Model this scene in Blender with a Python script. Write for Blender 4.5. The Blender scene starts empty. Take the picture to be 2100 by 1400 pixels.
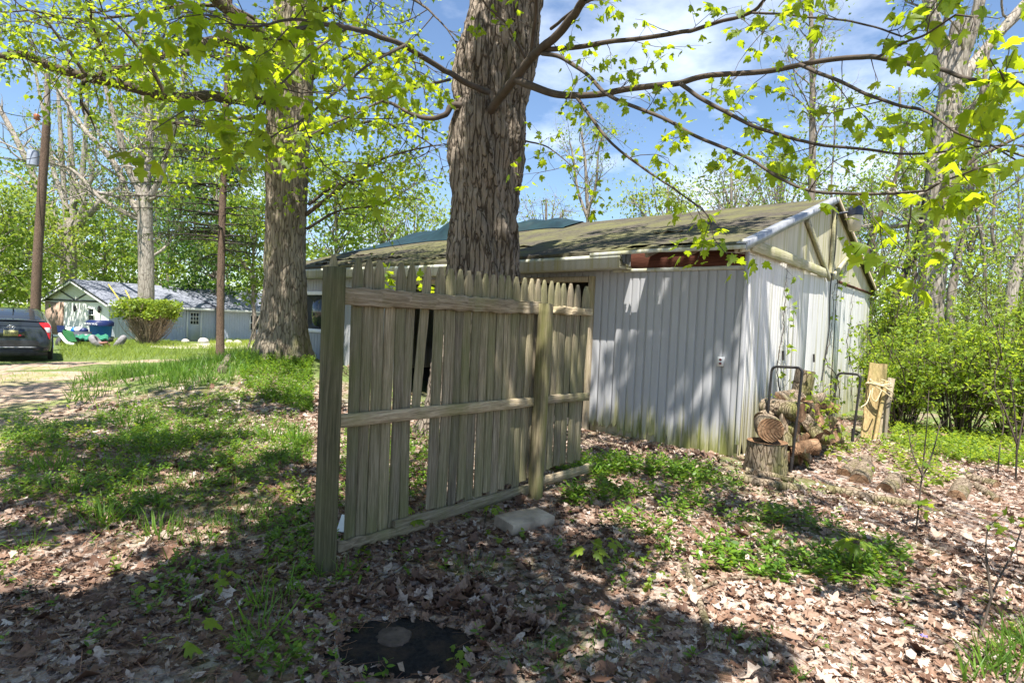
import bpy, math
import numpy as np
from mathutils import Matrix, Vector

S = bpy.context.scene
COL = S.collection
rad = math.radians
# ------------------------------------------------------------------ camera, world, sun, exposure
CAMZ = 1.6
FPX = 1190.0                      # focal length in pixels of a 2100 px wide frame
_p, _r = 0.0322, rad(2.53)
_F = np.array([0, math.cos(_p), -math.sin(_p)])
_U0 = np.array([0, math.sin(_p), math.cos(_p)])
_R0 = np.array([1.0, 0, 0])
_U = math.cos(_r) * _U0 - math.sin(_r) * _R0
_R = math.cos(_r) * _R0 + math.sin(_r) * _U0
CAM = np.array([0, 0, CAMZ])
cam_data = bpy.data.cameras.new("camera")
cam = bpy.data.objects.new("camera", cam_data)
COL.objects.link(cam)
cam_data.sensor_width = 36.0
cam_data.lens = FPX / 2100 * 36
cam_data.clip_start, cam_data.clip_end = 0.05, 2000
M4 = Matrix.Identity(4)
for i in range(3):
    M4[i][0], M4[i][1], M4[i][2], M4[i][3] = _R[i], _U[i], -_F[i], CAM[i]
cam.matrix_world = M4
S.camera = cam

RAY = np.array([0.05, 0.44, -1.0]); RAY /= np.linalg.norm(RAY)     # direction sunlight travels
SUN = -RAY
world = bpy.data.worlds.new("World"); S.world = world
world.use_nodes = True
wn, wl = world.node_tree.nodes, world.node_tree.links
wn.clear()
out = wn.new("ShaderNodeOutputWorld"); bg = wn.new("ShaderNodeBackground")
sky = wn.new("ShaderNodeTexSky"); sky.sky_type = 'NISHITA'; sky.sun_disc = False
sky.sun_elevation = math.asin(SUN[2]); sky.sun_rotation = math.atan2(SUN[0], SUN[1])
sky.air_density = 1.0; sky.dust_density = 0.2; sky.ozone_density = 3.5
tc = wn.new("ShaderNodeTexCoord")
mp = wn.new("ShaderNodeMapping"); mp.inputs['Scale'].default_value = (1.0, 1.0, 2.3)
mp.inputs['Location'].default_value = (0.35, 0.1, 0.2)
nz = wn.new("ShaderNodeTexNoise"); nz.inputs['Scale'].default_value = 2.6; nz.inputs['Detail'].default_value = 7; nz.inputs['Roughness'].default_value = .55
cr = wn.new("ShaderNodeValToRGB"); cr.color_ramp.elements[0].position = .52; cr.color_ramp.elements[1].position = .70
sep = wn.new("ShaderNodeSeparateXYZ")
mr = wn.new("ShaderNodeMapRange"); mr.inputs['From Min'].default_value = .02; mr.inputs['From Max'].default_value = .62
mr.inputs['To Min'].default_value = 1.0; mr.inputs['To Max'].default_value = 0.15
mul = wn.new("ShaderNodeMath"); mul.operation = 'MULTIPLY'
mixc = wn.new("ShaderNodeMix"); mixc.data_type = 'RGBA'
mixc.inputs[7].default_value = (10.2, 10.7, 11.4, 1)
wl.new(tc.outputs['Generated'], mp.inputs['Vector']); wl.new(mp.outputs[0], nz.inputs['Vector'])
wl.new(nz.outputs['Fac'], cr.inputs[0]); wl.new(tc.outputs['Generated'], sep.inputs[0]); wl.new(sep.outputs['Z'], mr.inputs['Value'])
wl.new(cr.outputs[0], mul.inputs[0]); wl.new(mr.outputs[0], mul.inputs[1]); wl.new(mul.outputs[0], mixc.inputs[0])
wl.new(sky.outputs[0], mixc.inputs[6]); wl.new(mixc.outputs[2], bg.inputs['Color']); wl.new(bg.outputs[0], out.inputs[0])
bg.inputs['Strength'].default_value = 0.08
sun_data = bpy.data.lights.new("sun", 'SUN'); sun_data.energy = 5.0; sun_data.angle = rad(0.5); sun_data.color = (1, .95, .87)
sun = bpy.data.objects.new("sun", sun_data); COL.objects.link(sun)
sun.rotation_euler = Vector(RAY).to_track_quat('-Z', 'Y').to_euler()
sun.location = (0, -10, 30)
S.view_settings.view_transform = 'Standard'; S.view_settings.look = 'None'
S.view_settings.gamma = 1; S.view_settings.exposure = 1.42
S.render.engine = 'CYCLES'
S.cycles.max_bounces = 7; S.cycles.diffuse_bounces = 4; S.cycles.transmission_bounces = 5; S.cycles.glossy_bounces = 2
S.cycles.use_denoising = True
S.cycles.sample_clamp_indirect = 6

# ------------------------------------------------------------------ numeric helpers
def unit(v):
    v = np.asarray(v, float); return v / (np.linalg.norm(v, axis=-1, keepdims=True) + 1e-12)
def V(*a): return np.array(a, float)
def _hash(ix, iy, iz, seed):
    n = (ix.astype(np.int64) * 374761393 + iy.astype(np.int64) * 668265263 + iz.astype(np.int64) * 2147483647 + seed * 1274126177) & 0xffffffff
    n = ((n ^ (n >> 13)) * 1274126177) & 0xffffffff
    n = (n ^ (n >> 16)) & 0xffffffff
    return n / 4294967295.0
def vnoise(p, seed=0):
    p = np.asarray(p, float); f = np.floor(p); t = p - f; i = f.astype(np.int64); t = t * t * (3 - 2 * t)
    r = 0
    for dx in (0, 1):
        for dy in (0, 1):
            for dz in (0, 1):
                w = (t[..., 0] if dx else 1 - t[..., 0]) * (t[..., 1] if dy else 1 - t[..., 1]) * (t[..., 2] if dz else 1 - t[..., 2])
                r = r + w * _hash(i[..., 0] + dx, i[..., 1] + dy, i[..., 2] + dz, seed)
    return r
def fbm(p, seed=0, oct=4):
    p = np.asarray(p, float); a, s, r = .5, 1.0, 0
    for k in range(oct):
        r = r + a * vnoise(p * s, seed + k); a *= .5; s *= 2.03
    return r
def sstep(a, b, x):
    t = np.clip((x - a) / (b - a), 0, 1); return t * t * (3 - 2 * t)

# ------------------------------------------------------------------ terrain height and pixel rays
def H(x, y):
    x = np.asarray(x, float); y = np.asarray(y, float)
    d = np.clip((-x * .35 + y * .94) - 10, 0, 42)
    z = -(0.00035 * d * d + .005 * d)
    z = z + .70 * np.exp(-(((x + 5.0) / 1.9) ** 2 + ((y - 12.4) / 2.2) ** 2) * .7)
    q = np.stack([x * .55, y * .55, x * 0], -1)
    z = z + .07 * (fbm(q, 5, 3) - .45) * sstep(0, 3, np.abs(x) + np.abs(y))
    q2 = np.stack([x * 4, y * 4, x * 0], -1)
    z = z + .022 * (vnoise(q2, 9) - .5)
    z = z - .05 * np.exp(-(((x + .42) / .38) ** 2 + ((y - 2.38) / .3) ** 2))
    return z
def pray(px, py):
    return unit(_F * FPX + _R * (px - 1050) + _U * (700 - py))
def P(px, py, depth):
    d = pray(px, py); return CAM + d * (depth / d[1])
def G(px, py, dz=0.0):
    d = pray(px, py); t = (0 - CAMZ) / min(d[2], -1e-3)
    for _ in range(40):
        q = CAM + d * t
        t += (H(q[0], q[1]) - q[2]) / d[2] * .7
    q = CAM + d * t
    return V(q[0], q[1], H(q[0], q[1]) + dz)
def onground(x, y, dz=0.0): return V(x, y, float(H(x, y)) + dz)

# ------------------------------------------------------------------ mesh accumulation
class MB:
    def __init__(s): s.v = []; s.f = {3: [], 4: []}; s.m = {3: [], 4: []}; s.n = 0; s.ng = []
    def add(s, verts, tris=None, quads=None, mi=0):
        verts = np.asarray(verts, float).reshape(-1, 3)
        for k, F in ((3, tris), (4, quads)):
            if F is not None and len(F):
                F = np.asarray(F, np.int64).reshape(-1, k)
                s.f[k].append(F + s.n); s.m[k].append(np.full(len(F), mi, np.int32))
        s.v.append(verts); s.n += len(verts)
    def ngon(s, verts, mi=0):
        n = len(verts); c = np.mean(verts, 0)
        s.add(np.vstack([verts, [c]]), tris=[(i, (i + 1) % n, n) for i in range(n)], mi=mi)
    def box(s, c, ax, ay, az, mi=0):
        c, ax, ay, az = map(lambda a: np.asarray(a, float), (c, ax, ay, az))
        v = [c + i * ax + j * ay + k * az for k in (-1, 1) for j in (-1, 1) for i in (-1, 1)]
        s.add(v, quads=[(0, 2, 3, 1), (4, 5, 7, 6), (0, 1, 5, 4), (2, 6, 7, 3), (0, 4, 6, 2), (1, 3, 7, 5)], mi=mi)
    def bx(s, c, sx, sy, sz, mi=0): s.box(c, (sx / 2, 0, 0), (0, sy / 2, 0), (0, 0, sz / 2), mi)
    def beam(s, p0, p1, w, t, up=(0, 0, 1), seg=6, jit=0.0, seed=0, ch=.18, bow=0, mi=0):
        """board w wide (along side) and t thick (along up), chamfered, gently irregular"""
        p0, p1 = np.asarray(p0, float), np.asarray(p1, float); d = unit(p1 - p0)
        side = unit(np.cross(d, up)); upv = np.cross(side, d)
        rng = np.random.default_rng(seed); c = ch * min(w, t)
        a, b = w / 2, t / 2
        prof = np.array([(-a + c, -b), (a - c, -b), (a, -b + c), (a, b - c), (a - c, b), (-a + c, b), (-a, b - c), (-a, -b + c)])
        rings = []
        for i in range(seg + 1):
            f = i / seg; o = p0 + (p1 - p0) * f + upv * bow * math.sin(math.pi * f)
            pr = prof * (1 + rng.normal(0, jit, (1, 2))) + rng.normal(0, jit * min(w, t), (8, 2))
            rings.append(o + pr[:, :1] * side + pr[:, 1:] * upv)
        s.loft(rings, True, mi)
    def loft(s, rings, caps=True, mi=0, closed=True):
        rings = np.asarray(rings, float); n, k = rings.shape[:2]
        i = np.arange(n - 1)[:, None]; j = np.arange(k if closed else k - 1)[None, :]; j2 = (j + 1) % k
        q = np.stack([i * k + j, i * k + j2, (i + 1) * k + j2, (i + 1) * k + j], -1).reshape(-1, 4)
        s.add(rings.reshape(-1, 3), quads=q, mi=mi)
        if caps:
            s.ngon(rings[0][::-1], mi); s.ngon(rings[-1], mi)
    def tube(s, pts, r, k=6, caps=False, mi=0, squash=None):
        pts = np.asarray(pts, float); n = len(pts); r = np.broadcast_to(np.asarray(r, float), (n,))
        t = np.gradient(pts, axis=0); t = unit(t)
        ref = V(0, 0, 1) if abs(t[0][2]) < .9 else V(1, 0, 0)
        a = unit(np.cross(t, ref)); b = np.cross(t, a)
        th = np.arange(k) / k * 2 * math.pi
        ring = pts[:, None] + r[:, None, None] * (np.cos(th)[None, :, None] * a[:, None] + np.sin(th)[None, :, None] * b[:, None])
        s.loft(ring, caps, mi)
    def inst(s, T, tris, pos, X, Y, Z, sc, mi=0, quads=None):
        """copies of a template: columns X,Y,Z (n,3), per copy scale"""
        n = len(pos)
        if n == 0: return
        T = np.asarray(T, float); R = np.stack([X, Y, Z], -1) * np.asarray(sc, float).reshape(-1, 1, 1)
        v = np.einsum('nij,kj->nki', R, T) + np.asarray(pos)[:, None, :]
        k = len(T); off = (np.arange(n) * k)[:, None, None]
        s.add(v.reshape(-1, 3), None if tris is None else (np.asarray(tris)[None] + off).reshape(-1, 3),
              None if quads is None else (np.asarray(quads)[None] + off).reshape(-1, 4), mi)
    def build(s, name, mats, parent=None, smooth=False, loc=None, auto=None):
        me = bpy.data.meshes.new(name)
        v = np.vstack(s.v) if s.v else np.zeros((0, 3))
        if loc is not None: v = v - np.asarray(loc, float)
        f3 = np.vstack(s.f[3]) if s.f[3] else np.zeros((0, 3), int); f4 = np.vstack(s.f[4]) if s.f[4] else np.zeros((0, 4), int)
        mi = np.concatenate(s.m[3] + s.m[4]) if (s.m[3] or s.m[4]) else np.zeros(0, np.int32)
        n3, n4 = len(f3), len(f4)
        me.vertices.add(len(v)); me.vertices.foreach_set('co', v.astype(np.float32).ravel())
        me.loops.add(n3 * 3 + n4 * 4); me.loops.foreach_set('vertex_index', np.concatenate([f3.ravel(), f4.ravel()]).astype(np.int32))
        me.polygons.add(n3 + n4)
        ls = np.concatenate([np.arange(n3) * 3, n3 * 3 + np.arange(n4) * 4]).astype(np.int32)
        me.polygons.foreach_set('loop_start', ls)
        me.polygons.foreach_set('material_index', mi.astype(np.int32))
        if smooth: me.polygons.foreach_set('use_smooth', np.ones(n3 + n4, bool))
        me.update(calc_edges=True); me.validate()
        for m in (mats if isinstance(mats, (list, tuple)) else [mats]): me.materials.append(m)
        o = bpy.data.objects.new(name, me); COL.objects.link(o)
        if loc is not None: o.location = loc
        if parent is not None:
            o.parent = parent
            if parent.type == 'EMPTY' or True:
                bl = world_loc(parent)
                o.location = (o.location[0] - bl[0], o.location[1] - bl[1], o.location[2] - bl[2])
        if auto:
            try: me.set_sharp_from_angle(angle=rad(auto))
            except Exception: pass
        return o
def world_loc(o):
    v = Vector(o.location)
    while o.parent: o = o.parent; v = v + Vector(o.location)
    return v
def tag(o, label=None, cat=None, group=None, kind=None):
    if label: o['label'] = label
    if cat: o['category'] = cat
    if group: o['group'] = group
    if kind: o['kind'] = kind
    return o
def thing(name, loc, label, cat, group=None):
    o = bpy.data.objects.new(name, None); COL.objects.link(o); o.location = [float(a) for a in loc]; o.empty_display_size = .2
    return tag(o, label, cat, group)
def smoothpath(pts, n=6):
    pts = np.asarray(pts, float)
    if len(pts) < 3:
        return np.array([pts[0] + (pts[-1] - pts[0]) * i / n for i in range(n + 1)])
    p = np.vstack([2 * pts[0] - pts[1], pts, 2 * pts[-1] - pts[-2]]); o = []
    for i in range(1, len(p) - 2):
        for k in range(n):
            t = k / n
            o.append(.5 * ((2 * p[i]) + (-p[i - 1] + p[i + 1]) * t + (2 * p[i - 1] - 5 * p[i] + 4 * p[i + 1] - p[i + 2]) * t * t + (-p[i - 1] + 3 * p[i] - 3 * p[i + 1] + p[i + 2]) * t ** 3))
    o.append(pts[-1]); return np.array(o)
def text_mesh(name, body, size, mat, parent, X, Y, Z, pos, depth=.002):
    cu = bpy.data.curves.new(name, 'FONT'); cu.body = body; cu.size = size; cu.extrude = depth; cu.align_x = 'CENTER'; cu.align_y = 'CENTER'
    t = bpy.data.objects.new(name, cu); COL.objects.link(t)
    dg = bpy.context.evaluated_depsgraph_get(); me = bpy.data.meshes.new_from_object(t.evaluated_get(dg))
    bpy.data.objects.remove(t)
    m = Matrix.Identity(4)
    for i in range(3): m[i][0], m[i][1], m[i][2], m[i][3] = X[i], Y[i], Z[i], pos[i]
    me.transform(m); me.materials.clear(); me.materials.append(mat)
    o = bpy.data.objects.new(name, me); COL.objects.link(o)
    if parent:
        o.parent = parent; o.location = -world_loc(parent)
    return o

# ------------------------------------------------------------------ materials
def _sock(nt, v, sock):
    if hasattr(v, 'links') or isinstance(v, bpy.types.NodeSocket): nt.links.new(v, sock)
    elif isinstance(v, (tuple, list)): sock.default_value = tuple(v) + ((1,) if len(v) == 3 and len(sock.default_value) == 4 else ())
    else: sock.default_value = v
class NT:
    def __init__(s, name):
        s.m = bpy.data.materials.new(name); s.m.use_nodes = True; s.t = s.m.node_tree; s.t.nodes.clear()
        s.out = s.t.nodes.new("ShaderNodeOutputMaterial")
    def n(s, typ, **kw):
        nd = s.t.nodes.new(typ)
        for k, v in kw.items():
            if k.startswith('i_'): _sock(s.t, v, nd.inputs[k[2:].replace('_', ' ')])
            else: setattr(nd, k, v)
        return nd
    def coord(s, scale=(1, 1, 1), kind='Object', rnd=False, rot=0):
        c = s.n("ShaderNodeTexCoord").outputs[kind]
        if rot:
            m0 = s.n("ShaderNodeMapping"); s.t.links.new(c, m0.inputs[0]); m0.inputs['Rotation'].default_value = (0, 0, -rad(rot)); c = m0.outputs[0]
        mpn = s.n("ShaderNodeMapping"); s.t.links.new(c, mpn.inputs[0]); mpn.inputs['Scale'].default_value = scale
        if rnd:
            oi = s.n("ShaderNodeObjectInfo")
            mm = s.n("ShaderNodeMath", operation='MULTIPLY'); s.t.links.new(oi.outputs['Random'], mm.inputs[0]); mm.inputs[1].default_value = 37.0
            cb = s.n("ShaderNodeCombineXYZ")
            for i in range(3): s.t.links.new(mm.outputs[0], cb.inputs[i])
            s.t.links.new(cb.outputs[0], mpn.inputs['Location'])
        return mpn.outputs[0]
    def noise(s, vec, scale=5, detail=4, rough=.55, dist=0):
        nd = s.n("ShaderNodeTexNoise"); s.t.links.new(vec, nd.inputs['Vector'])
        nd.inputs['Scale'].default_value = scale; nd.inputs['Detail'].default_value = detail; nd.inputs['Roughness'].default_value = rough; nd.inputs['Distortion'].default_value = dist
        return nd.outputs['Fac']
    def ramp(s, fac, stops, interp='LINEAR'):
        nd = s.n("ShaderNodeValToRGB"); s.t.links.new(fac, nd.inputs[0]); e = nd.color_ramp.elements; nd.color_ramp.interpolation = interp
        while len(e) < len(stops): e.new(.5)
        for i, (p, c) in enumerate(stops):
            e[i].position = p; e[i].color = (c, c, c, 1) if not isinstance(c, (tuple, list)) else tuple(c) + (1,)
        return nd.outputs[0]
    def mix(s, fac, a, b, mode='MIX'):
        nd = s.n("ShaderNodeMix", data_type='RGBA', blend_type=mode)
        _sock(s.t, fac, nd.inputs[0]); _sock(s.t, a, nd.inputs[6]); _sock(s.t, b, nd.inputs[7]); return nd.outputs[2]
    def math(s, op, a, b=0.0, clamp=False):
        nd = s.n("ShaderNodeMath", operation=op, use_clamp=clamp); _sock(s.t, a, nd.inputs[0]); _sock(s.t, b, nd.inputs[1]); return nd.outputs[0]
    def bump(s, h, strength=.3, dist=.01, normal=None):
        nd = s.n("ShaderNodeBump"); _sock(s.t, h, nd.inputs['Height']); nd.inputs['Strength'].default_value = strength; nd.inputs['Distance'].default_value = dist
        if normal is not None: s.t.links.new(normal, nd.inputs['Normal'])
        return nd.outputs[0]
    def pbsdf(s, color, rough=.8, normal=None, metal=0.0, spec=.3, **kw):
        nd = s.n("ShaderNodeBsdfPrincipled"); _sock(s.t, color, nd.inputs['Base Color']); _sock(s.t, rough, nd.inputs['Roughness'])
        nd.inputs['Metallic'].default_value = metal; nd.inputs['Specular IOR Level'].default_value = spec
        if normal is not None: s.t.links.new(normal, nd.inputs['Normal'])
        for k, v in kw.items(): _sock(s.t, v, nd.inputs[k.replace('_', ' ')])
        return nd.outputs[0]
    def done(s, sh): s.t.links.new(sh, s.out.inputs[0]); return s.m
    def rpi(s): return s.n("ShaderNodeNewGeometry").outputs['Random Per Island']

def m_plain(name, col, rough=.6, metal=0, spec=.3, var=.15, scale=9, bump=.0):
    t = NT(name); c = t.coord(rnd=True); f = t.noise(c, scale, 5)
    lo = tuple(a * (1 - var) for a in col); hi = tuple(min(1, a * (1 + var)) for a in col)
    col2 = t.ramp(f, [(.3, lo), (.7, hi)])
    return t.done(t.pbsdf(col2, rough, t.bump(f, bump, .01) if bump else None, metal, spec))
def m_leaf(name, dark, light, trans, tr=.5, rough=.5):
    t = NT(name); r = t.rpi(); col = t.ramp(r, [(0, dark), (1, light)]); tcol = t.ramp(r, [(0, tuple(a * .75 for a in trans)), (1, trans)])
    p = t.pbsdf(col, rough, spec=.35); tl = t.n("ShaderNodeBsdfTranslucent"); _sock(t.t, tcol, tl.inputs[0])
    mx = t.n("ShaderNodeMixShader"); mx.inputs[0].default_value = tr; t.t.links.new(p, mx.inputs[1]); t.t.links.new(tl.outputs[0], mx.inputs[2])
    return t.done(mx.outputs[0])
def m_bark(name, a, b, moss=None, zs=.22, sc=14, bump=.9, bd=.03, mossamt=.62):
    t = NT(name); c = t.coord((1, 1, zs)); f = t.noise(c, sc, 6, .65, .6); f2 = t.noise(c, sc * 3.3, 4, .7)
    vo = t.n("ShaderNodeTexVoronoi", feature='DISTANCE_TO_EDGE'); t.t.links.new(c, vo.inputs['Vector']); vo.inputs['Scale'].default_value = sc * 1.3
    h = t.math('ADD', t.math('MULTIPLY', f, .8), t.math('MULTIPLY', t.math('MINIMUM', vo.outputs[0], .12), 2.5)); h = t.math('ADD', h, t.math('MULTIPLY', f2, .35))
    col = t.ramp(h, [(.42, tuple(x * .5 for x in a)), (.62, a), (.95, b)])
    big = t.noise(t.coord((.8, .8, .35)), 2.2, 4); col = t.mix(t.ramp(big, [(.4, 0.0), (.75, .45)]), col, tuple(x * .62 for x in a))
    if moss:
        mo = t.ramp(t.noise(t.coord((1, 1, .5)), 1.9, 6, .6), [(mossamt - .08, 0.0), (mossamt + .08, .75)]); col = t.mix(mo, col, moss)
    return t.done(t.pbsdf(col, .9, t.bump(h, bump, bd), spec=.15))
def m_wood(name, a, b, green=(.12, .15, .03), ga=.55, gw=.14, bump=.5, axis=2, rough=.85, gmax=.8, rot=0):
    t = NT(name); sc = [24, 24, 24]; sc[axis] = 1.0; c = t.coord(tuple(sc), rnd=True, rot=rot)
    f = t.noise(c, 3.0, 6, .62, .35); f2 = t.noise(c, 11, 3, .6); g = t.math('ADD', t.math('MULTIPLY', f, .7), t.math('MULTIPLY', f2, .3))
    col = t.ramp(g, [(.32, tuple(x * .42 for x in a)), (.46, a), (.68, b)])
    oi = t.n("ShaderNodeObjectInfo"); v = t.ramp(oi.outputs['Random'], [(0, (.62, .62, .63)), (1, (1.22, 1.18, 1.10))]); col = t.mix(1.0, col, v, 'MULTIPLY')
    gm = t.noise(t.coord((2.2, 2.2, .9), rnd=True), 1.6, 5, .6); col = t.mix(t.ramp(gm, [(ga - gw, 0.0), (ga + gw, gmax)]), col, green)
    return t.done(t.pbsdf(col, rough, t.bump(g, bump, .012), spec=.2))

M = {}
M['bark_maple'] = m_bark('maple_bark', (.080, .062, .046), (.30, .25, .20), (.13, .135, .06), bump=1.0, bd=.07, sc=11, zs=.10, mossamt=.66)
M['bark_left'] = m_bark('old_bark', (.115, .093, .068), (.33, .28, .215), (.19, .19, .08), sc=14, zs=.15, bd=.04, mossamt=.62)
M['bark_dark'] = m_bark('dark_bark', (.055, .045, .035), (.13, .105, .08), None, sc=18, bump=.5, bd=.012)
M['bough'] = m_plain('dead_bough', (.035, .028, .022), .9, var=.4)
M['bark_spruce'] = m_bark('spruce_bark', (.085, .058, .043), (.18, .125, .09), None, sc=22, zs=.5, bump=.7, bd=.012)
M['bark_grey'] = m_bark('grey_bark', (.19, .165, .135), (.38, .34, .29), (.14, .15, .07), sc=8, bump=.7, bd=.03, mossamt=.66)
M['bark_far'] = m_bark('far_bark', (.13, .11, .09), (.29, .25, .21), None, sc=5, bump=.5, bd=.03)
M['twig'] = m_plain('twig_bark', (.075, .058, .045), .85, var=.3)
M['twig_pale'] = m_plain('pale_twig', (.30, .23, .16), .9, var=.3)
M['leaf_near'] = m_leaf('maple_leaf_green', (.055, .11, .010), (.15, .215, .016), (.60, .74, .02), .56)
M['leaf_mid'] = m_leaf('maple_leaf_mid', (.05, .11, .012), (.15, .215, .02), (.56, .70, .03), .54)
M['leaf_far'] = m_leaf('far_leaf', (.04, .095, .014), (.14, .205, .03), (.42, .56, .05), .45, .6)
M['leaf_far_yellow'] = m_leaf('far_leaf_yellow', (.12, .18, .025), (.22, .28, .05), (.55, .66, .08), .42, .6)
M['leaf_dark'] = m_leaf('dark_leaf', (.025, .065, .014), (.06, .13, .022), (.20, .36, .03), .35, .6)
M['leaf_shrub'] = m_leaf('shrub_leaf', (.06, .13, .015), (.21, .29, .03), (.56, .70, .05), .48, .55)
M['leaf_hedge'] = m_leaf('hedge_leaf', (.10, .17, .02), (.24, .31, .035), (.46, .58, .04), .35, .6)
M['needle'] = m_leaf('spruce_needle', (.03, .055, .014), (.075, .11, .03), (.13, .2, .03), .25, .6)
M['vinca'] = m_leaf('ground_cover_leaf', (.035, .095, .012), (.14, .245, .025), (.42, .62, .045), .38, .4)
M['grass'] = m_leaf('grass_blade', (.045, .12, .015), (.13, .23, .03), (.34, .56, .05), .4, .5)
M['grass_lit'] = m_leaf('sunlit_lawn_blade', (.12, .19, .025), (.25, .31, .05), (.5, .62, .06), .4, .5)  # brighter, yellower copy of the grass; sunlight is put into the colour
def m_litter():
    t = NT('fallen_leaf'); r = t.rpi()
    col = t.ramp(r, [(0, (.12, .062, .04)), (.2, (.26, .155, .105)), (.48, (.38, .27, .205)), (.78, (.53, .42, .345)), (1, (.70, .61, .53))])
    f = t.noise(t.coord(), 60, 4); col = t.mix(t.ramp(f, [(.35, .35), (.6, 0.0)]), col, (.10, .06, .04))
    p = t.pbsdf(col, .7, t.bump(f, .4, .004), spec=.25); tl = t.n("ShaderNodeBsdfTranslucent"); _sock(t.t, col, tl.inputs[0])
    mx = t.n("ShaderNodeMixShader"); mx.inputs[0].default_value = .18; t.t.links.new(p, mx.inputs[1]); t.t.links.new(tl.outputs[0], mx.inputs[2])
    return t.done(mx.outputs[0])
M['litter'] = m_litter()
def m_dark_litter():  # darker, browner leaf mix, used most at the front left
    t = NT('dark_fallen_leaf'); r = t.rpi(); col = t.ramp(r, [(0, (.06, .03, .02)), (.3, (.15, .08, .05)), (.6, (.24, .155, .11)), (.85, (.33, .245, .19)), (1, (.44, .36, .30))])
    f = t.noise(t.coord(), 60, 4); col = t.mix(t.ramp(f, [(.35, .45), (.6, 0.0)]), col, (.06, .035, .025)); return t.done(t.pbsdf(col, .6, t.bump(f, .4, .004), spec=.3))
M['dark_litter'] = m_dark_litter()
def m_ground():
    t = NT('forest_floor'); c = t.coord()
    vo = t.n("ShaderNodeTexVoronoi"); t.t.links.new(c, vo.inputs['Vector']); vo.inputs['Scale'].default_value = 17
    hue = t.n("ShaderNodeSeparateColor"); t.t.links.new(vo.outputs['Color'], hue.inputs[0])
    leaf = t.ramp(hue.outputs[0], [(0, (.14, .08, .055)), (.3, (.28, .18, .13)), (.6, (.42, .32, .26)), (1, (.56, .48, .42))])
    f = t.noise(c, 22, 6, .7); col = t.mix(t.ramp(f, [(.35, .8), (.62, 0.0)]), leaf, (.06, .036, .025))
    big = t.noise(c, .5, 5, .6); fine = t.noise(c, 45, 3)
    gcol = t.ramp(fine, [(.3, (.045, .09, .015)), (.7, (.14, .21, .04))])
    sepn = t.n("ShaderNodeSeparateXYZ"); t.t.links.new(c, sepn.inputs[0])
    far = t.n("ShaderNodeMapRange"); t.t.links.new(sepn.outputs['Y'], far.inputs[0]); far.inputs[1].default_value = 7; far.inputs[2].default_value = 17; far.inputs[3].default_value = 0; far.inputs[4].default_value = .30
    gm = t.ramp(t.math('ADD', big, far.outputs[0]), [(.5, 0.0), (.66, .85)])
    col = t.mix(gm, col, gcol)
    h = t.math('ADD', t.math('MULTIPLY', f, 1.0), t.math('MULTIPLY', hue.outputs[1], .6))
    return t.done(t.pbsdf(col, .92, t.bump(h, .9, .03), spec=.15))
M['ground'] = m_ground()
def m_drive():
    t = NT('dirt'); c = t.coord(); f = t.noise(c, 14, 6, .7); b = t.noise(c, .9, 4)
    col = t.ramp(f, [(.3, (.20, .13, .09)), (.55, (.36, .27, .20)), (.75, (.5, .42, .34))])
    col = t.mix(t.ramp(b, [(.5, 0.0), (.62, .8)]), col, (.15, .2, .05))
    return t.done(t.pbsdf(col, .95, t.bump(f, .6, .03), spec=.1))
M['dirt'] = m_drive()
M['gravel'] = m_plain('pale_gravel', (.50, .43, .36), .95, var=.3, scale=20, bump=.5)
M['fence_wood'] = m_wood('picket_wood', (.22, .185, .13), (.46, .40, .30), (.13, .145, .05), ga=.53, gw=.17, gmax=.65, bump=1.0)
M['fence_rail'] = m_wood('rail_wood', (.27, .22, .15), (.50, .43, .32), (.18, .19, .06), ga=.58, gw=.12, bump=.9, axis=0, gmax=.55, rot=50)
M['post_wood'] = m_wood('post_wood', (.085, .078, .050), (.21, .19, .125), (.085, .095, .032), ga=.50, gw=.18, gmax=.7)
M['post_light'] = m_wood('post_wood_light', (.17, .145, .09), (.36, .31, .20), (.15, .16, .04), ga=.56, gw=.12, gmax=.8)
M['board_wood'] = m_wood('lumber', (.27, .20, .10), (.50, .39, .21), (.2, .19, .06), ga=.55, gmax=.6, bump=.3)
M['old_board'] = m_wood('old_board', (.30, .25, .18), (.48, .42, .33), (.2, .2, .06), ga=.6, gmax=.5)
def m_siding(name, base, stain_amt, algae_lo, streak=1.0, base_z=(0.0, .75), lo=.78):
    t = NT(name); c = t.coord()
    sx = t.coord((9, 9, .35)); st = t.noise(sx, 1.0, 6, .65, .4); st2 = t.noise(t.coord((13, 13, .9)), 1.0, 5, .7)
    col = t.ramp(st2, [(.3, tuple(x * lo for x in base)), (.55, base), (.8, tuple(min(1, x * 1.08) for x in base))])
    sepn = t.n("ShaderNodeSeparateXYZ"); t.t.links.new(c, sepn.inputs[0])
    low = t.n("ShaderNodeMapRange"); t.t.links.new(sepn.outputs['Z'], low.inputs[0]); low.inputs[1].default_value = base_z[0]; low.inputs[2].default_value = base_z[1]; low.inputs[3].default_value = algae_lo; low.inputs[4].default_value = 0
    a = t.math('ADD', t.math('MULTIPLY', st, streak), low.outputs[0])
    col = t.mix(t.ramp(a, [(stain_amt, 0.0), (stain_amt + .2, .85)]), col, (.33, .31, .13))
    col = t.mix(t.ramp(t.math('ADD', st2, low.outputs[0]), [(.86, 0.0), (1.12, .9)]), col, (.15, .165, .04))
    fl = t.noise(t.coord((30, 30, 6)), 1.0, 6, .7); col = t.mix(t.ramp(fl, [(.68, 0.0), (.72, .7)]), col, (.3, .27, .22))
    return t.done(t.pbsdf(col, .7, t.bump(t.math('ADD', st2, t.math('MULTIPLY', fl, .4)), .10, .004), spec=.25))
M['siding'] = m_siding('grey_siding', (.355, .36, .375), .74, .50, base_z=(-.05, 1.0), lo=.9)
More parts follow.
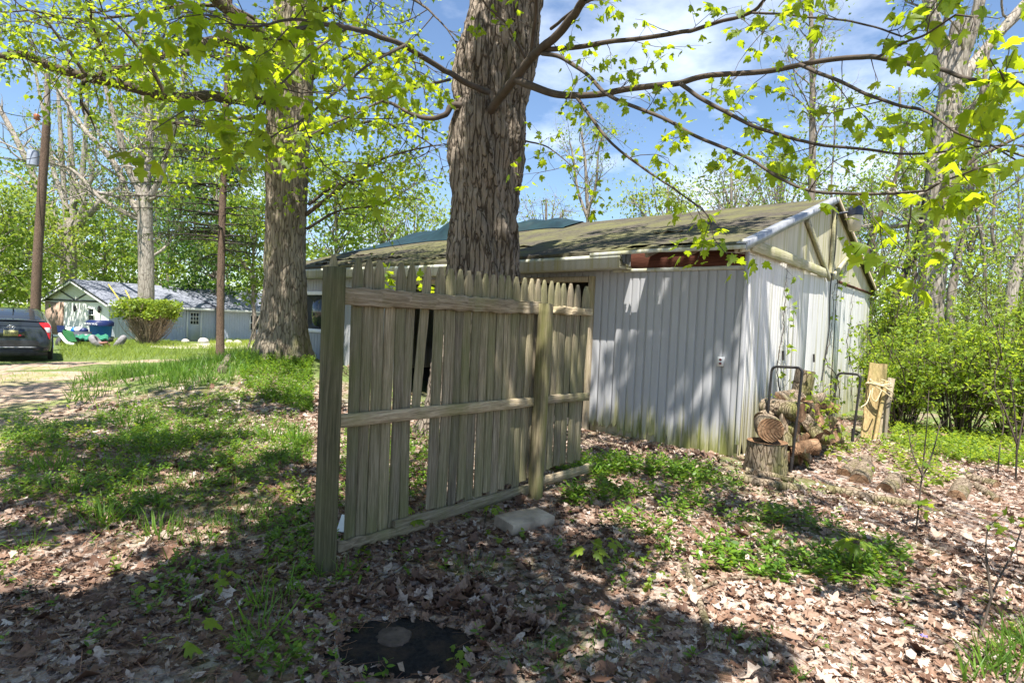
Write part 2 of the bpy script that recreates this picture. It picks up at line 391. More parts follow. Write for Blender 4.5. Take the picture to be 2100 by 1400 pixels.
M['siding_end'] = m_siding('end_siding', (.68, .67, .65), .50, .22, base_z=(-.1, 1.1))
M['gable'] = m_siding('gable_ply', (.56, .52, .41), .42, .0, base_z=(0, .1))
M['trim_mossy'] = m_siding('mossy_trim', (.46, .47, .42), .46, .0, base_z=(0, .1))
M['trim_end'] = m_wood('trim_wood', (.36, .34, .24), (.6, .57, .45), (.25, .26, .08), ga=.55, gmax=.6, axis=0, rot=48)
def m_shingle(name, a, b, moss, rowdir, rows=7.0, mossp=.5):
    t = NT(name); c = t.coord((1, 1, 1))
    dn = t.n("ShaderNodeVectorMath", operation='DOT_PRODUCT'); t.t.links.new(c, dn.inputs[0]); dn.inputs[1].default_value = tuple(rowdir)
    f = t.noise(c, 16, 6, .7); b0 = t.noise(c, 1.3, 5, .65)
    fr = t.math('FRACT', t.math('ADD', t.math('MULTIPLY', dn.outputs['Value'], rows), t.math('MULTIPLY', f, .12)))
    col = t.ramp(f, [(.3, a), (.7, b)]); col = t.mix(t.ramp(fr, [(0, .75), (.12, 0.0)]), col, tuple(x * .3 for x in a))
    col = t.mix(t.ramp(b0, [(mossp - .1, 0.0), (mossp + .12, .7)]), col, moss)
    return t.done(t.pbsdf(col, .95, t.bump(t.math('ADD', fr, f), .5, .015), spec=.1))
M['metal_dark'] = m_plain('dark_steel', (.045, .042, .042), .45, .6, .5, .3)
M['flashing'] = m_plain('grey_flashing', (.30, .31, .33), .5, .3, .5, .3, 6)
M['rust'] = m_wood('red_brown_fascia', (.10, .035, .022), (.2, .075, .045), (.12, .1, .05), ga=.75, axis=0, gmax=.3, rot=138)
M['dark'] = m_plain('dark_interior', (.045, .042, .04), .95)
M['tarp'] = m_plain('green_tarp', (.006, .022, .023), .45, 0, .5, .35, 5, .3)
M['white_paint'] = m_plain('white_paint', (.74, .74, .73), .6, var=.06)
M['lamp_cap'] = m_plain('lamp_cap', (.035, .04, .06), .4, .3, .5)
M['lamp_globe'] = m_plain('lamp_globe', (.46, .42, .31), .35, 0, .5, .12)
M['stone'] = m_plain('pale_stone', (.40, .37, .33), .9, var=.25, bump=.5)
M['concrete'] = m_plain('mossy_concrete', (.36, .29, .22), .9, var=.4, scale=7, bump=.5)
M['char'] = (lambda t: (lambda f, g: t.done(t.pbsdf(t.mix(t.ramp(g, [(.45, 0.0), (.65, .9)]), t.ramp(f, [(.3, (.008, .008, .009)), (.7, (.035, .032, .03))]), (.06, .042, .03)), .95, t.bump(f, 1.0, .02), spec=.1)))(t.noise(t.coord(), 45, 6, .7), t.noise(t.coord(), 7, 5, .65)))(NT('charred_soil'))
M['rope'] = m_plain('rope', (.50, .42, .26), .9, var=.2, scale=40)
M['yellow'] = m_plain('yellow_plastic', (.72, .52, .10), .5, var=.08)
M['rubber'] = m_plain('rubber', (.05, .05, .055), .8, var=.4)
M['tyre_grey'] = m_plain('weathered_rubber', (.20, .19, .19), .9, var=.3)
M['brick'] = m_plain('red_brick', (.30, .14, .12), .9, var=.3)
M['blue'] = m_plain('blue_plastic', (.01, .12, .50), .45, var=.1)
M['blue_dark'] = m_plain('dark_blue_plastic', (.012, .022, .09), .45, var=.1)
M['white_plastic'] = m_plain('white_plastic', (.75, .75, .74), .5, var=.06)
M['flower'] = m_plain('violet_petal', (.18, .16, .62), .6)
M['glass'] = (lambda t: t.done(t.pbsdf((.02, .025, .03), .06, spec=.6)))(NT('dark_glass'))
M['red_lens'] = (lambda t: t.done(t.pbsdf((.55, .02, .025), .12, spec=.6)))(NT('red_lens'))
M['clear_lens'] = (lambda t: t.done(t.pbsdf((.65, .68, .7), .12, spec=.6)))(NT('clear_lens'))
M['car'] = (lambda t: t.done(t.pbsdf((.030, .038, .052), .25, metal=.3, spec=.5, Coat_Weight=.8, Coat_Roughness=.06)))(NT('grey_car_paint'))
M['chrome'] = (lambda t: t.done(t.pbsdf((.7, .7, .7), .15, metal=1.0)))(NT('chrome'))
M['plate'] = m_plain('plate_yellow', (.42, .40, .17), .5)
M['plate_dark'] = m_plain('plate_letters', (.02, .03, .05), .5)
M['outlet_red'] = m_plain('outlet_faces', (.16, .04, .04), .5)
# ================================================================== SETTING: ground, driveway
def make_ground():
    def axis(n, lim, k): u = np.linspace(-1, 1, n); return lim * np.sinh(k * u) / math.sinh(k)
    X = axis(300, 420, 6.0); Y = np.concatenate([-axis(60, 60, 4)[59:30:-1] * 1.0, np.linspace(0, 16, 200), 16 + 480 * (np.expm1(np.linspace(0, 1, 110)[1:] * 5) / math.expm1(5))])
    Y = np.sort(Y)
    gx, gy = np.meshgrid(X, Y); z = H(gx, gy)
    ny, nx = gx.shape; v = np.stack([gx, gy, z], -1).reshape(-1, 3)
    i = np.arange(ny - 1)[:, None] * nx + np.arange(nx - 1)[None]
    m = MB(); m.add(v, quads=np.stack([i, i + 1, i + nx + 1, i + nx], -1).reshape(-1, 4))
    tag(m.build('ground', M['ground'], smooth=True), kind='structure')
make_ground()
def strip(name, mat, pts, widths, dz, seed):
    """a ground hugging sheet along a path, with ragged edges"""
    c = smoothpath(pts, 14); w = np.interp(np.linspace(0, 1, len(c)), np.linspace(0, 1, len(widths)), widths)
    t = unit(np.gradient(c, axis=0)); nrm = np.stack([-t[:, 1], t[:, 0], t[:, 0] * 0], -1)
    k = 13; f = np.linspace(-1, 1, k); rag = 1 + .35 * (fbm(np.stack([c[:, 0] * 1.5, c[:, 1] * 1.5, c[:, 0] * 0], -1), seed, 3) - .5)
    v = c[:, None] + nrm[:, None] * (f[None, :, None] * (w * rag)[:, None, None])
    v[..., 2] = H(v[..., 0], v[..., 1]) + dz * (1 - f[None] ** 6) - .004
    m = MB(); m.loft(v, False, closed=False); return tag(m.build(name, mat, smooth=True), kind='structure')
g1, g2, g3, g4 = G(-500, 960), G(-60, 850), G(120, 762), G(300, 730)
strip('dirt_driveway', M['dirt'], [V(-11, 2.5, 0), g1, g2, G(60, 800), g3], [1.3, 1.5, 1.5, 1.5, 1.6], .014, 3)
strip('gravel_drive', M['gravel'], [G(310, 712), G(360, 712), G(440, 709), G(520, 706), G(600, 703)], [.6, 1.6, 2.6, 2.6, 2.2], .02, 4)
strip('dirt_lane', M['dirt'], [G(-300, 757), G(0, 756), G(150, 745), G(300, 741), G(445, 733)], [.8, .9, .8, .7, .6], .012, 6)

# ================================================================== SHED
SC = V(2.93, 7.38, 0)                                    # near corner on the ground
sa = V(math.cos(2.4326), math.sin(2.4326), 0); sg = V(math.sin(2.4326), -math.cos(2.4326), 0); UP = V(0, 0, 1)
nf, ng = -sg, -sa                                        # outward normals of the long wall and the gable end
SL, SW, SH = 11.6, 8.44, 2.70
RISE = 1.30
def sp(s, t, z, o=0.0, n=None): return SC + sa * s + sg * t + UP * z + (0 if n is None else n * o)
shed = thing('shed', SC, 'long weathered grey wooden shed with wide dark doorway and mossy low roof', 'shed')
def grooved(m, f, u0, u1, z0f, z1, nrm, pitch=.125, depth=.012, gw=.012, seed=0, jag=None, mi=0):
    """vertical grooved boards between u0 and u1; f(u) gives the wall point at z 0"""
    us = [u0]; u = math.ceil(u0 / pitch) * pitch
    prof = [(u0, 0.0)]
    while u < u1 - .02:
        if u > u0 + .02: prof += [(u - gw / 2 - .003, 0), (u - gw / 2, -depth), (u + gw / 2, -depth), (u + gw / 2 + .003, 0)]
        k = u + .03
        while k < min(u + pitch - .02, u1): prof.append((k, 0)); k += .03
        u += pitch
    prof.append((u1, 0.0)); rng = np.random.default_rng(seed)
    bot, top = [], []
    for (q, d) in prof:
        zb = z0f(q) if jag is None else z0f(q) + jag(q, rng)
        b = f(q) + nrm * d
        bot.append(b + UP * zb); top.append(b + UP * z1(q) if callable(z1) else b + UP * z1)
    m.loft([top, bot], False, mi, closed=False)
fl = lambda s: SC + sa * s
def wall_s(px, py):
    d = pray(px, py); k = np.dot(SC - CAM, nf) / np.dot(d, nf); q = CAM + d * k; return float(np.dot(q - SC, sa)), float(q[2])
def wall_t(px, py):
    d = pray(px, py); k = np.dot(SC - CAM, ng) / np.dot(d, ng); q = CAM + d * k; return float(np.dot(q - SC, sg)), float(q[2])
D0, D1, DH = wall_s(1205, 700)[0], wall_s(846, 650)[0], wall_s(1200, 577)[1]
print('door', D0, D1, DH, 'outlet', wall_s(1480, 740), 'crack', wall_t(1720, 620), 'trim', wall_t(1688, 555))
def jag(q, rng):
    a = 0.0
    if .95 < q < D0: a = max(0, rng.normal(.05, .06)) + .10 * sstep(1.3, 2.1, q) + (.10 if 1.15 < q < 1.27 else 0)
    return a
m = MB()
zf = lambda s: float(H(*(SC + sa * s)[:2])) - .02
grooved(m, fl, 0, D0 - .09, zf, SH, nf, seed=3, jag=jag)
grooved(m, fl, D0 - .09, D1 + .09, lambda s: DH + .07, SH, nf)
grooved(m, fl, D1 + .09, SL, zf, SH, nf)
m.build('front_wall', M['siding'], shed)
m = MB(); m.box(sp((.9 + D0 - .1) / 2, 0, .2, -.035, nf), sa * (D0 - 1.0) / 2, nf * .012, UP * .26); m.build('sheathing', M['gable'], shed)
m = MB()
def zgbase(t): return float(H(*(SC + sg * t)[:2])) - .03
fg = lambda t: SC + sg * t
jg = lambda q, rng: max(0, rng.normal(.06, .09)) if q < .5 else max(0, rng.normal(.0, .05))
grooved(m, fg, 0, 2.44, zgbase, SH, ng, pitch=.125, depth=.006, gw=.008, jag=jg, seed=5)
grooved(m, fg, 2.446, 4.98, zgbase, SH, ng, pitch=.61, depth=.006, gw=.01, jag=jg, seed=6)
grooved(m, fg, 5.05, 6.7, zgbase, SH - .02, ng, pitch=.61, depth=.006, gw=.01, seed=7)
grooved(m, fg, 6.706, SW, zgbase, SH - .02, ng, pitch=.61, depth=.006, gw=.01, seed=8)
m.build('end_wall', M['siding_end'], shed)
# dark split between the end panels, with a strip of bare framing behind
m = MB(); m.box(sp(0, 5.015, SH / 2, -.03, ng), sg * .06, ng * .02, UP * SH / 2); m.build('wall_gap_stud', M['dark'], shed)
# back walls and floor close the interior
m = MB()
m.box(sp(SL / 2, SW, SH / 2), sa * SL / 2, sg * .03, UP * SH / 2); m.box(sp(SL, SW / 2, SH / 2), sa * .03, sg * SW / 2, UP * SH / 2)
m.build('back_wall', M['siding_end'], shed)
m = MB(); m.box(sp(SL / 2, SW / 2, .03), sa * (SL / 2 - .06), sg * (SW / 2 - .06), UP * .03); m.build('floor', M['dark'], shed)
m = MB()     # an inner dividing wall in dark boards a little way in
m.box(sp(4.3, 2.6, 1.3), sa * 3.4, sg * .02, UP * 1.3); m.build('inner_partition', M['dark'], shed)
# door frame
m = MB()
for s_, tt in ((D0 - .045, .09), (D1 + .045, .09)):
    m.beam(sp(s_, 0, -.02, .012, nf), sp(s_, 0, DH + .075, .012, nf), tt, .11, nf, 10, .02, 5)
m.beam(sp(D0, 0, DH + .03, .012, nf), sp(D1, 0, DH + .03, .012, nf), .09, .11, nf, 12, .02, 6)
m.build('door_frame', M['old_board'], shed)
# corner boards
m = MB(); m.beam(sp(-.012, -.0, .18, .03, nf), sp(-.012, 0, SH, .03, nf), .05, .03, nf, 8, .03, 9)
m.build('corner_board', M['siding'], shed)
# window at the far end of the long wall
for s0, s1, z0, z1 in ((9.6, 10.7, 1.2, 2.1),):
    m = MB()
    for z in (z0, z1): m.beam(sp(s0 - .05, 0, z, .02, nf), sp(s1 + .05, 0, z, .02, nf), .09, .05, nf, 4, .01)
    for s_ in (s0, s1): m.beam(sp(s_, 0, z0 + .046, .018, nf), sp(s_, 0, z1 - .046, .018, nf), .09, .05, nf, 4, .01)
    w = m.build('window', M['white_paint'], shed)
    m = MB(); m.box(sp((s0 + s1) / 2, 0, (z0 + z1) / 2, .005, nf), sa * (s1 - s0) / 2, nf * .004, UP * (z1 - z0) / 2); m.build('pane', M['glass'], w)
# roof: two slopes, the near one with a sag, an overhang and rotten slots by the eave, cut to drop sun patches on the wall
half = SW / 2; OV = .36; OG = .10
sl = RISE / half
def roofz(t): return SH + .10 + RISE * (t / half) if t <= half else SH + .10 + RISE * ((SW - t) / half)
def sag(s, t): return -.07 * math.exp(-((s - 5.5) / 2.6) ** 2) * max(0, 1 - abs(t - 1.2) / 4) + .025 * (float(fbm(V(s * .9, t * .9, 0), 3, 3)) - .45)
M['shingle'] = m_shingle('mossy_shingle', (.036, .033, .028), (.115, .10, .078), (.13, .13, .05), tuple(unit(sg + UP * sl)), 7.0, .50)
slots = [(.62, 1.12, -.26, -.10), (1.32, 1.62, -.30, -.06), (1.78, 1.86, -.26, -.02), (2.0, 2.07, -.22, -.12)]
rng = np.random.default_rng(11)
def roof_side(t_list, lo_s, hi_s, name, holes=True):
    ss = np.arange(lo_s, hi_s + .01, .04) if holes else np.linspace(lo_s, hi_s, 120)
    T = np.array(t_list); m = MB()
    top = np.array([[sp(s, t, roofz(t) + sag(s, t)) for t in T] for s in ss]); bot = top - UP * .045
    n, k = top.shape[:2]; I = np.arange(n - 1)[:, None] * k + np.arange(k - 1)[None]
    keep = np.ones((n - 1, k - 1), bool)
    if holes:
        for i in range(n - 1):
            for j in range(k - 1):
                sm, tm = (ss[i] + ss[i + 1]) / 2, (T[j] + T[j + 1]) / 2
                for a, b, c, d in slots:
                    jt = .07 * (float(vnoise(V(sm * 9, tm * 9, 1), 4)) - .5) + .05 * (float(vnoise(V(sm * 25, tm * 3, 1), 6)) - .5)
                    if a + jt < sm < b + jt and c + jt < tm < d: keep[i, j] = False
    I = I[keep]
    q = np.stack([I, I + 1, I + k + 1, I + k], -1)
    m.add(top.reshape(-1, 3), quads=q); m.add(bot.reshape(-1, 3), quads=q[:, ::-1])
    m.loft([top[:, 0], bot[:, 0]], False, closed=False); m.loft([top[0], bot[0]], False, closed=False); m.loft([top[-1], bot[-1]], False, closed=False)
    return m.build(name, M['shingle'], shed)
tl = list(np.arange(-OV, .12, .04)) + list(np.linspace(.16, half, 26))
roof_side(tl, -OG, SL + .2, 'roof_slope')
roof_side(list(np.linspace(half, SW + OV, 14)), -OG, SL + .2, 'roof_slope', False)
# curled and torn shingle courses lying on the near slope
for i in range(26):
    m = MB(); s0 = rng.uniform(.3, 10.5) if i > 14 else rng.uniform(4.2, 10.5); t0 = rng.uniform(-.3, 1.3) if i > 14 else rng.uniform(-.34, .7)
    L = rng.uniform(.25, .9); w = rng.uniform(.06, .16); r = []
    for k in range(7):
        s = s0 + L * k / 6; lift = .012 + .05 * abs(math.sin(k * .9 + i)) * rng.uniform(.2, 1)
        a = sp(s, t0, roofz(t0) + sag(s, t0) + lift); b = sp(s, t0 + w, roofz(t0 + w) + sag(s, t0 + w) + .006)
        r.append([a, b, b - UP * .008, a - UP * .012])
    m.loft(r); m.build('torn_shingle', M['shingle'] if i % 3 else M['old_board'], shed)
# eave trim: drip board at the right, mossy box soffit at the left, red brown header behind
GE = 1.62                                                # where the box soffit ends
def eav(s, t, z): return sp(s, t, z + sag(s, -OV))
m = MB()
pts = [eav(s, -OV - .012, roofz(-OV) - .045) for s in np.linspace(-OG, GE + .5, 9)]
for i in range(8): m.beam(pts[i], pts[i + 1], .05, .022, nf, 1, .0)
m.build('drip_board', M['trim_mossy'], shed)
m = MB(); r = []
for s in np.linspace(GE, SL + .1, 16):
    z = roofz(-OV) - .055; r.append([eav(s, -OV - .012, z), eav(s, -OV - .024, z - .058), eav(s, -OV - .012, z - .062), eav(s, -OV - .024, z - .120), eav(s, -OV - .012, z - .124), eav(s, -OV - .022, z - .19), eav(s, .03, z - .19), eav(s, .03, z - .165), eav(s, -OV + .005, z - .165), eav(s, -OV + .005, z)])
m.loft(r, True); m.build('box_soffit', M['trim_mossy'], shed)
m = MB(); m.beam(sp(-.02, 0, SH - .27, .012, nf), sp(GE + .3, 0, SH - .27, .012, nf), .05, .045, nf, 8, .02, 3); m.build('wall_plate_trim', M['trim_mossy'], shed)
m = MB(); m.beam(sp(-.02, 0, SH - .135, .012, nf), sp(GE + .02, 0, SH - .135, .012, nf), .215, .04, nf, 8, .02, 4); m.build('header_board', M['rust'], shed)
m = MB()
for s in (.02, .62, 1.23):
    m = MB(); m.beam(sp(s, -OV + .02, roofz(-OV) - .09), sp(s, -.035, roofz(-.03) - .09), .045, .07, UP, 2, .02, 3); m.build('rafter_tail', M['old_board'], shed)
# gable triangle
m = MB(); n = 60; r0, r1 = [], []
for t in np.linspace(-.02, SW + .02, n + 1): r0.append(sp(0, t, SH + (.0 if t < 5.0 else -.03), .012, ng)); r1.append(sp(0, t, roofz(min(max(t, 0), SW)) - .03, .012, ng))
m.loft([r1, r0], False, closed=False); m.build('gable_panel', M['gable'], shed)
m = MB(); m.beam(sp(0, -.34, SH - .04, .03, ng), sp(0, .05, SH + .02, .03, ng), .16, .02, ng, 2); m.build('eave_return', M['gable'], shed)
m = MB(); m.beam(sp(0, -.03, SH + .01, .045, ng), sp(0, 3.85, SH + .01, .05, ng), .15, .045, ng, 14, .03, 12, bow=.02); m.build('gable_trim', M['trim_end'], shed)
m = MB(); m.beam(sp(0, 5.05, SH - .04, .025, ng), sp(0, SW, SH - .04, .025, ng), .04, .02, ng, 20, .12, 13); m.build('rotten_trim', M['rust'], shed)
for (ta, za, tb, zb, w) in ((2.45, SH + .72, 4.12, SH - .06, .10), (4.26, SH + 1.24, 4.2, SH + .05, .10), (6.0, SH + .66, 4.36, SH - .02, .10)):
    m = MB(); m.beam(sp(0, ta, za, .05, ng), sp(0, tb, zb, .05, ng), w, .05, ng, 8, .02, int(ta * 10)); m.build('gable_brace', M['trim_end'], shed)
for (t0, t1) in ((-OV, half), (half, SW + OV)):
    m = MB(); r = []
    for t in np.linspace(t0, t1, 14):
        z = roofz(t) + sag(-OG, t); o = -OG - .015
        r.append([sp(o, t, z + .02), sp(o, t, z - .085), sp(o + .015, t, z - .085), sp(o + .015, t, z + .002), sp(o + .13, t, z + .002), sp(o + .13, t, z + .02)])
    m.loft(r, True); m.build('rake_trim', M['flashing'] if t0 < 0 else M['old_board'], shed)
# wall outlet
m = MB(); oc = sp(*[(q[0], 0, q[1]) for q in [wall_s(1480, 741)]][0], .025, nf); m.box(oc, sa * .038, nf * .022, UP * .06); ob = tag(m.build('wall_outlet', M['white_paint'], loc=oc), 'small white electrical outlet with two dark sockets on the grey shed wall', 'outlet')
for dz in (.024, -.024):
    m = MB(); ring = [[oc + nf * d + sa * .019 * math.cos(a) + UP * (dz + .016 * math.sin(a)) for a in np.linspace(0, 2 * math.pi, 14)[:-1]] for d in (.02, .0255)]
    m.loft(ring); m.build('socket', M['outlet_red'], ob)
# yard light under the ridge
yl = thing('yard_light', sp(0, half + .05, SH + 1.12, .05, ng), 'outdoor lamp with dark cap and cream globe on an arm at the shed peak', 'lamp')
yb = sp(0, half + .05, SH + 1.12, .06, ng); yc = yb + ng * .30 + sg * .05
m = MB(); m.tube([yb, yb + ng * .2 + UP * .02, yc - UP * .0], .022, 8, True); m.box(yb, sg * .05, ng * .02, UP * .09); m.build('arm', M['lamp_cap'], yl)
def lathe(m, c, prof, k=20, mi=0):
    th = np.arange(k) / k * 2 * math.pi
    m.loft([[c + V(r * math.cos(a), r * math.sin(a), z) for a in th] for r, z in prof], True, mi)
m = MB(); lathe(m, yc, [(r * .84, z * .84) for r, z in [(.03, .16), (.09, .15), (.135, .11), (.15, .03), (.155, -.05), (.145, -.06)]]); m.build('lamp_cap', M['lamp_cap'], yl, smooth=True, auto=40)
m = MB(); lathe(m, yc, [(r * .84, z * .84) for r, z in [(.14, -.055), (.145, -.1), (.135, -.24), (.115, -.34), (.09, -.38), (.02, -.39)]]); m.build('lamp_globe', M['lamp_globe'], yl, smooth=True, auto=50)
# electric cable down the gable
m = MB(); m.tube(smoothpath([sp(0, half + .1, SH + 1.1, .06, ng), sp(0, half + .13, SH + .5, .07, ng), sp(0, half + .12, SH - .2, .03, ng), sp(0, half + .2, SH - 1.0, .03, ng), sp(0, half - .1, .8, .03, ng)], 6), .011, 6)
m.build('cable', M['metal_dark'], shed)
for px, py in ((1600, 738), (1664, 742), (1738, 742)):
    t, z = wall_t(px, py); m = MB(); m.beam(sp(0, t, z, .04, ng), sp(0, t, z + .14, .03, ng), .03, .03, ng, 2); m.build('wall_hook', M['metal_dark'], shed)
# tarp heaped over the ridge at the far end, and a torn one hanging at the back corner
def cloth(name, f, nu, nv, thick, mat, label, cat, loc):
    m = MB(); a = np.array([[f(u, v) for v in np.linspace(0, 1, nv)] for u in np.linspace(0, 1, nu)])
    n = np.cross(np.gradient(a, axis=0), np.gradient(a, axis=1)); n = unit(n)
    m.loft(a, False, closed=False); m.loft((a - n * thick)[:, ::-1], False, closed=False)
    for e0, e1 in ((a[:, 0], (a - n * thick)[:, 0]), (a[:, -1], (a - n * thick)[:, -1]), (a[0], (a - n * thick)[0]), (a[-1], (a - n * thick)[-1])): m.loft([e0, e1], False, closed=False)
    return tag(m.build(name, mat, smooth=True, loc=loc), label, cat)
def tf(u, v):
    s = 5.4 + 6.3 * u; t = 3.45 - 1.9 * u ** 2 + v * (2.1 + 1.9 * u ** 2) + .22 * math.sin(u * 11) * (1 - v)
    lump = .22 * math.exp(-((s - 9.0) / .7) ** 2) + .05 + .20 * float(fbm(V(s * 2.2, t * 2.2, 0), 21, 4))
    return sp(s, t, roofz(t) + .012 + sag(s, t) + lump * min(1, 6 * v, 8 * u + .1, 8 * (1 - u)) * (.3 + .9 * math.exp(-((t - 3.7) / 1.0) ** 2)))
cloth('tarp', tf, 90, 44, .006, M['tarp'], 'crumpled dark green tarp spread over the far end of the shed roof', 'tarp', sp(8, 2.5, 3.2))
def tf2(u, v):
    t = SW + .05 + .55 * u * (1 - .3 * v) + .03 * math.sin(v * 9); z = 1.95 - 1.6 * v - .25 * u * float(vnoise(V(u * 6, 0, 0), 3))
    return sp(-.05 - .16 * math.sin(u * 7 + v * 2) * .6, t, z)
cloth('torn_tarp', tf2, 26, 34, .004, M['tarp'], 'torn teal tarp hanging in strips at the back corner of the shed', 'tarp', sp(0, SW + .2, 1))

# ================================================================== PICKET FENCE
FA, FB = G(667, 1178), G(1098, 1020)
fd = unit((FB - FA) * V(1, 1, 0)); fn = unit(np.cross(fd, UP)); fn = fn if fn[1] < 0 else -fn       # towards the camera
def fs(px, py):                                           # distance along the fence seen at a pixel, in the picket plane
    d = pray(px, py); o = CAM - (FA - fn * .085); k = -np.dot(o, fn) / np.dot(d, fn)
    q = CAM + d * k; return float(np.dot(q - FA, fd)), float(q[2])
fence = thing('picket_fence', FA, 'weathered grey-green picket fence panel with missing pickets between two posts, in front of the shed', 'fence')
def fpt(s, o, z): return FA + fd * s + fn * o + UP * (z - FA[2])
def picket(s0, s1, zb, zt, seed, o=-.085, tilt=0.0, pointed=True, ragged=0.0):
    rng = np.random.default_rng(seed); c = (s0 + s1) / 2; w = (s1 - s0) / 2 - .0028; n = 15
    th = .009; r = []
    zs = list(np.linspace(zb, zt - .14, n)) + ([zt - .10, zt - .06, zt - .028, zt - .008, zt] if pointed else [zt])
    ws = [1.0] * n + ([.93, .75, .5, .33, .15] if pointed else [.8])
    b1, b2 = rng.normal(0, .004, 2); ph = rng.uniform(0, 6)
    for i, (z, ww) in enumerate(zip(zs, ws)):
        f = (z - zb) / (zt - zb); x = c + tilt * (f - .5) + b1 * math.sin(f * 5 + ph); y = o + b2 * math.sin(f * 4 + ph) + rng.normal(0, .0006)
        wl, wr = w * ww * (1 + rng.normal(0, .012)), w * ww * (1 + rng.normal(0, .012)); e = .004
        if i == 0 and ragged: pass
        r.append([fpt(x - wl + e, y + th, z), fpt(x + wr - e, y + th, z), fpt(x + wr, y + th - e, z), fpt(x + wr, y - th, z), fpt(x - wl, y - th, z), fpt(x - wl, y + th - e, z)])
    if ragged:
        r[0] = [p + UP * rng.uniform(0, ragged) for p in r[0]]; r[1] = [p + UP * rng.uniform(0, ragged * .4) for p in r[1]]
    m = MB(); m.loft(r); return m.build('picket', M['fence_wood'], fence)
tops = [(668, 690, 521), (719, 740.5, 527), (741.5, 763, 529), (764, 786, 532), (787, 808, None), (809, 829, 537), (830, 849, 538),
        (888, 908, 546), (909, 930, 550), (931, 947, 551), (948, 965, 554), (966, 983, 556), (984, 1000, 560), (1001, 1016, 562), (1017, 1031, 562), (1032, 1046, 564), (1047, 1062, 566), (1063, 1077, 568), (1078, 1092, 570), (1093, 1105, 571), (1106, 1118, 573),
        (1119, 1131, 575), (1132, 1144, 578), (1145, 1158, 580), (1159, 1171, 580), (1174, 1186, 583), (1188, 1202, 586)]
for i, (a, b, ty) in enumerate(tops):
    y = 600 if ty is None else ty
    s0, s1 = fs(a, 700)[0], fs(b, 700)[0]; zt = fs((a + b) / 2, y)[1]
    zg = float(H(*fpt((s0 + s1) / 2, -.085, 0)[:2]))
    zb = .035 + zg + (0 if i < 7 else .10) + .03 * math.sin(i * 2.1)
    if i >= 21: zb = zg + .17
    picket(s0, s1, zb, zt, i, ragged=(.10 if i < 7 else .03) if i < 21 else .05, pointed=ty is not None, tilt=.003 * math.sin(i * 3))
# the loosened picket leaning in the gap
s0, s1 = fs(860, 700)[0], fs(877, 700)[0]; picket(s0, s1, fs(865, 838)[1], fs(882, 546)[1], 50, o=-.10, tilt=.075)
def rail(pa, pb, w, t, seed, o=-.052, jit=.05, seg=16, bow=0.0):
    a, b = fs(*pa), fs(*pb); m = MB()
    m.beam(fpt(a[0], o, a[1]), fpt(b[0], o, b[1]), w, t, fn, seg, jit, seed, .12, bow); return m.build('rail', M['fence_rail'], fence)
rail((684, 606), (1100, 632), .115, .045, 1, jit=.07, seg=34)
rail((684, 862), (1092, 822), .085, .04, 2, jit=.025)
rail((685, 1118), (870, 1070), .06, .036, 3, jit=.10, seg=20)
rail((800, 1078), (1090, 997), .085, .036, 4, jit=.04)
rail((1110, 634), (1206, 640), .07, .045, 5, jit=.12, seg=14)
rail((1110, 818), (1200, 812), .08, .04, 6, jit=.03)
rail((1105, 985), (1215, 955), .09, .036, 7, jit=.05)
def fpost(px_base, top_py, half_w, seed, lean=(0, 0), mat='post_wood'):
    b = G(*px_base); a1 = unit(fd); a2 = fn; d = pray(px_base[0], top_py); k = b[1] / d[1]; zt = CAMZ + d[2] * k
    m = MB(); r = []; rng = np.random.default_rng(seed); c = .008
    for z in np.linspace(b[2] - .25, zt, 26):
        f = (z - b[2]) / zt; o = V(b[0] + lean[0] * f, b[1] + lean[1] * f, z); h = half_w; rr = []
        for (x, y) in ((-h + c, -h), (h - c, -h), (h, -h + c), (h, h - c), (h - c, h), (-h + c, h), (-h, h - c), (-h, -h + c)):
            j = 1 + rng.normal(0, .006); rr.append(o + a1 * x * j + a2 * y * j)
        r.append(rr)
    r.append([p * .0 + (p - r[-1][0] * 0) for p in r[-1]]); r[-1] = [r[-2][i] * .1 + np.mean(r[-2], 0) * .9 + UP * .006 for i in range(8)]
    m.loft(r); return m.build('post', M[mat], fence)
fpost((665, 1175), 547, .052, 1)
fpost((1097, 1020), 622, .053, 2, (.02, .0), 'post_light')
# ================================================================== leaves, limbs, trees
def fan(outline, c, droop=.25, fold=.12):
    o = np.array(outline, float); v = np.zeros((len(o) + 1, 3)); v[:-1, :2] = o; v[-1, :2] = c
    v[:, 2] = -droop * v[:, 1] ** 2 * .6 - fold * np.abs(v[:, 0]) - .25 * v[:, 0] ** 2
    n = len(o); return v, [(i, (i + 1) % n, n) for i in range(n)]
_h = [(0, 0), (.10, -.06), (.30, -.10), (.22, .06), (.47, .16), (.50, .34), (.36, .36), (.44, .60), (.24, .52), (.16, .62), (.17, .80)]
MAPLE = fan(_h + [(0, 1.0)] + [(-x, y) for x, y in _h[:0:-1]], (0, .33))
_h2 = [(0, 0), (.28, -.06), (.22, .1), (.48, .3), (.28, .45), (.16, .6)]
MAPLE2 = fan(_h2 + [(0, 1.0)] + [(-x, y) for x, y in _h2[:0:-1]], (0, .35))
_h3 = [(x * (1.0 + .18 * math.sin(i * 2.3)), y + .05 * math.sin(i * 1.7)) for i, (x, y) in enumerate(_h)]
MAPLES = [MAPLE, fan(_h + [(0, 1.0)] + [(-x, y) for x, y in _h[:0:-1]], (0, .33), .75, .45), fan(_h3 + [(.03, .93)] + [(-x * .9, y + .03) for x, y in _h[:0:-1]], (0, .36), 1.0, .25), fan(_h + [(-.04, .98)] + [(-x * 1.1, y - .02) for x, y in _h3[:0:-1]], (.02, .33), .5, .7)]
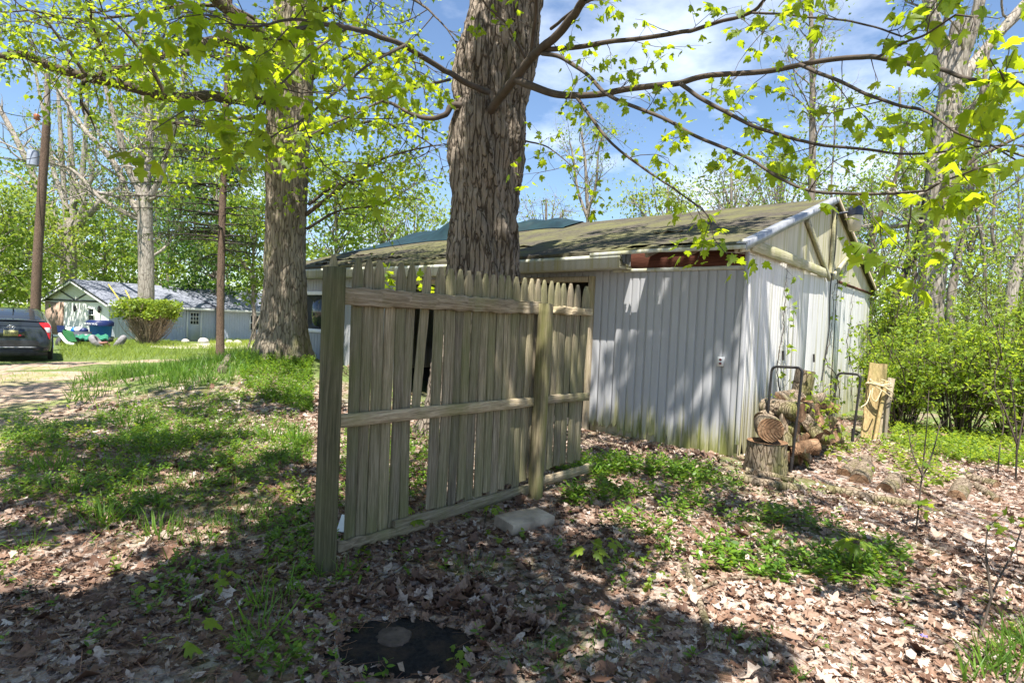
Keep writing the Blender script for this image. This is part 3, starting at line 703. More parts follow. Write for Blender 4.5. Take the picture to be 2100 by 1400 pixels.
OVAL = (np.array([(0, 0, 0), (.2, .35, -.03), (.17, .7, -.08), (0, 1, -.18), (-.17, .7, -.08), (-.2, .35, -.03)], float), [(0, 1, 5), (1, 2, 4), (1, 4, 5), (2, 3, 4)])
RHOMB = (np.array([(0, 0, 0), (.32, .45, -.06), (0, 1, -.16), (-.32, .45, -.06)], float), [(0, 1, 3), (1, 2, 3)])
def rdirs(rng, n): return unit(rng.normal(size=(n, 3)))
def leaf_frame(rng, Y, up=(0, 0, 1), spread=.5):
    n = len(Y); Z = unit(np.asarray(up, float) + rng.normal(0, spread, (n, 3))); X = unit(np.cross(Y, Z)); Z = np.cross(X, Y); return X, Y, Z
class Leaves:
    def __init__(s): s.p = []; s.y = []; s.z = []; s.s = []
    def cluster(s, rng, p, d, n, size, out=.10, hang=.5):
        """a spray of leaves round a twig end"""
        Y = unit(rng.normal(0, .75, (n, 3)) + np.asarray(d) * .7 + V(0, 0, -hang))
        s.p.append(p + Y * (out * rng.uniform(.2, 1.1, (n, 1))) + rng.normal(0, out * .25, (n, 3))); s.y.append(Y); s.s.append(size * rng.uniform(.65, 1.2, n))
    def cloud(s, rng, pos, size, hang=.4):
        n = len(pos); s.p.append(np.asarray(pos)); s.y.append(unit(rng.normal(0, .8, (n, 3)) + V(0, 0, -hang))); s.s.append(size * rng.uniform(.6, 1.25, n))
    def count(s): return sum(len(a) for a in s.p)
    def build(s, rng, name, mat, parent, tmpl, spread=.45, loc=None):
        p, y, sc = np.vstack(s.p), np.vstack(s.y), np.concatenate(s.s)
        X, Y, Z = leaf_frame(rng, y, spread=spread); m = MB(); T = tmpl if isinstance(tmpl, list) else [tmpl]; w = rng.integers(0, len(T), len(p)); X = X * rng.uniform(.78, 1.12, (len(p), 1)); Z = Z * rng.uniform(.3, 1.5, (len(p), 1))
        for k, t_ in enumerate(T): i = w == k; m.inst(t_[0], t_[1], p[i], X[i], Y[i], Z[i], sc[i])
        return m.build(name, mat, parent, loc=loc)
def wander(rng, p, d, L, n, w=.25, up=0.0):
    pts = [np.asarray(p, float)]; d = unit(np.asarray(d, float))
    for i in range(n):
        d = unit(d + rng.normal(0, w, 3) + V(0, 0, up)); pts.append(pts[-1] + d * L / n)
    return np.array(pts)
def twig(rng, m, lv, p, d, L, r, leafsize, nleaf, sub=2, droop=-.05, k=4, out=.10, every=True):
    q = wander(rng, p, d, L, 4, .22, droop); m.tube(q, np.linspace(r, r * .35, 5), k)
    if lv is not None:
        lv.cluster(rng, q[-1], q[-1] - q[-2], nleaf, leafsize, out)
        if every and nleaf > 2: lv.cluster(rng, q[2], q[2] - q[1], max(1, nleaf // 2), leafsize, out)
    for j in range(sub):
        i = rng.integers(1, 4); dd = unit(unit(q[i + 1] - q[i]) + rng.normal(0, .6, 3))
        twig(rng, m, lv, q[i], dd, L * rng.uniform(.35, .65), r * .6, leafsize, nleaf, 0, droop, k, out, every)
def limb(rng, m, lv, pts, r0, r1, every=.3, tl=(.3, .9), leafsize=.1, nleaf=5, start=.15, sub=2, k=8, droop=-.05, flat=.6, out=.10, tr=.006):
    q = smoothpath(pts, 6); n = len(q); f = np.linspace(0, 1, n)
    wob = (fbm(np.stack([f * 9, f * 0 + pts[0][0], f * 0 + pts[0][1]], -1), 7, 3)[:, None] - .45) * V(.0, .0, 1.2) * r0
    q = q + wob; m.tube(q, r0 + (r1 - r0) * f ** .8, k)
    seg = np.linalg.norm(np.diff(q, axis=0), axis=1); L = seg.sum(); cum = np.concatenate([[0], np.cumsum(seg)])
    t = start * L + rng.uniform(0, every)
    while t < L:
        i = min(np.searchsorted(cum, t) - 1, n - 2); i = max(i, 0); p = q[i] + (q[i + 1] - q[i]) * ((t - cum[i]) / max(seg[i], 1e-6)); tg = unit(q[i + 1] - q[i])
        d = unit(tg * rng.uniform(.2, 1) + rng.normal(0, 1, 3) * V(1, 1, flat)); twig(rng, m, lv, p, d, rng.uniform(*tl), min(tr, r0 * .4), leafsize, nleaf, sub, droop, out=out)
        t += every * rng.uniform(.5, 1.5)
    twig(rng, m, lv, q[-1], q[-1] - q[-2], rng.uniform(*tl), r1, leafsize, nleaf, sub, droop, out=out)
def trunk(m, path, radii, k=64, step=.035, seed=0, lobes=.06, ridge=.035, fine=.012, twist=.0, flare=0.0, flare_h=.4, nroot=5, fr=3.2, fz=.55):
    q = smoothpath(path, 10); L = np.linalg.norm(np.diff(q, axis=0), axis=1).sum(); n = int(L / step)
    u = np.linspace(0, len(q) - 1, n); pts = np.stack([np.interp(u, np.arange(len(q)), q[:, i]) for i in range(3)], -1)
    r = np.interp(np.linspace(0, 1, n), np.linspace(0, 1, len(radii)), radii)
    th = np.arange(k) / k * 2 * math.pi; z = pts[:, 2:3]; T = th[None] + twist * (z - z[0])
    c, s_ = np.cos(T), np.sin(T); zz = np.broadcast_to(z, c.shape)
    lo = fbm(np.stack([c * 1.1, s_ * 1.1, zz * .55], -1) + seed, seed, 3) - .45
    n1 = vnoise(np.stack([c * fr * 1.9, s_ * fr * 1.9, zz * fz * 2.2], -1) + seed * 3, seed + 1); rid = 1 - np.abs(2 * n1 - 1)
    n2 = vnoise(np.stack([c * fr * 4.6, s_ * fr * 4.6, zz * fz * 9], -1), seed + 2); rid2 = 1 - np.abs(2 * n2 - 1)
    n3 = vnoise(np.stack([c * fr * 9, s_ * fr * 9, zz * 22], -1), seed + 3)
    rr = r[:, None] * (1 + lobes * 2 * lo) - ridge * rid ** 2 - ridge * .6 * rid2 ** 2 + fine * (n3 - .5)
    if flare:
        h = z - z[0]; rr = rr * (1 + flare * np.exp(-h / flare_h) * (.55 + .45 * np.cos(nroot * th[None] + seed + .8 * np.sin(th[None] * 2))))
    t = unit(np.gradient(pts, axis=0)); a = unit(np.cross(t, V(0, 1, 0.0001))); b = np.cross(t, a)
    m.loft(pts[:, None] + rr[..., None] * (np.cos(th)[None, :, None] * a[:, None] + np.sin(th)[None, :, None] * b[:, None]), True)
def PP(depths, pix):
    d = np.interp(np.linspace(0, 1, len(pix)), np.linspace(0, 1, len(depths)), depths); return [P(x, y, dd) for (x, y), dd in zip(pix, d)]

# ------------------------------------------------------------------ the big twisted maple behind the fence
rng = np.random.default_rng(42)
CD = 8.5
cb = onground(P(965, 700, CD)[0], CD)
mt = thing('maple_tree', cb, 'huge old maple with thick furrowed twisted trunk standing right behind the picket fence', 'tree')
m = MB()
pth = [cb - UP * .25, cb + UP * .25, P(985, 640, CD), P(990, 540, CD), P(991, 450, CD), P(993, 380, CD), P(997, 310, CD), P(1001, 268, CD), P(1009, 220, CD), P(1016, 155, CD), P(1025, 100, CD), P(1035, 40, CD), P(1045, -40, CD), P(1050, -140, CD)]
pr = [.86, .72, .64, .59, .57, .575, .60, .615, .58, .63, .64, .60, .55, .5]
trunk(m, pth, pr, 150, .025, 3, .10, .085, .022, .6, .35, .35, 5, 1.9, .34)
# burl / limb collar and the hollow scar
tk = m.build('trunk', M['bark_maple'], mt, smooth=True)
m = MB(); trunk(m, [P(1045, -30, CD), P(1010, -180, CD), P(960, -420, CD)], [.42, .36, .25], 40, .05, 8); trunk(m, [P(1055, -30, CD), P(1110, -200, CD), P(1150, -460, CD)], [.42, .34, .25], 40, .05, 9)
m.build('fork', M['bark_maple'], mt, smooth=True)
m = MB(); lv = Leaves(); LS = .088
f0 = P(992, 250, CD - .62)
K = [
 ([8.35, 7.5, 7.0, 6.6, 6.2], [(985, 262), (1018, 212), (1054, 164), (1089, 119), (1110, 100), (1147, 67), (1176, 32), (1200, -4)], .066, .042, 0),
 ([7.4, 6.6, 5.6, 4.4, 3.2], [(1058, 166), (1089, 177), (1137, 193), (1179, 197), (1231, 193), (1282, 183), (1346, 175), (1395, 169), (1452, 154), (1567, 145), (1643, 133), (1753, 120), (1799, 118), (1864, 133), (1925, 143), (1986, 160), (2070, 168)], .05, .010, 1),
 ([6.9, 6.2, 5.4, 4.6], [(1109, 104), (1186, 96), (1250, 87), (1314, 80), (1400, 67), (1430, 59), (1483, 44), (1540, 26), (1567, 0), (1600, -40)], .032, .012, 1),
 ([4.9, 4.2, 3.6], [(1544, 26), (1605, 29), (1662, 36), (1711, 40), (1780, 52), (1850, 75)], .010, .005, 1),
 ([6.9, 6.0, 5.0, 3.8, 2.9], [(1112, 111), (1147, 116), (1179, 135), (1208, 157), (1234, 186), (1266, 206), (1314, 225), (1376, 251), (1426, 278), (1498, 309), (1544, 331), (1601, 366), (1654, 389), (1730, 396), (1833, 396), (1900, 390)], .026, .006, 1),
 ([6.5, 5.8, 5.2, 4.6], [(1182, 199), (1205, 231), (1231, 267), (1266, 305), (1314, 341), (1362, 373), (1400, 400), (1440, 428)], .020, .006, 1),
 ([5.2, 4.6, 4.0, 3.4], [(1395, 171), (1433, 198), (1490, 230), (1548, 259), (1624, 284), (1692, 299), (1776, 307), (1852, 316), (1929, 312), (2010, 300)], .020, .005, 1),
 ([4.4, 3.8, 3.2, 2.9], [(1640, 133), (1681, 150), (1730, 170), (1776, 194), (1833, 213), (1890, 225), (1929, 248), (1967, 274), (2040, 300)], .015, .005, 1),
 ([3.9, 3.4, 3.0], [(1799, 118), (1850, 90), (1900, 70), (1960, 30)], .010, .005, 1),
 ([7.9, 7.0, 5.6, 4.2, 3.2], [(1000, 190), (967, 177), (929, 154), (896, 134), (829, 94), (771, 74), (714, 57), (671, 51), (600, 60)], .045, .010, 2),
 ([8.2, 8.2, 8.4, 8.6], [(975, 226), (929, 217), (914, 234), (880, 243), (846, 234), (800, 211), (750, 200)], .055, .018, 2),
 ([7.4, 6.6, 5.6, 4.8], [(923, 163), (843, 183), (786, 206), (714, 240), (657, 266), (600, 300)], .018, .006, 2),
 ([5.2, 4.2, 3.4], [(829, 94), (760, 130), (700, 180), (640, 230), (600, 260)], .014, .005, 2),
 ([4.4, 3.6, 3.0], [(714, 57), (650, 100), (590, 160), (540, 200)], .010, .004, 2),
 ([3.6, 3.1, 2.8], [(671, 51), (600, 40), (530, 55), (480, 50)], .010, .004, 2),
 ([7.3, 7.0, 6.6], [(1089, 119), (1094, 70), (1100, 20), (1098, -30)], .03, .018, 1),
 ([7.4, 7.2, 7.0], [(1080, 125), (1062, 90), (1040, 50), (1000, 15), (985, -10)], .022, .010, 1),
 ([7.6, 7.2, 6.6, 6.2], [(1078, 290), (1120, 300), (1160, 330), (1200, 370)], .012, .004, 1),
 ([7.0, 6.4, 5.8, 5.2], [(1130, 60), (1180, 20), (1250, -20), (1330, -50)], .02, .01, 1),
]
for dep, pix, r0, r1, kind in K:
    pts = PP(dep, pix)
    if kind == 0: limb(rng, m, lv, pts, r0, r1, .8, (.3, .6), LS, 3, .5, 1, 10)
    elif kind == 1: limb(rng, m, lv, pts, r0, r1, .42, (.25, .75), LS, 3, .08, 2, 8, flat=.6, tr=.0045, out=.085)
    else: limb(rng, m, lv, pts, r0, r1, .44, (.25, .75), LS, 4, .22, 2, 8, flat=.7, tr=.005)
# a bushy low spray of bright leaves left of the trunk
for i in range(7):
    px, py = rng.normal(770, 60), rng.normal(170, 75)
    if py > 400 or px > 880: continue
    p = P(px, py, rng.uniform(3.6, 7)); twig(rng, m, lv, p, unit(V(-.8, -.3, -.1) + rng.normal(0, .5, 3)), rng.uniform(.3, .6), .004, LS, 6, 1)
for i in range(4):
    p = P(rng.uniform(430, 620), rng.uniform(-10, 360), rng.uniform(2.6, 3.6)); twig(rng, m, lv, p, unit(V(-.8, -.2, -.2) + rng.normal(0, .5, 3)), rng.uniform(.25, .5), .0035, LS, 5, 1)
for px, py, dd in ((1905, 385, 2.7), (1925, 370, 2.75), (1885, 378, 2.7), (1560, 310, 4.0), (1520, 305, 4.1), (1845, 300, 3.2), (2030, 120, 2.7), (2070, 90, 2.7), (2010, 300, 2.9), (1420, 460, 5.4), (1440, 475, 5.4), (1395, 480, 5.5), (1900, 40, 3.4)):
    p = P(px, py, dd); twig(rng, m, lv, p, unit(V(.3, 0, -.6) + rng.normal(0, .4, 3)), .15, .003, LS * 1.15, 4, 0)
m.build('branch', M['twig'], mt, smooth=True)
lv.build(rng, 'foliage', M['leaf_near'], mt, MAPLES, .4)

# ------------------------------------------------------------------ the straight old tree on the mound, left
LD = 12.4
lb = onground(P(582, 700, LD)[0], LD)
lt = thing('old_tree', lb, 'tall old grey tree with thick straight trunk on the ivy mound left of the shed', 'tree')
m = MB()
trunk(m, [lb - UP * .3, P(581, 680, LD), P(584, 600, LD), P(586, 500, LD), P(588, 400, LD), P(590, 300, LD), P(594, 200, LD), P(600, 100, LD), P(604, 0, LD), P(608, -150, LD), P(610, -400, LD)], [.58, .50, .46, .445, .44, .46, .47, .44, .42, .36, .25], 96, .035, 17, .06, .035, .012, .12, .45, .5, 6, 2.6, .5)
m.build('trunk', M['bark_left'], lt, smooth=True)
m = MB(); lv = Leaves(); rng = np.random.default_rng(77)
for dep, pix, r0, r1, n in (
 ([12.2, 11, 10, 9.6], [(555, 205), (500, 203), (443, 200), (400, 199), (339, 196), (250, 171), (178, 157), (107, 139), (54, 114), (0, 116), (-60, 110)], .12, .06, 5),
 ([12.2, 11.4, 10.6, 10], [(560, 140), (520, 112), (468, 89), (428, 82), (393, 103), (321, 118), (268, 135), (193, 153)], .11, .045, 5),
 ([12.2, 11.5, 11], [(560, 105), (540, 75), (505, 45), (455, 10), (420, -30)], .16, .11, 4),
 ([12.4, 12, 11.6, 11.4], [(628, 440), (680, 400), (740, 350), (800, 320), (880, 300)], .05, .015, 4),
 ([12.4, 12.4, 12.8, 13], [(632, 420), (690, 380), (760, 365), (830, 330)], .04, .012, 4),
 ([12.4, 12.6, 13, 13], [(628, 470), (700, 430), (780, 420), (850, 380)], .035, .01, 4),
 ([12.4, 12, 11], [(636, 280), (700, 260), (770, 250), (840, 270), (890, 300)], .05, .012, 5),
 ([12.4, 12, 11.5], [(640, 160), (700, 120), (780, 110), (860, 130)], .06, .012, 5),
 ([12.4, 11.4, 10.5], [(600, 60), (680, 10), (770, -20), (850, 0), (900, 40)], .06, .015, 5),
 ([12.2, 11, 10], [(560, 60), (480, 20), (380, 10), (280, 30), (160, 40), (60, 20)], .05, .015, 6),
 ([12.2, 11, 10], [(555, 250), (500, 240), (430, 260), (360, 250)], .04, .012, 5),
 ([10.2, 9.8, 9.4], [(339, 196), (300, 120), (250, 60), (190, 10)], .04, .012, 6),
 ([10, 9.6, 9.4], [(178, 157), (130, 90), (90, 40), (40, 10)], .035, .01, 6),
 ([10.4, 10, 9.6], [(250, 171), (215, 110), (190, 50), (185, -10)], .03, .01, 6)):
    limb(rng, m, lv, PP(dep, pix), r0, r1, .22, (.5, 1.25), .10, max(3, n - 1), .12, 3, 8, flat=.8, out=.16, tr=.012)
for i in range(130):      # leafy sprays filling the left crown
    px, py = rng.uniform(-30, 640), rng.uniform(-40, 190)
    if rng.random() < .5: px, py = rng.uniform(380, 860), rng.uniform(-20, 400)
    p = P(px, py, rng.uniform(9.5, 13)); twig(rng, m, lv, p, rdirs(rng, 1)[0], rng.uniform(.4, .8), .006, .10, 6, 2, out=.2)
m.build('limb', M['bark_dark'], lt, smooth=True)
lv.build(rng, 'foliage', M['leaf_mid'], lt, MAPLE2, .5)

# ------------------------------------------------------------------ slender spruce with dead boughs
sb = G(452, 737); SD = sb[1]
st = thing('spruce_tree', sb, 'slender dark spruce trunk with bare drooping boughs left of the big old tree', 'tree')
m = MB(); trunk(m, [sb - UP * .2, P(452, 640, SD), P(455, 480, SD), P(460, 320, SD), P(465, 180, SD), P(470, 60, SD), P(474, -80, SD), P(478, -300, SD)], [.155, .135, .125, .115, .10, .09, .075, .05], 40, .05, 31, .04, .012, .006, 0, .25, .3)
m.build('trunk', M['bark_spruce'], st, smooth=True)
m = MB(); lv = Leaves(); rng = np.random.default_rng(5)
for i in range(84):
    py = rng.uniform(-60, 560); left = rng.random() < .68
    p0 = P(452 + (640 - py) * .03, py, SD); L = rng.uniform(1.2, 3.6) if left else rng.uniform(.6, 1.5)
    az = rng.normal(math.pi if left else 0, .55); d = V(math.cos(az), math.sin(az), .18)
    q = [p0 + d * L * f + V(0, 0, -.30 * L * f * f + .10 * L * f ** 3) for f in np.linspace(0, 1, 8)]
    q = np.array(q) + rng.normal(0, .015, (8, 3)); m.tube(q, np.linspace(.038, .011, 8), 5)
    for j in range(int(L * 13)):
        f = rng.uniform(.15, 1); k = min(int(f * 7), 6); a = q[k] + (q[k + 1] - q[k]) * (f * 7 - k)
        dd = unit(d * .5 + rng.normal(0, .5, 3) + V(0, 0, -.55)); l2 = rng.uniform(.12, .38); b = a + dd * l2; c_ = b + unit(dd + V(0, 0, -.6)) * l2 * .5
        m.tube([a, b, c_], [.008, .006, .003], 3)
        if rng.random() < .6:
            n = 14; ff = rng.uniform(0, 1, (n, 1)); pos = a + (b - a) * ff; Y = unit(dd + rng.normal(0, .55, (n, 3))); lv.p.append(pos); lv.y.append(Y); lv.s.append(np.full(n, .10))
m.build('bough', M['bough'], st)
NEED = (np.array([(-.05, 0, 0), (.05, 0, 0), (.07, .6, -.03), (0, 1, -.05), (-.07, .6, -.03)], float), [(0, 1, 2), (0, 2, 4), (2, 3, 4)])
lv.build(rng, 'needles', M['needle'], st, NEED)

# ================================================================== background trees
def grow(rng, m, lv, p, d, L, r, lev, leafsize, nleaf, up=.05, w=.18, kids=(3, 5), k=6, out=.35, ang=.7, leafy=1.0):
    q = wander(rng, p, d, L, 6, w, up); m.tube(q, np.linspace(r, r * .45, 7), max(3, k))
    if lev <= 0:
        if lv is not None and rng.random() < leafy: lv.cluster(rng, q[-1], q[-1] - q[-2], nleaf, leafsize, out); lv.cluster(rng, q[4], q[4] - q[3], max(1, nleaf // 2), leafsize, out)
        return
    for j in range(rng.integers(*kids)):
        i = rng.integers(2, 6); dd = unit(unit(q[i + 1] - q[i]) + rng.normal(0, ang, 3)); grow(rng, m, lv, q[i], dd, L * rng.uniform(.4, .65), r * rng.uniform(.35, .5), lev - 1, leafsize, nleaf, up, w * 1.2, kids, k - 2, out, ang, leafy)
    grow(rng, m, lv, q[-1], unit(q[-1] - q[-2]), L * .55, r * .42, lev - 1, leafsize, nleaf, up, w * 1.2, kids, k - 2, out, ang, leafy)
def stems_tree(seed, depth, base, stems, label, name='tree', bark='bark_far', leaf='leaf_far', leafsize=.13, nleaf=7, lev=2, branches=9, bl=(1.5, 3.5), group=None, leafy=.8, out=.35, start=.25, up=.06, bentry=None, tall=0, ang=.7, rb=.4):
    """stems: [(pixel polyline, radius start, radius end)], the first starts at the base pixel"""
    rng = np.random.default_rng(seed); q0 = P(*base, depth); b = onground(q0[0], q0[1]); t = thing(name, b, label, 'tree', group); m = MB(); lv = Leaves(); wood = MB()
    for i, (pix, r0, r1) in enumerate(stems):
        pts = [P(x, y, depth + (.12 * j * (1 if (i + seed) % 2 else -1) if i else 0)) for j, (x, y) in enumerate(pix)]
        if i == 0: pts = [b - UP * .2] + pts
        if tall: pts = pts + [pts[-1] + unit(pts[-1] - pts[-2]) * tall]
        q = smoothpath(pts, 6); n = len(q)
        if i == 0 and r0 > .12: trunk(m, pts, np.linspace(r0, r1, 12), 36, .09, seed, .05, r0 * .06, .01, 0, .35, .4, fr=2.4)
        else: m.tube(q, np.linspace(r0, r1, n), 9)
        for j in range(branches):
            f = rng.uniform(start, 1); a = q[min(int(f * (n - 1)), n - 2)]; tg = unit(q[min(int(f * (n - 1)) + 1, n - 1)] - a + 1e-6)
            dd = unit(tg * .5 + rng.normal(0, .8, 3) * V(1, 1, .5) + V(0, 0, .15)); rr = (r0 + (r1 - r0) * f) * rb
            grow(rng, wood, lv, a, dd, rng.uniform(*bl) * (1.15 - .5 * f), max(.012, min(rr, .09)), lev, leafsize, nleaf, up, leafy=leafy, out=out, ang=ang)
    m.f = {k: m.f[k] + [f + m.n for f in wood.f[k]] for k in (3, 4)}; m.m = {k: m.m[k] + wood.m[k] for k in (3, 4)}; m.v += wood.v; m.n += wood.n
    m.build('trunk', M[bark], t, smooth=True)
    if lv.p: lv.build(rng, 'foliage', M[leaf], t, RHOMB, .6)
    return t
def crown_tree(seed, px, ytop, ybot, depth, width_px, label, leaf='leaf_far', n=5000, leafsize=.2, name='tree', group=None, trunk_r=.18, bark='bark_far', dens=26):
    """a full leafy tree: trunk, limbs and leaf clumps through an uneven crown reaching from ybot up to ytop"""
    rng = np.random.default_rng(seed); q0 = P(px, 620, depth); b = onground(q0[0], q0[1]); t = thing(name, b, label, 'tree', group)
    top, bot = P(px, ytop, depth), P(px, ybot, depth); R = width_px / 2 / FPX * depth; hgt = top[2] - bot[2]; c = (top + bot) / 2
    m = MB(); trunk(m, [b - UP * .2, b + UP * 1.5 + V(.1, 0, 0), (c + b) / 2, c, top - UP * hgt * .1], np.linspace(trunk_r, trunk_r * .25, 8), 18, .18, seed, .05, .01, .005, 0, .3); wood = MB(); lv = Leaves()
    for i in range(dens):
        d = rdirs(rng, 1)[0]; rad_ = rng.uniform(.35, 1.0) ** .6; cc = c + d * V(R, R, hgt / 2) * rad_
        z0 = b[2] + max(1.0, (cc[2] - b[2]) * .7); a = V(b[0] + (c[0] - b[0]) * .8, b[1], z0)
        mid = (a + cc) / 2 + rng.normal(0, .2, 3) * R * .4 + UP * .1; q = smoothpath([a, mid, cc], 4); wood.tube(q, np.linspace(.05, .012, len(q)), 4)
        nn = n // dens; cr_ = R * rng.uniform(.22, .42); nb = 7
        for k in range(nb):
            e = cc + rng.normal(0, 1, 3) * cr_ * V(1, 1, .7); wood.tube([cc, (cc + e) / 2 + rng.normal(0, .05, 3), e], [.012, .008, .004], 3)
            mm = nn // nb; lv.cloud(rng, e + rng.normal(0, 1, (mm, 3)) * cr_ * .36 * V(1, 1, .55), leafsize)
    m.build('trunk', M[bark], t, smooth=True); wood.build('branch', M[bark], t); lv.build(rng, 'foliage', M[leaf], t, RHOMB, .6); return t
# --- left: two pollarded giants, woods behind the house
stems_tree(101, 47, (140, 600), [([(141, 540), (141, 505), (138, 480)], .62, .55), ([(138, 490), (105, 450), (85, 400), (55, 330), (20, 260), (-20, 190)], .34, .16), ([(140, 480), (150, 440), (150, 380), (145, 300), (142, 210), (138, 100)], .34, .10), ([(145, 470), (170, 430), (168, 380), (175, 280), (180, 180), (185, 90)], .3, .08), ([(140, 470), (132, 400), (126, 300), (120, 200), (112, 110)], .25, .08), ([(150, 470), (200, 420), (225, 395)], .35, .15), ([(125, 470), (95, 410), (50, 370), (10, 350)], .2, .08), ([(150, 420), (190, 360), (175, 290), (205, 200)], .2, .06), ([(138, 430), (110, 350), (95, 260), (75, 160), (60, 70)], .22, .06)],
           'huge pollarded grey tree with many upright bare shoots behind the left end of the house', 'pollarded_tree', 'bark_grey', 'leaf_far', .16, 3, 1, 9, (1.0, 3.0), leafy=.25, out=.3)
stems_tree(102, 34.5, (300, 640), [([(300, 560), (298, 480), (297, 430), (292, 390)], .46, .40), ([(290, 440), (262, 400), (240, 345), (205, 300), (170, 262), (130, 200), (90, 150), (40, 110)], .22, .07), ([(292, 400), (270, 360), (255, 320), (240, 260), (222, 200), (205, 130), (185, 0)], .24, .08), ([(296, 400), (305, 330), (305, 250), (292, 160), (290, 40)], .28, .10), ([(300, 420), (330, 360), (345, 300), (370, 220), (380, 100)], .2, .07), ([(290, 420), (230, 400), (170, 385), (120, 330), (60, 300)], .14, .05), ([(285, 450), (210, 410), (150, 350), (90, 330), (0, 290)], .15, .04)],
           'grey rough barked tree with knobbly limbs rising behind the round bush', 'roadside_tree', 'bark_grey', 'leaf_far', .15, 4, 2, 9, (1.2, 3.2), leafy=.55, out=.35)
for k, (sx, px, y0, y1, dp, w, lf, n, lab) in enumerate([
 (1, 60, 395, 640, 44, 200, 'leaf_far_yellow', 5200, 'pale yellow green leafy tree far behind the parked car'),
 (2, -20, 330, 650, 34, 190, 'leaf_far', 5600, 'bushy green tree at the far left edge beyond the car'),
 (3, 215, 400, 620, 52, 170, 'leaf_far', 4600, 'green leafy tree behind the house gable'),
 (4, 345, 300, 620, 48, 190, 'leaf_far', 6000, 'dense green tree rising behind the middle of the house roof'),
 (5, 445, 260, 625, 44, 190, 'leaf_dark', 6000, 'dark green tree behind the house seen past the slender spruce'),
 (6, 520, 380, 625, 40, 130, 'leaf_far', 4200, 'mid green tree behind the right end of the house'),
 (7, 690, 330, 560, 36, 190, 'leaf_far', 4200, 'leafy tree showing above the far end of the shed roof'),
 (8, 250, 250, 560, 60, 190, 'leaf_dark', 4200, 'tall dark green tree deepest in the woods behind the house'),
 (9, 110, 300, 600, 62, 160, 'leaf_far', 3800, 'tall thin leaved tree far behind the utility pole'),
 (10, 400, 150, 520, 56, 200, 'leaf_far', 5000, 'tall bright green tree high behind the spruce boughs'),
 (11, 320, 60, 360, 60, 240, 'leaf_far', 4600, 'tallest green crown over the woods behind the house'),
 (12, 600, 120, 480, 52, 220, 'leaf_far', 4800, 'tall light green tree behind the old trunk on the mound'),
 (13, 790, 300, 520, 48, 200, 'leaf_far', 2600, 'airy green tree between the old tree and the twisted maple'),
 (14, 850, 380, 520, 55, 150, 'leaf_far_yellow', 1500, 'faint yellow green tree low above the tarp on the shed')]):
    crown_tree(200 + sx, px, y0, y1, dp, w, lab, lf, n, .17 + .0032 * dp, ['broadleaf_tree'][0], 'woods behind the house', dens=34)
# --- centre: sparse birchlike stems and young trees behind the shed roof
stems_tree(301, 30, (1205, 600), [([(1206, 470), (1203, 400), (1200, 330), (1192, 270)], .12, .05), ([(1203, 440), (1222, 380), (1227, 310), (1235, 280)], .09, .03), ([(1206, 450), (1185, 390), (1175, 320), (1168, 290)], .09, .03)], 'sparse clump of thin bare stems behind the shed roof beside the twisted maple', 'young_tree', 'bark_far', 'leaf_far', .12, 3, 2, 9, (.9, 2.2), leafy=.4, out=.3)
crown_tree(302, 1370, 372, 470, 26, 150, 'small yellow green tree peeping over the middle of the shed roof', 'leaf_far_yellow', 1900, .17, 'young_tree', dens=26)
crown_tree(303, 1500, 330, 470, 30, 210, 'thin leaved green tree behind the shed roof ridge', 'leaf_far', 1700, .17, 'young_tree', dens=40)
crown_tree(304, 1120, 400, 480, 34, 130, 'wispy low tree behind the roof right of the twisted maple', 'leaf_far_yellow', 500, .17, 'young_tree', dens=26)
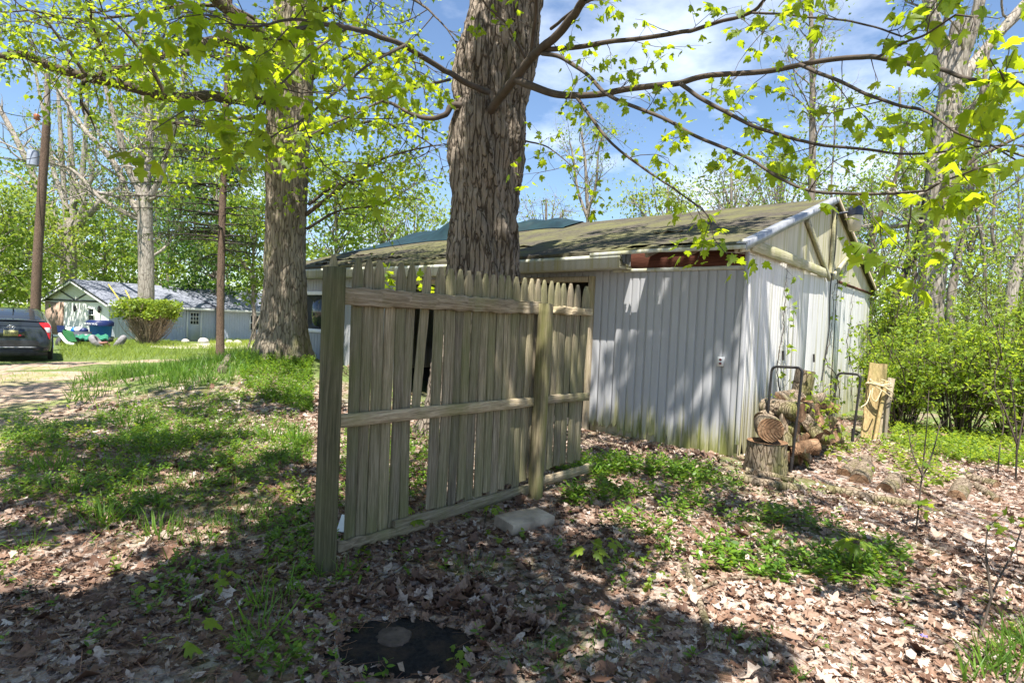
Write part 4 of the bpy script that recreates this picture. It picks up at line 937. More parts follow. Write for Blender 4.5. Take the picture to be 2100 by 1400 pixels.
# --- right: trunks beyond the shed
RT = [
 (401, 19, (1662, 640), [([(1664, 400), (1666, 280), (1666, 160), (1664, 60), (1660, -40)], .13, .06)], 'slim straight leafless trunk rising above the shed ridge', 'bark_far', 'leaf_far', 2, 14, .25, 0),
 (402, 17, (1905, 720), [([(1905, 640), (1915, 540), (1922, 440), (1930, 340), (1940, 250), (1950, 190)], .40, .30), ([(1945, 220), (1938, 150), (1925, 80), (1905, 0), (1890, -60)], .2, .14), ([(1950, 210), (1965, 150), (1985, 90), (2005, 20), (2020, -60)], .18, .12), ([(1955, 200), (1990, 140), (2040, 80), (2100, 10), (2130, -20)], .17, .10)], 'thick grey forked trunk standing above the green shrubs right of the shed', 'bark_grey', 'leaf_far', 2, 5, .35, 2),
 (403, 15.5, (1888, 720), [([(1890, 600), (1905, 510), (1922, 455), (1945, 405), (1975, 350), (2000, 325), (2050, 300), (2110, 270)], .075, .04)], 'dark crooked young tree leaning right across the thick grey trunk', 'bark_dark', 'leaf_far', 2, 6, .5, 0),
 (404, 20, (1950, 720), [([(1950, 620), (1962, 540), (1975, 470), (1992, 380), (2002, 300), (2012, 220)], .16, .07)], 'dark straight trunk close to the right of the thick grey trunk', 'bark_far', 'leaf_far', 2, 7, .5, 2),
 (405, 18, (1835, 700), [([(1838, 610), (1855, 560), (1875, 520), (1888, 470), (1898, 400), (1906, 330)], .12, .06)], 'dark curved trunk just left of the thick grey trunk', 'bark_dark', 'leaf_far', 2, 9, .6, 1.5),
 (406, 24, (1765, 640), [([(1775, 540), (1795, 470), (1815, 420), (1835, 370), (1850, 300)], .10, .05)], 'thin dark leaning trunk behind the yard light', 'bark_dark', 'leaf_far', 2, 9, .7, 1),
 (407, 20, (2065, 700), [([(2075, 600), (2095, 530), (2112, 470), (2130, 380)], .2, .14)], 'stout pale trunk cut off by the right edge of the photo', 'bark_grey', 'leaf_far', 2, 4, .4, 2),
 (408, 26, (2020, 680), [([(2020, 560), (2012, 480), (2000, 420), (1985, 350), (1960, 260)], .09, .04)], 'slim trunk leaning left among the trees at the far right', 'bark_far', 'leaf_far', 2, 11, .7, 1),
 (409, 28, (2055, 680), [([(2050, 560), (2035, 480), (2040, 400), (2030, 300), (2050, 180)], .09, .04)], 'slim crooked trunk nearest the right edge with sparse leaves', 'bark_far', 'leaf_far_yellow', 2, 11, .6, 1),
 (410, 22, (1705, 620), [([(1708, 480), (1705, 380), (1712, 260), (1706, 140)], .05, .02)], 'very thin upright stem behind the shed peak', 'bark_far', 'leaf_far', 2, 10, .5, 0),
 (411, 30, (1860, 660), [([(1862, 540), (1858, 430), (1850, 320), (1846, 220)], .1, .05)], 'slender upright trunk deep in the wood between the yard light and the grey trunk', 'bark_far', 'leaf_far', 2, 12, .7, 1),
 (412, 13.5, (1800, 800), [([(1815, 700), (1840, 640), (1868, 600), (1880, 560)], .05, .025)], 'short dark sapling trunk leaning right out of the shrubs', 'bark_dark', 'leaf_shrub', 2, 6, .8, 0),
]
for sd, dp, base, stems, lab, bk, lf, lev, br, lfy, tall in RT:
    stems_tree(sd, dp, base, stems, lab, 'woodland_tree', bk, lf, .12 + .001 * dp, 5, lev, br, (.9, 2.4), leafy=lfy, out=.3, tall=tall, start=.3, rb=.28)
for sx, px, y0, y1, dp, w, lf, n, lab in [
 (1, 1790, 330, 640, 36, 190, 'leaf_far', 3000, 'open green crown behind the yard light'), (2, 1880, 240, 600, 42, 200, 'leaf_far', 2600, 'light airy tree behind the thick grey trunk'), (3, 1990, 330, 660, 34, 200, 'leaf_far_yellow', 2600, 'yellow green airy tree right of the thick grey trunk'),
 (4, 2090, 300, 680, 38, 200, 'leaf_far', 3000, 'green tree in the wood at the right edge'), (5, 1600, 300, 480, 38, 180, 'leaf_far', 1300, 'faint green tree left of the slim straight trunk over the ridge'), (6, 1720, 380, 560, 44, 160, 'leaf_far', 1700, 'pale green tree low behind the shed peak')]:
    crown_tree(500 + sx, px, y0, y1, dp, w, lab, lf, n, .22, 'woodland_tree', dens=60)

# --- the far wood, read as one mass of foliage
rng = np.random.default_rng(909); n = 46000
ang_ = rng.uniform(-.95, .95, n); dist = rng.uniform(75, 120, n); X_ = dist * np.sin(ang_) * 1.25; Y_ = dist * np.cos(ang_)
hmax = 5.5 + 6.5 * fbm(np.stack([ang_ * 9, dist * .05, dist * 0], -1), 12, 4) + 3.5 * sstep(-.2, -.6, ang_) - 2.2 * np.exp(-((ang_ - .12) / .22) ** 2)
Z_ = H(X_, Y_) + hmax * rng.random(n) ** .8; lv = Leaves(); lv.cloud(rng, np.column_stack([X_, Y_, Z_]), .62, .3); m = MB()
far_ = lv.build(rng, 'distant_woods', M['leaf_far'], None, RHOMB, .7); tag(far_, kind='stuff')
# ================================================================== HOUSE
hu, hv = V(.5, .866, 0), V(-.866, .5, 0); HC = P(222, 696, 35.5); HC[2] = float(H(HC[0], HC[1])) - .05
HW, HH, HL, HR = 8.4, 2.36, 14.0, 1.32
def hp(l, w, z): return HC + hu * l + hv * w + UP * z
hs, hgn = -hv, -hu                                        # outward normals: long side, gable
house = thing('house', HC, 'low pale grey house with slate blue roof and white gable end at the far left', 'house')
M['h_wall'] = m_plain('house_siding', (.47, .50, .58), .7, var=.05); M['h_gable'] = m_plain('house_gable_paint', (.78, .78, .76), .7, var=.05)
M['h_roof'] = m_shingle('slate_shingle', (.13, .14, .17), (.25, .265, .31), (.27, .285, .33), tuple(unit(hv + UP * .31)), 5, .6)
M['h_dark'] = m_plain('dark_trim', (.05, .055, .06), .6)
m = MB(); grooved(m, lambda l: HC + hu * l, 0, 6.9, lambda q: -.1, HH, hs, pitch=.2, depth=.02, gw=.03); grooved(m, lambda l: HC + hu * l - hv * .9, 6.9, HL, lambda q: -.1, HH - .06, hs, pitch=.2, depth=.02, gw=.03)
m.box(hp(6.9 + .03, -.45, HH / 2), hu * .03, hv * .44, UP * HH / 2); m.build('side_wall', M['h_wall'], house)
m = MB(); r0, r1 = [], []
for w in np.linspace(0, HW, 21): r0.append(hp(0, w, -.1)); r1.append(hp(0, w, HH + HR * (1 - abs(w / HW * 2 - 1))))
m.loft([r1, r0], False, closed=False); m.box(hp(HL / 2, HW, HH / 2), hu * HL / 2, hv * .05, UP * HH / 2); m.box(hp(HL, HW / 2, HH / 2), hu * .05, hv * HW / 2, UP * HH / 2)
m.build('gable_wall', M['h_gable'], house)
def slab(m, q, th=.07):
    q = [np.asarray(a, float) for a in q]; m.loft([[a for a in q], [a - UP * th for a in q]], True)
rz = lambda w: HH + .06 + HR * (1 - abs(w / HW * 2 - 1)); e = .45; ez = HH + .06 - HR * e / (HW / 2)
m = MB(); slab(m, [hp(-.3, -e, ez), hp(7.6, -e, ez), hp(7.6, HW / 2, HH + .06 + HR), hp(-.3, HW / 2, HH + .06 + HR)]); m.build('roof', M['h_roof'], house)
m = MB(); slab(m, [hp(-.3, HW / 2, HH + .06 + HR), hp(HL + .2, HW / 2, HH + .06 + HR), hp(HL + .2, HW + e, ez), hp(-.3, HW + e, ez)]); m.build('roof', M['h_roof'], house)
m = MB(); slab(m, [hp(6.6, -.9 - e, ez - .06), hp(HL + .3, -.9 - e, ez - .06), hp(HL - .2, HW / 2 - .01, HH + .09 + HR), hp(9.0, HW / 2 - .01, HH + .09 + HR)]); m.build('roof', M['h_roof'], house)
m = MB(); slab(m, [hp(6.6, -.9 - e, ez - .055), hp(9.0, HW / 2 - .02, HH + .085 + HR), hp(6.55, HW / 2 - .6, HH - .1 + HR)]); m.build('roof', M['h_roof'], house)
m = MB()
for l0, l1, w in ((-.28, 6.5, -e), (6.6, HL + .25, -.9 - e)): m.beam(hp(l0, w - .03, ez - .13), hp(l1, w - .03, ez - .13), .03, .14, UP, 2)
m.build('eave_board', M['white_paint'], house)
for w0, w1 in ((-e, HW / 2), (HW / 2, HW + e)):
    m = MB(); zz = lambda w: HH + .06 + HR * (1 - abs(w / HW * 2 - 1)); m.beam(hp(-.325, w0, zz(w0) - .05), hp(-.325, w1, zz(w1) - .05), .03, .14, UP, 2); m.build('rake_board', M['h_dark'], house)
    m = MB(); m.beam(hp(-.32, w0, zz(w0) - .19), hp(-.32, w1, zz(w1) - .19), .04, .13, UP, 2); m.build('rake_trim', M['white_paint'], house)
m = MB(); m.beam(hp(-.02, 0, HH), hp(-.02, HW, HH), .04, .12, UP, 2); m.build('gable_band', M['h_dark'], house)
for wa, wb in ((2.3, 4.1), (6.2, 4.3)):
    m = MB(); m.beam(hp(-.02, wa, HH + .6), hp(-.02, wb, HH + .06), .04, .09, UP, 2); m.build('gable_strut', M['h_dark'], house)
m = MB(); m.box(hp(-.04, 7.0, 1.15), hu * .035, hv * 1.25, UP * 1.08); m.build('chimney_breast', m_plain('tan_brick', (.36, .25, .19), .9, var=.35, scale=6), house)
def hwin(l, w, z0, z1, wd, gable):
    A, N = (hv, hgn) if gable else (hu, hs); c0 = hp(l, w, 0); m = MB(); fr = .09
    for z in (z0, z1, (z0 + z1) / 2): m.box(c0 + N * .04 + UP * z, A * (wd / 2 + fr / 2), N * .035, UP * (.05 if z != (z0 + z1) / 2 else .025))
    for s_ in (-1, 1): m.box(c0 + N * .035 + A * s_ * wd / 2 + UP * (z0 + z1) / 2, A * .045, N * .03, UP * ((z1 - z0) / 2 - .05))
    f = m.build('window', M['white_paint'], house); m = MB(); m.box(c0 + N * .018 + UP * (z0 + z1) / 2, A * wd / 2, N * .008, UP * (z1 - z0) / 2); m.build('pane', M['glass'], f)
hwin(0, 2.05, 1.1, 1.9, .75, True); hwin(9.5, -.9, .75, 1.9, .95, False); hwin(7.0, -.45, .9, 1.9, .6, False) if False else None
# door with nine small panes
dl = 5.35
m = MB(); c0 = hp(dl, 0, 1.02) + hs * .03; m.box(c0, hu * .44, hs * .02, UP * 1.0); dr = m.build('door', M['h_wall'], house)
m = MB()
for s_ in (-1, 1): m.box(hp(dl + s_ * .49, 0, 1.04) + hs * .035, hu * .05, hs * .035, UP * 1.06)
m.box(hp(dl, 0, 2.13) + hs * .035, hu * .44, hs * .035, UP * .05); m.build('door_frame', M['white_paint'], house)
m = MB(); m.box(hp(dl, 0, 1.5) + hs * .055, hu * .30, hs * .008, UP * .40); m.build('pane', M['glass'], dr)
m = MB()
for k in range(4): m.box(hp(dl - .30 + .2 * k, 0, 1.5) + hs * .068, hu * .02, hs * .006, UP * .40); m.box(hp(dl, 0, 1.1 + .267 * k) + hs * .072, hu * .32, hs * .006, UP * .02)
m.build('muntins', M['white_paint'], dr)
for l, w, N in ((0, .9, hgn), (0, 4.0, hgn), (4.2, 0, hs)):
    c0 = hp(l, w, 1.85) + N * .13; m = MB(); lathe(m, c0, [(.03, .25), (.09, .12), (.07, -.15), (.03, -.2)], 8); m.box(c0 - N * .07, N * .06, np.cross(N, UP) * .03, UP * .03)
    lb_ = 'small dark wall lantern right of the gable window' if (l == 0 and w < 2) else ('small dark wall lantern on the white gable left of its window' if l == 0 else 'small dark wall lantern beside the house door')
    tag(m.build('wall_lantern', M['metal_dark'], loc=c0), lb_, 'lantern')
# ================================================================== CAR
cq = G(22, 748); cz = float(H(cq[0], cq[1])); CO = V(*(P(22, 700, 16.0)[:2]), 0); CO[2] = float(H(CO[0], CO[1]))
cy = unit(V(-.62, .78, 0)); cx = V(cy[1], -cy[0], 0)
def cp(x, y, z): return CO + cx * x + cy * y + UP * z
car = thing('parked_car', CO, 'dark grey hatchback seen from behind at the left edge of the drive', 'car')
ST = [  # y, bottom, top, half width, roof half width, belt z
 (-.02, .40, .60, .62, .55, .55), (0, .33, .66, .76, .66, .58), (.03, .27, .78, .82, .72, .66), (.08, .24, .98, .86, .74, .80), (.14, .23, 1.10, .875, .72, .90), (.22, .22, 1.16, .88, .70, .93), (.5, .22, 1.26, .885, .66, .95), (.9, .22, 1.36, .885, .62, .96), (1.4, .22, 1.45, .885, .60, .96), (1.9, .22, 1.49, .885, .60, .95), (2.4, .22, 1.48, .885, .60, .94), (2.9, .22, 1.37, .885, .60, .93), (3.3, .22, 1.17, .88, .64, .92), (3.6, .22, 1.02, .87, .68, .90), (4.0, .22, .92, .84, .70, .82), (4.3, .25, .80, .76, .62, .70), (4.45, .32, .66, .6, .5, .56)]
STA = np.array(ST)
def sect(y):
    b, t, w, rw, bz = [np.interp(y, STA[:, 0], STA[:, i]) for i in range(1, 6)]
    h = [(0, b), (w * .8, b), (w * .97, b + .06), (w, b + .18 * (t - b)), (w, b + .6 * (bz - b)), (w * .985, bz), (rw + (w - rw) * .60, bz + (t - bz) * .35), (rw + (w - rw) * .16, bz + (t - bz) * .80), (rw * .86, t - .012 * (t > 1)), (rw * .5, t), (0, t)]
    return np.array(h)
ys = np.concatenate([STA[:6, 0], np.linspace(.3, 4.3, 30), [4.4, 4.45]])
def car_grid(ys, k0=0, k1=10, off=0.0, side=1):
    g = np.array([[cp(side * x, y, z) for x, z in sect(y)[k0:k1 + 1]] for y in ys])
    if off:
        n = np.cross(np.gradient(g, axis=0), np.gradient(g, axis=1)); g = g + unit(n) * off * (1 if side < 0 else -1) * -1
    return g
m = MB(); full = np.array([[cp(x, y, z) for x, z in np.vstack([sect(y), sect(y)[::-1][1:-1] * V(-1, 1)])] for y in ys]); m.loft(full, True); m.build('body', M['car'], car, smooth=True, auto=38)
def patch(name, ys, k0, k1, off, mat, side=1, sub=3):
    """a slightly proud skin panel that follows the body"""
    ys = np.asarray(ys); rows = []
    for y in ys:
        s_ = sect(y); q = np.linspace(k0, k1, int((k1 - k0) * sub) + 2); rows.append([cp(side * np.interp(a, np.arange(11), s_[:, 0]), y, np.interp(a, np.arange(11), s_[:, 1])) for a in q])
    g = np.array(rows); n = unit(np.cross(np.gradient(g, axis=0), np.gradient(g, axis=1))); ctr = cp(0, 2, .8)
    sg_ = np.sign(np.sum(n * (g - ctr), -1, keepdims=True)); n = n * sg_; m = MB(); m.loft(g + n * off, False, closed=False); return m.build(name, mat, car, smooth=True)
def patch2(name, ys, k0, off, mat):
    rows = []
    for y in ys:
        s_ = sect(y); xs = np.interp(np.linspace(k0, 10, 8), np.arange(11), s_[:, 0]); zs = np.interp(np.linspace(k0, 10, 8), np.arange(11), s_[:, 1])
        rows.append([cp(-x, y, z) for x, z in zip(xs, zs)] + [cp(x, y, z) for x, z in list(zip(xs, zs))[::-1][1:]])
    g = np.array(rows); n = unit(np.cross(np.gradient(g, axis=0), np.gradient(g, axis=1))); n = n * np.sign(np.sum(n * (g - cp(0, 2, .8)), -1, keepdims=True)); m = MB(); m.loft(g + n * off, False, closed=False); return m.build(name, mat, car, smooth=True)
patch2('rear_window', np.linspace(.27, 1.25, 10), 7.6, .012, M['glass']); patch2('rear_window', np.linspace(.085, .145, 4), 7.3, .014, M['glass'])
patch2('windscreen', np.linspace(2.6, 3.45, 8), 7.6, .012, M['glass'])
for s_ in (-1, 1):
    patch('side_window', np.linspace(.55, 3.1, 16), 5.25, 6.9, .008, M['glass'], s_)
    m = MB(); r = []
    for z, y, x0, x1 in ((1.10, .10, .60, .80), (1.04, .075, .63, .845), (.98, .06, .68, .865), (.90, .045, .74, .87), (.80, .03, .78, .87), (.70, .018, .81, .865), (.64, .012, .835, .86)):
        r.append([cp(s_ * x0, y - .03, z), cp(s_ * (x0 + x1) / 2, y - .02, z), cp(s_ * x1, y + .05, z), cp(s_ * (x1 - .02), y + .16, z), cp(s_ * x0, y + .1, z)])
    tl_ = m.loft(r); lo = m.build('taillight', M['red_lens'], car, smooth=True, auto=50)
    m = MB(); r = []
    for z, y, x0, x1 in ((.97, .052, .715, .84), (.92, .042, .735, .85), (.86, .034, .765, .855), (.83, .03, .78, .85)): r.append([cp(s_ * x0, y - .04, z), cp(s_ * x1, y + .0, z), cp(s_ * x1, y + .1, z), cp(s_ * x0, y + .1, z)])
    m.loft(r); m.build('lens', M['clear_lens'], lo)
    for wy in (.95, 3.65):
        m = MB(); th = np.linspace(0, 2 * math.pi, 25)[:-1]; prof = [(.20, .79), (.30, .80), (.315, .83), (.315, .905), (.29, .925), (.20, .925)]
        m.loft([[cp(s_ * x, wy + r_ * math.cos(a), .315 + r_ * math.sin(a)) for a in th] for r_, x in prof], True); wh = m.build('wheel', M['rubber'], car, smooth=True, auto=40)
        m = MB(); m.loft([[cp(s_ * x, wy + r_ * math.cos(a), .315 + r_ * math.sin(a)) for a in th] for r_, x in ((.2, .90), (.19, .932), (.05, .938))], True); m.build('rim', M['chrome'], wh)
m = MB(); r = []
for x in np.linspace(-.72, .72, 13): yy = .215 + .05 * (x / .72) ** 2; z = 1.165 - .03 * (x / .72) ** 2; r.append([cp(x, yy - .10, z - .015), cp(x, yy - .09, z + .012), cp(x, yy + .12, z + .04), cp(x, yy + .1, z - .02)])
m.loft(r); m.build('spoiler', M['car'], car, smooth=True, auto=40)
m = MB(); r = []
for x in np.linspace(-.80, .80, 15): yy = -.04 + .13 * abs(x / .8) ** 4; r.append([cp(x, yy, .42), cp(x, yy - .012, .405), cp(x, yy, .39), cp(x, yy + .06, .40)])
m.loft(r); m.build('bumper_line', M['flashing'], car)
m = MB(); r = []
for x in np.linspace(-.80, .80, 15): yy = -.025 + .13 * abs(x / .8) ** 4; r.append([cp(x, yy, .385), cp(x, yy + .03, .17), cp(x, yy + .3, .17), cp(x, yy + .3, .385)])
m.loft(r); m.build('lower_valance', M['rubber'], car)
m = MB(); m.box(cp(0, .005, .80), cx * .30, cy * .02, UP * .115); m.build('plate_recess', M['car'], car)
m = MB(); m.box(cp(0, -.02, .80), cx * .155, cy * .006, UP * .078); pl = m.build('number_plate', M['plate'], car)
text_mesh('plate_letters', 'S310W', .085, M['plate_dark'], pl, cx, UP, -cy, cp(0, -.0275, .795))
m = MB(); m.box(cp(.19, -.02, .735), cx * .03, cy * .004, UP * .02); m.build('plate_sticker', M['red_lens'], car)
def ring3(c, a, b, ra, rb, r): return [c + a * ra * math.cos(t) + b * rb * math.sin(t) for t in np.linspace(0, 2 * math.pi, 25)]
m = MB()
for ra, rb, dz in ((.085, .055, 0), (.026, .05, 0), (.06, .022, .025)): m.tube(ring3(cp(0, .035, .955) + UP * dz, cx, UP, ra, rb, 0), .0075, 6)
m.build('emblem', M['chrome'], car)
m = MB(); m.loft([[cp(x, 1.15 - .25 * f + .12 * dx, 1.40 + .085 * f) for x, dx in ((-.015, 1), (.015, 1), (.012, -.6), (-.012, -.6))] for f in (0, 1)]); m.build('aerial', M['rubber'], car)
# ================================================================== UTILITY POLE, GUYS, WIRES
pb = onground(*P(71, 640, 21)[:2]); up_ = thing('utility_pole', pb, 'leaning brown wooden utility pole with grey transformer behind the parked car', 'utility pole')
ptop = P(96, 250, 21); m = MB(); trunk(m, [pb - UP * .2, P(76, 550, 21), P(84, 420, 21), P(91, 320, 21), ptop], [.165, .155, .145, .135, .125], 24, .1, 3, .01, .006, .004, 0); m.build('pole', M['bark_spruce'], up_, smooth=True)
m = MB(); m.tube([ptop - UP * .5, P(97, 200, 21), P(97, 148, 21)], [.10, .09, .075], 12, True); m.build('pole_extension', M['bark_far'], up_)
tcn = P(68, 325, 21); m = MB(); lathe(m, tcn, [(.05, .3), (.17, .27), (.18, .2), (.18, -.24), (.15, -.27)], 16); tr_ = m.build('transformer', m_plain('transformer_grey', (.30, .34, .42), .5), up_, smooth=True, auto=40)
m = MB(); m.beam(P(56, 336, 21), P(86, 340, 21), .06, .06, UP, 2); m.build('bracket', M['metal_dark'], tr_)
m = MB(); c0 = P(76, 241, 21); lathe(m, c0, [(.03, -.1), (.12, -.06), (.07, 0), (.12, .05), (.05, .12)], 10); m.build('insulator', m_plain('brown_ceramic', (.35, .12, .05), .3), up_)
def wire(pix, deps, label, sagm=.5, r=.012):
    a, b = P(*pix[0], deps[0]), P(*pix[1], deps[1]); q = np.array([a + (b - a) * f - UP * sagm * 4 * f * (1 - f) for f in np.linspace(0, 1, 22)]); m = MB(); m.tube(q, r, 4); c0 = q.mean(0); tag(m.build('wire', M['metal_dark'], loc=c0), label, 'wire')
wire([(96, 205), (200, 190)], (21, 27), 'black wire from the pole top to the knobbly tree behind the roof', .15); wire([(92, 240), (-80, 190)], (21, 19), 'upper black wire running left from the pole top out of the photo', .25); wire([(86, 320), (-80, 290)], (21, 18), 'lower black wire running left from the transformer', .3)
gb = G(312, 704); gd = gb[1]
for (px, py), lab, dd in (((222, 583), 'yellow plastic guy wire guard leaning left in front of the round bush, the longer one', gd - .3), ((257, 595), 'shorter yellow guy wire guard standing steeper in front of the round bush', gd)):
    p0 = gb + V(.12 if dd == gd else -.1, 0, 0); p1 = P(px, py, dd); g = thing('guy_guard', p0, lab, 'guy guard'); m = MB(); m.tube([p0, (p0 + p1) / 2, p1], .034, 8, True); m.build('guard', M['yellow'], g); m = MB(); m.tube([p0, p1, p1 + (P(93, 260, 21) - p1)], .006, 4); m.build('guy_wire', M['metal_dark'], g)
# ================================================================== BUSHES BY THE HOUSE
def bush(seed, base, R, h, label, leaf, n, ls, topslab=None, twigs=90, name='bush', lean=(0, 0), trw=.012, spreadpow=.6):
    rng = np.random.default_rng(seed); b = onground(base[0], base[1]); t = thing(name, b, label, 'bush'); m = MB(); lv = Leaves()
    for i in range(twigs):
        a = rng.uniform(0, 2 * math.pi); rr = R * rng.uniform(0, 1) ** spreadpow; zt = h * (rng.uniform(.45, 1.0) if topslab is None else rng.uniform(.55, .98)) * (1 - .35 * (rr / R) ** 2 if topslab is None else 1)
        e = b + V(math.cos(a) * rr + lean[0], math.sin(a) * rr + lean[1], zt); s0 = b + V(math.cos(a), math.sin(a), 0) * R * .22 * rng.random()
        q = smoothpath([s0, s0 + (e - s0) * .5 + rng.normal(0, .12, 3) * R + UP * h * .06, e], 5); m.tube(q, np.linspace(trw, trw * .3, len(q)), 4)
        for k in range(4):
            i0 = rng.integers(3, len(q) - 1); d = unit(rng.normal(0, 1, 3) + V(0, 0, .4)); w = wander(rng, q[i0], d, R * rng.uniform(.2, .5), 3, .3); m.tube(w, [trw * .4, trw * .3, trw * .25, trw * .15], 3)
            if topslab is None: lv.cloud(rng, w[-1] + rng.normal(0, R * .10, (n // (twigs * 4), 3)), ls)
    if topslab:
        z0, z1 = topslab; nn = n; a = rng.uniform(0, 2 * math.pi, nn); rr = R * np.sqrt(rng.random(nn)) * (1 + .05 * np.sin(a * 7)) / np.maximum(np.abs(np.cos(a)), np.abs(np.sin(a))) ** .8 * .92; zz = rng.uniform(z0, z1, nn) + .12 * np.sin(a * 5 + rr * 3)
        keep = (vnoise(np.stack([np.cos(a) * rr * 2.2, np.sin(a) * rr * 2.2, zz * 3], -1), seed) > .28); pos = b + np.stack([np.cos(a) * rr + lean[0], np.sin(a) * rr, zz], -1)
        lv.cloud(rng, pos[keep], ls, .0)
    m.build('stems', M['twig_pale' if topslab else 'twig'], t); lv.build(rng, 'foliage', M[leaf], t, RHOMB, .7); return t
hb = G(304, 708); bush(61, hb[:2], 53 / FPX * hb[1], 90 / FPX * hb[1], 'flat topped bush with bright green cap over bare grey twigs beside the house', 'leaf_hedge', 6500, .16, (58 / FPX * hb[1], 90 / FPX * hb[1]), 300, 'clipped_bush', trw=.022, spreadpow=.42)
vb = G(524, 690); bush(62, (vb[0], vb[1]), .8, 3.0, 'upright dull green broom like bush left of the old tree by the house window', 'needle', 1200, .12, None, 60, 'broom_bush')
for px, py, lab in ((380, 702, 'whitish rock left of the house door'), (417, 703, 'pale flat rock right of the house door'), (470, 705, 'large pale rock under the house window'), (487, 706, 'small pale rock beside the larger rock under the window'), (352, 690, 'tan rounded stone between the bush and the house door')):
    c0 = G(px, py); rng = np.random.default_rng(px); th = np.arange(14) / 14 * 2 * math.pi; R = rng.uniform(.2, .34); m = MB()
    m.loft([[c0 + V(R * f * math.cos(a) * rng.uniform(.85, 1.1), R * f * .8 * math.sin(a) * rng.uniform(.85, 1.1), R * z) for a in th] for f, z in ((.9, -.1), (1.05, .2), (.9, .55), (.55, .85), (.15, .95))]); tag(m.build('rock', M['stone'], loc=c0, smooth=True), lab, 'rock')
# ================================================================== YARD CLUTTER BY THE HOUSE
def G2(px, py): return G(px, py)
bb = G(206, 698); bn = thing('recycling_bin', bb, 'tall blue wheeled recycling bin with dark lid standing at the house corner', 'bin')
bx_, by_ = unit(V(.9, -.2, 0)), unit(V(.2, .9, 0)); sc_ = bb[1] / FPX; bh = 36 * sc_; bw = 15.5 * sc_
m = MB(); m.loft([[bb + bx_ * i * bw * f + by_ * j * .38 * f + UP * z for i, j in ((-1, -1), (1, -1), (1, 1), (-1, 1))] for f, z in ((.84, .06), (.97, bh), (1.03, bh + .01), (1.03, bh + .06))]); m.build('bin_body', M['blue'], bn)
m = MB(); m.loft([[bb + bx_ * i * bw * f + by_ * (j * .42) * f - by_ * .05 + UP * z for i, j in ((-1, -1), (1, -1), (1, 1), (-1, 1))] for f, z in ((1.10, bh - .16), (1.10, bh + .06), (.9, bh + .15))]); ld = m.build('lid', M['blue_dark'], bn)
text_mesh('lid_lettering', 'WASH WAS', .17, M['white_plastic'], ld, bx_, UP, -by_, bb - by_ * (.47 * 1.1 + .02) + UP * (bh - .06) - bx_ * .1)
for s_ in (-1, 1):
    m = MB(); th = np.linspace(0, 2 * math.pi, 15)[:-1]; m.loft([[bb + bx_ * (s_ * bw * .8 + o) + by_ * (.42 + .12 * math.cos(a)) + UP * (.12 + .12 * math.sin(a)) for a in th] for o in (-.04, .04)]); m.build('wheel', M['rubber'], bn)
# lawn tractor (green, half hidden by grass)
tb = G(140, 708); tk_ = tb[1] / FPX; T = thing('lawn_tractor', tb, 'old green garden tractor with black seat half sunk in grass behind the car', 'lawn tractor')
tx, ty = V(1, 0, 0), V(0, 1, 0)
def tp(px, py, o=0.0): q = P(px, py, tb[1] + o); return q
m = MB(); m.loft([[tp(x, y, o) for x, y, o in ((128, 676, -.3), (150, 684, -.3), (158, 700, -.3), (132, 702, -.3))], [tp(x, y, o) for x, y, o in ((128, 672, .3), (150, 680, .3), (158, 700, .3), (132, 702, .3))]]); m.build('hood', m_plain('tractor_green', (.03, .14, .05), .4), T)
m = MB(); m.loft([[tp(x, y, -.25 + o) for x, y in ((116, 668), (118, 667), (133, 668), (131, 680), (118, 681))] for o in (0, .3, .5)]); m.build('seat', M['blue_dark'], T)
m = MB(); m.tube(smoothpath([tp(122, 684, -.4), tp(128, 692, -.42), tp(138, 703, -.42), tp(152, 707, -.4)], 5), .07, 8, True); m.build('fender', M['white_plastic'], T)
for px, py in ((128, 703), (152, 704)):
    c0 = tp(px, py, .1); m = MB(); th = np.linspace(0, 2 * math.pi, 17)[:-1]; m.loft([[c0 + V(o, .28 * math.cos(a), .28 * math.sin(a)) for a in th] for o in (-.1, .1)]); m.build('wheel', M['rubber'], T)
# low trailer under a green sheet, with a tub on it
tq = G(184, 709); tr2 = thing('yard_trailer', tq, 'low cart under a grass stained green sheet in front of the blue bin', 'cart')
def t2(px, py, o=0.0): return P(px, py, tq[1] + o)
m = MB(); top = np.array([[t2(x, 688 + 2.0 * math.sin(x * .4) + (1.5 if v == 0 else -2 * v) + 5 * (v == 0) , v * 1.2) for v in (0, .3, .7, 1)] for x in np.linspace(155, 222, 14)]); m.loft(top, False, closed=False); m.loft(top - UP * .05, False, closed=False); m.build('cover_sheet', m_plain('green_sheet', (.03, .17, .10), .5, var=.5, scale=12), tr2, smooth=True)
m = MB(); m.box((t2(160, 696, .5) + t2(218, 697, .5)) / 2, tx * .7, ty * .4, UP * .08); m.build('bed', M['rubber'], tr2)
cq_ = G(165, 700); m = MB(); m.loft([[P(x, y, cq_[1] + o) for x, o in ((138, 0), (186, 0), (188, .7), (140, .7))] for y in (685, 680)]); tub = tag(m.build('storage_tub', m_plain('grey_tub', (.12, .12, .16), .6), loc=cq_), 'long dark shallow tub with bags lying on it below the gable window', 'tub')
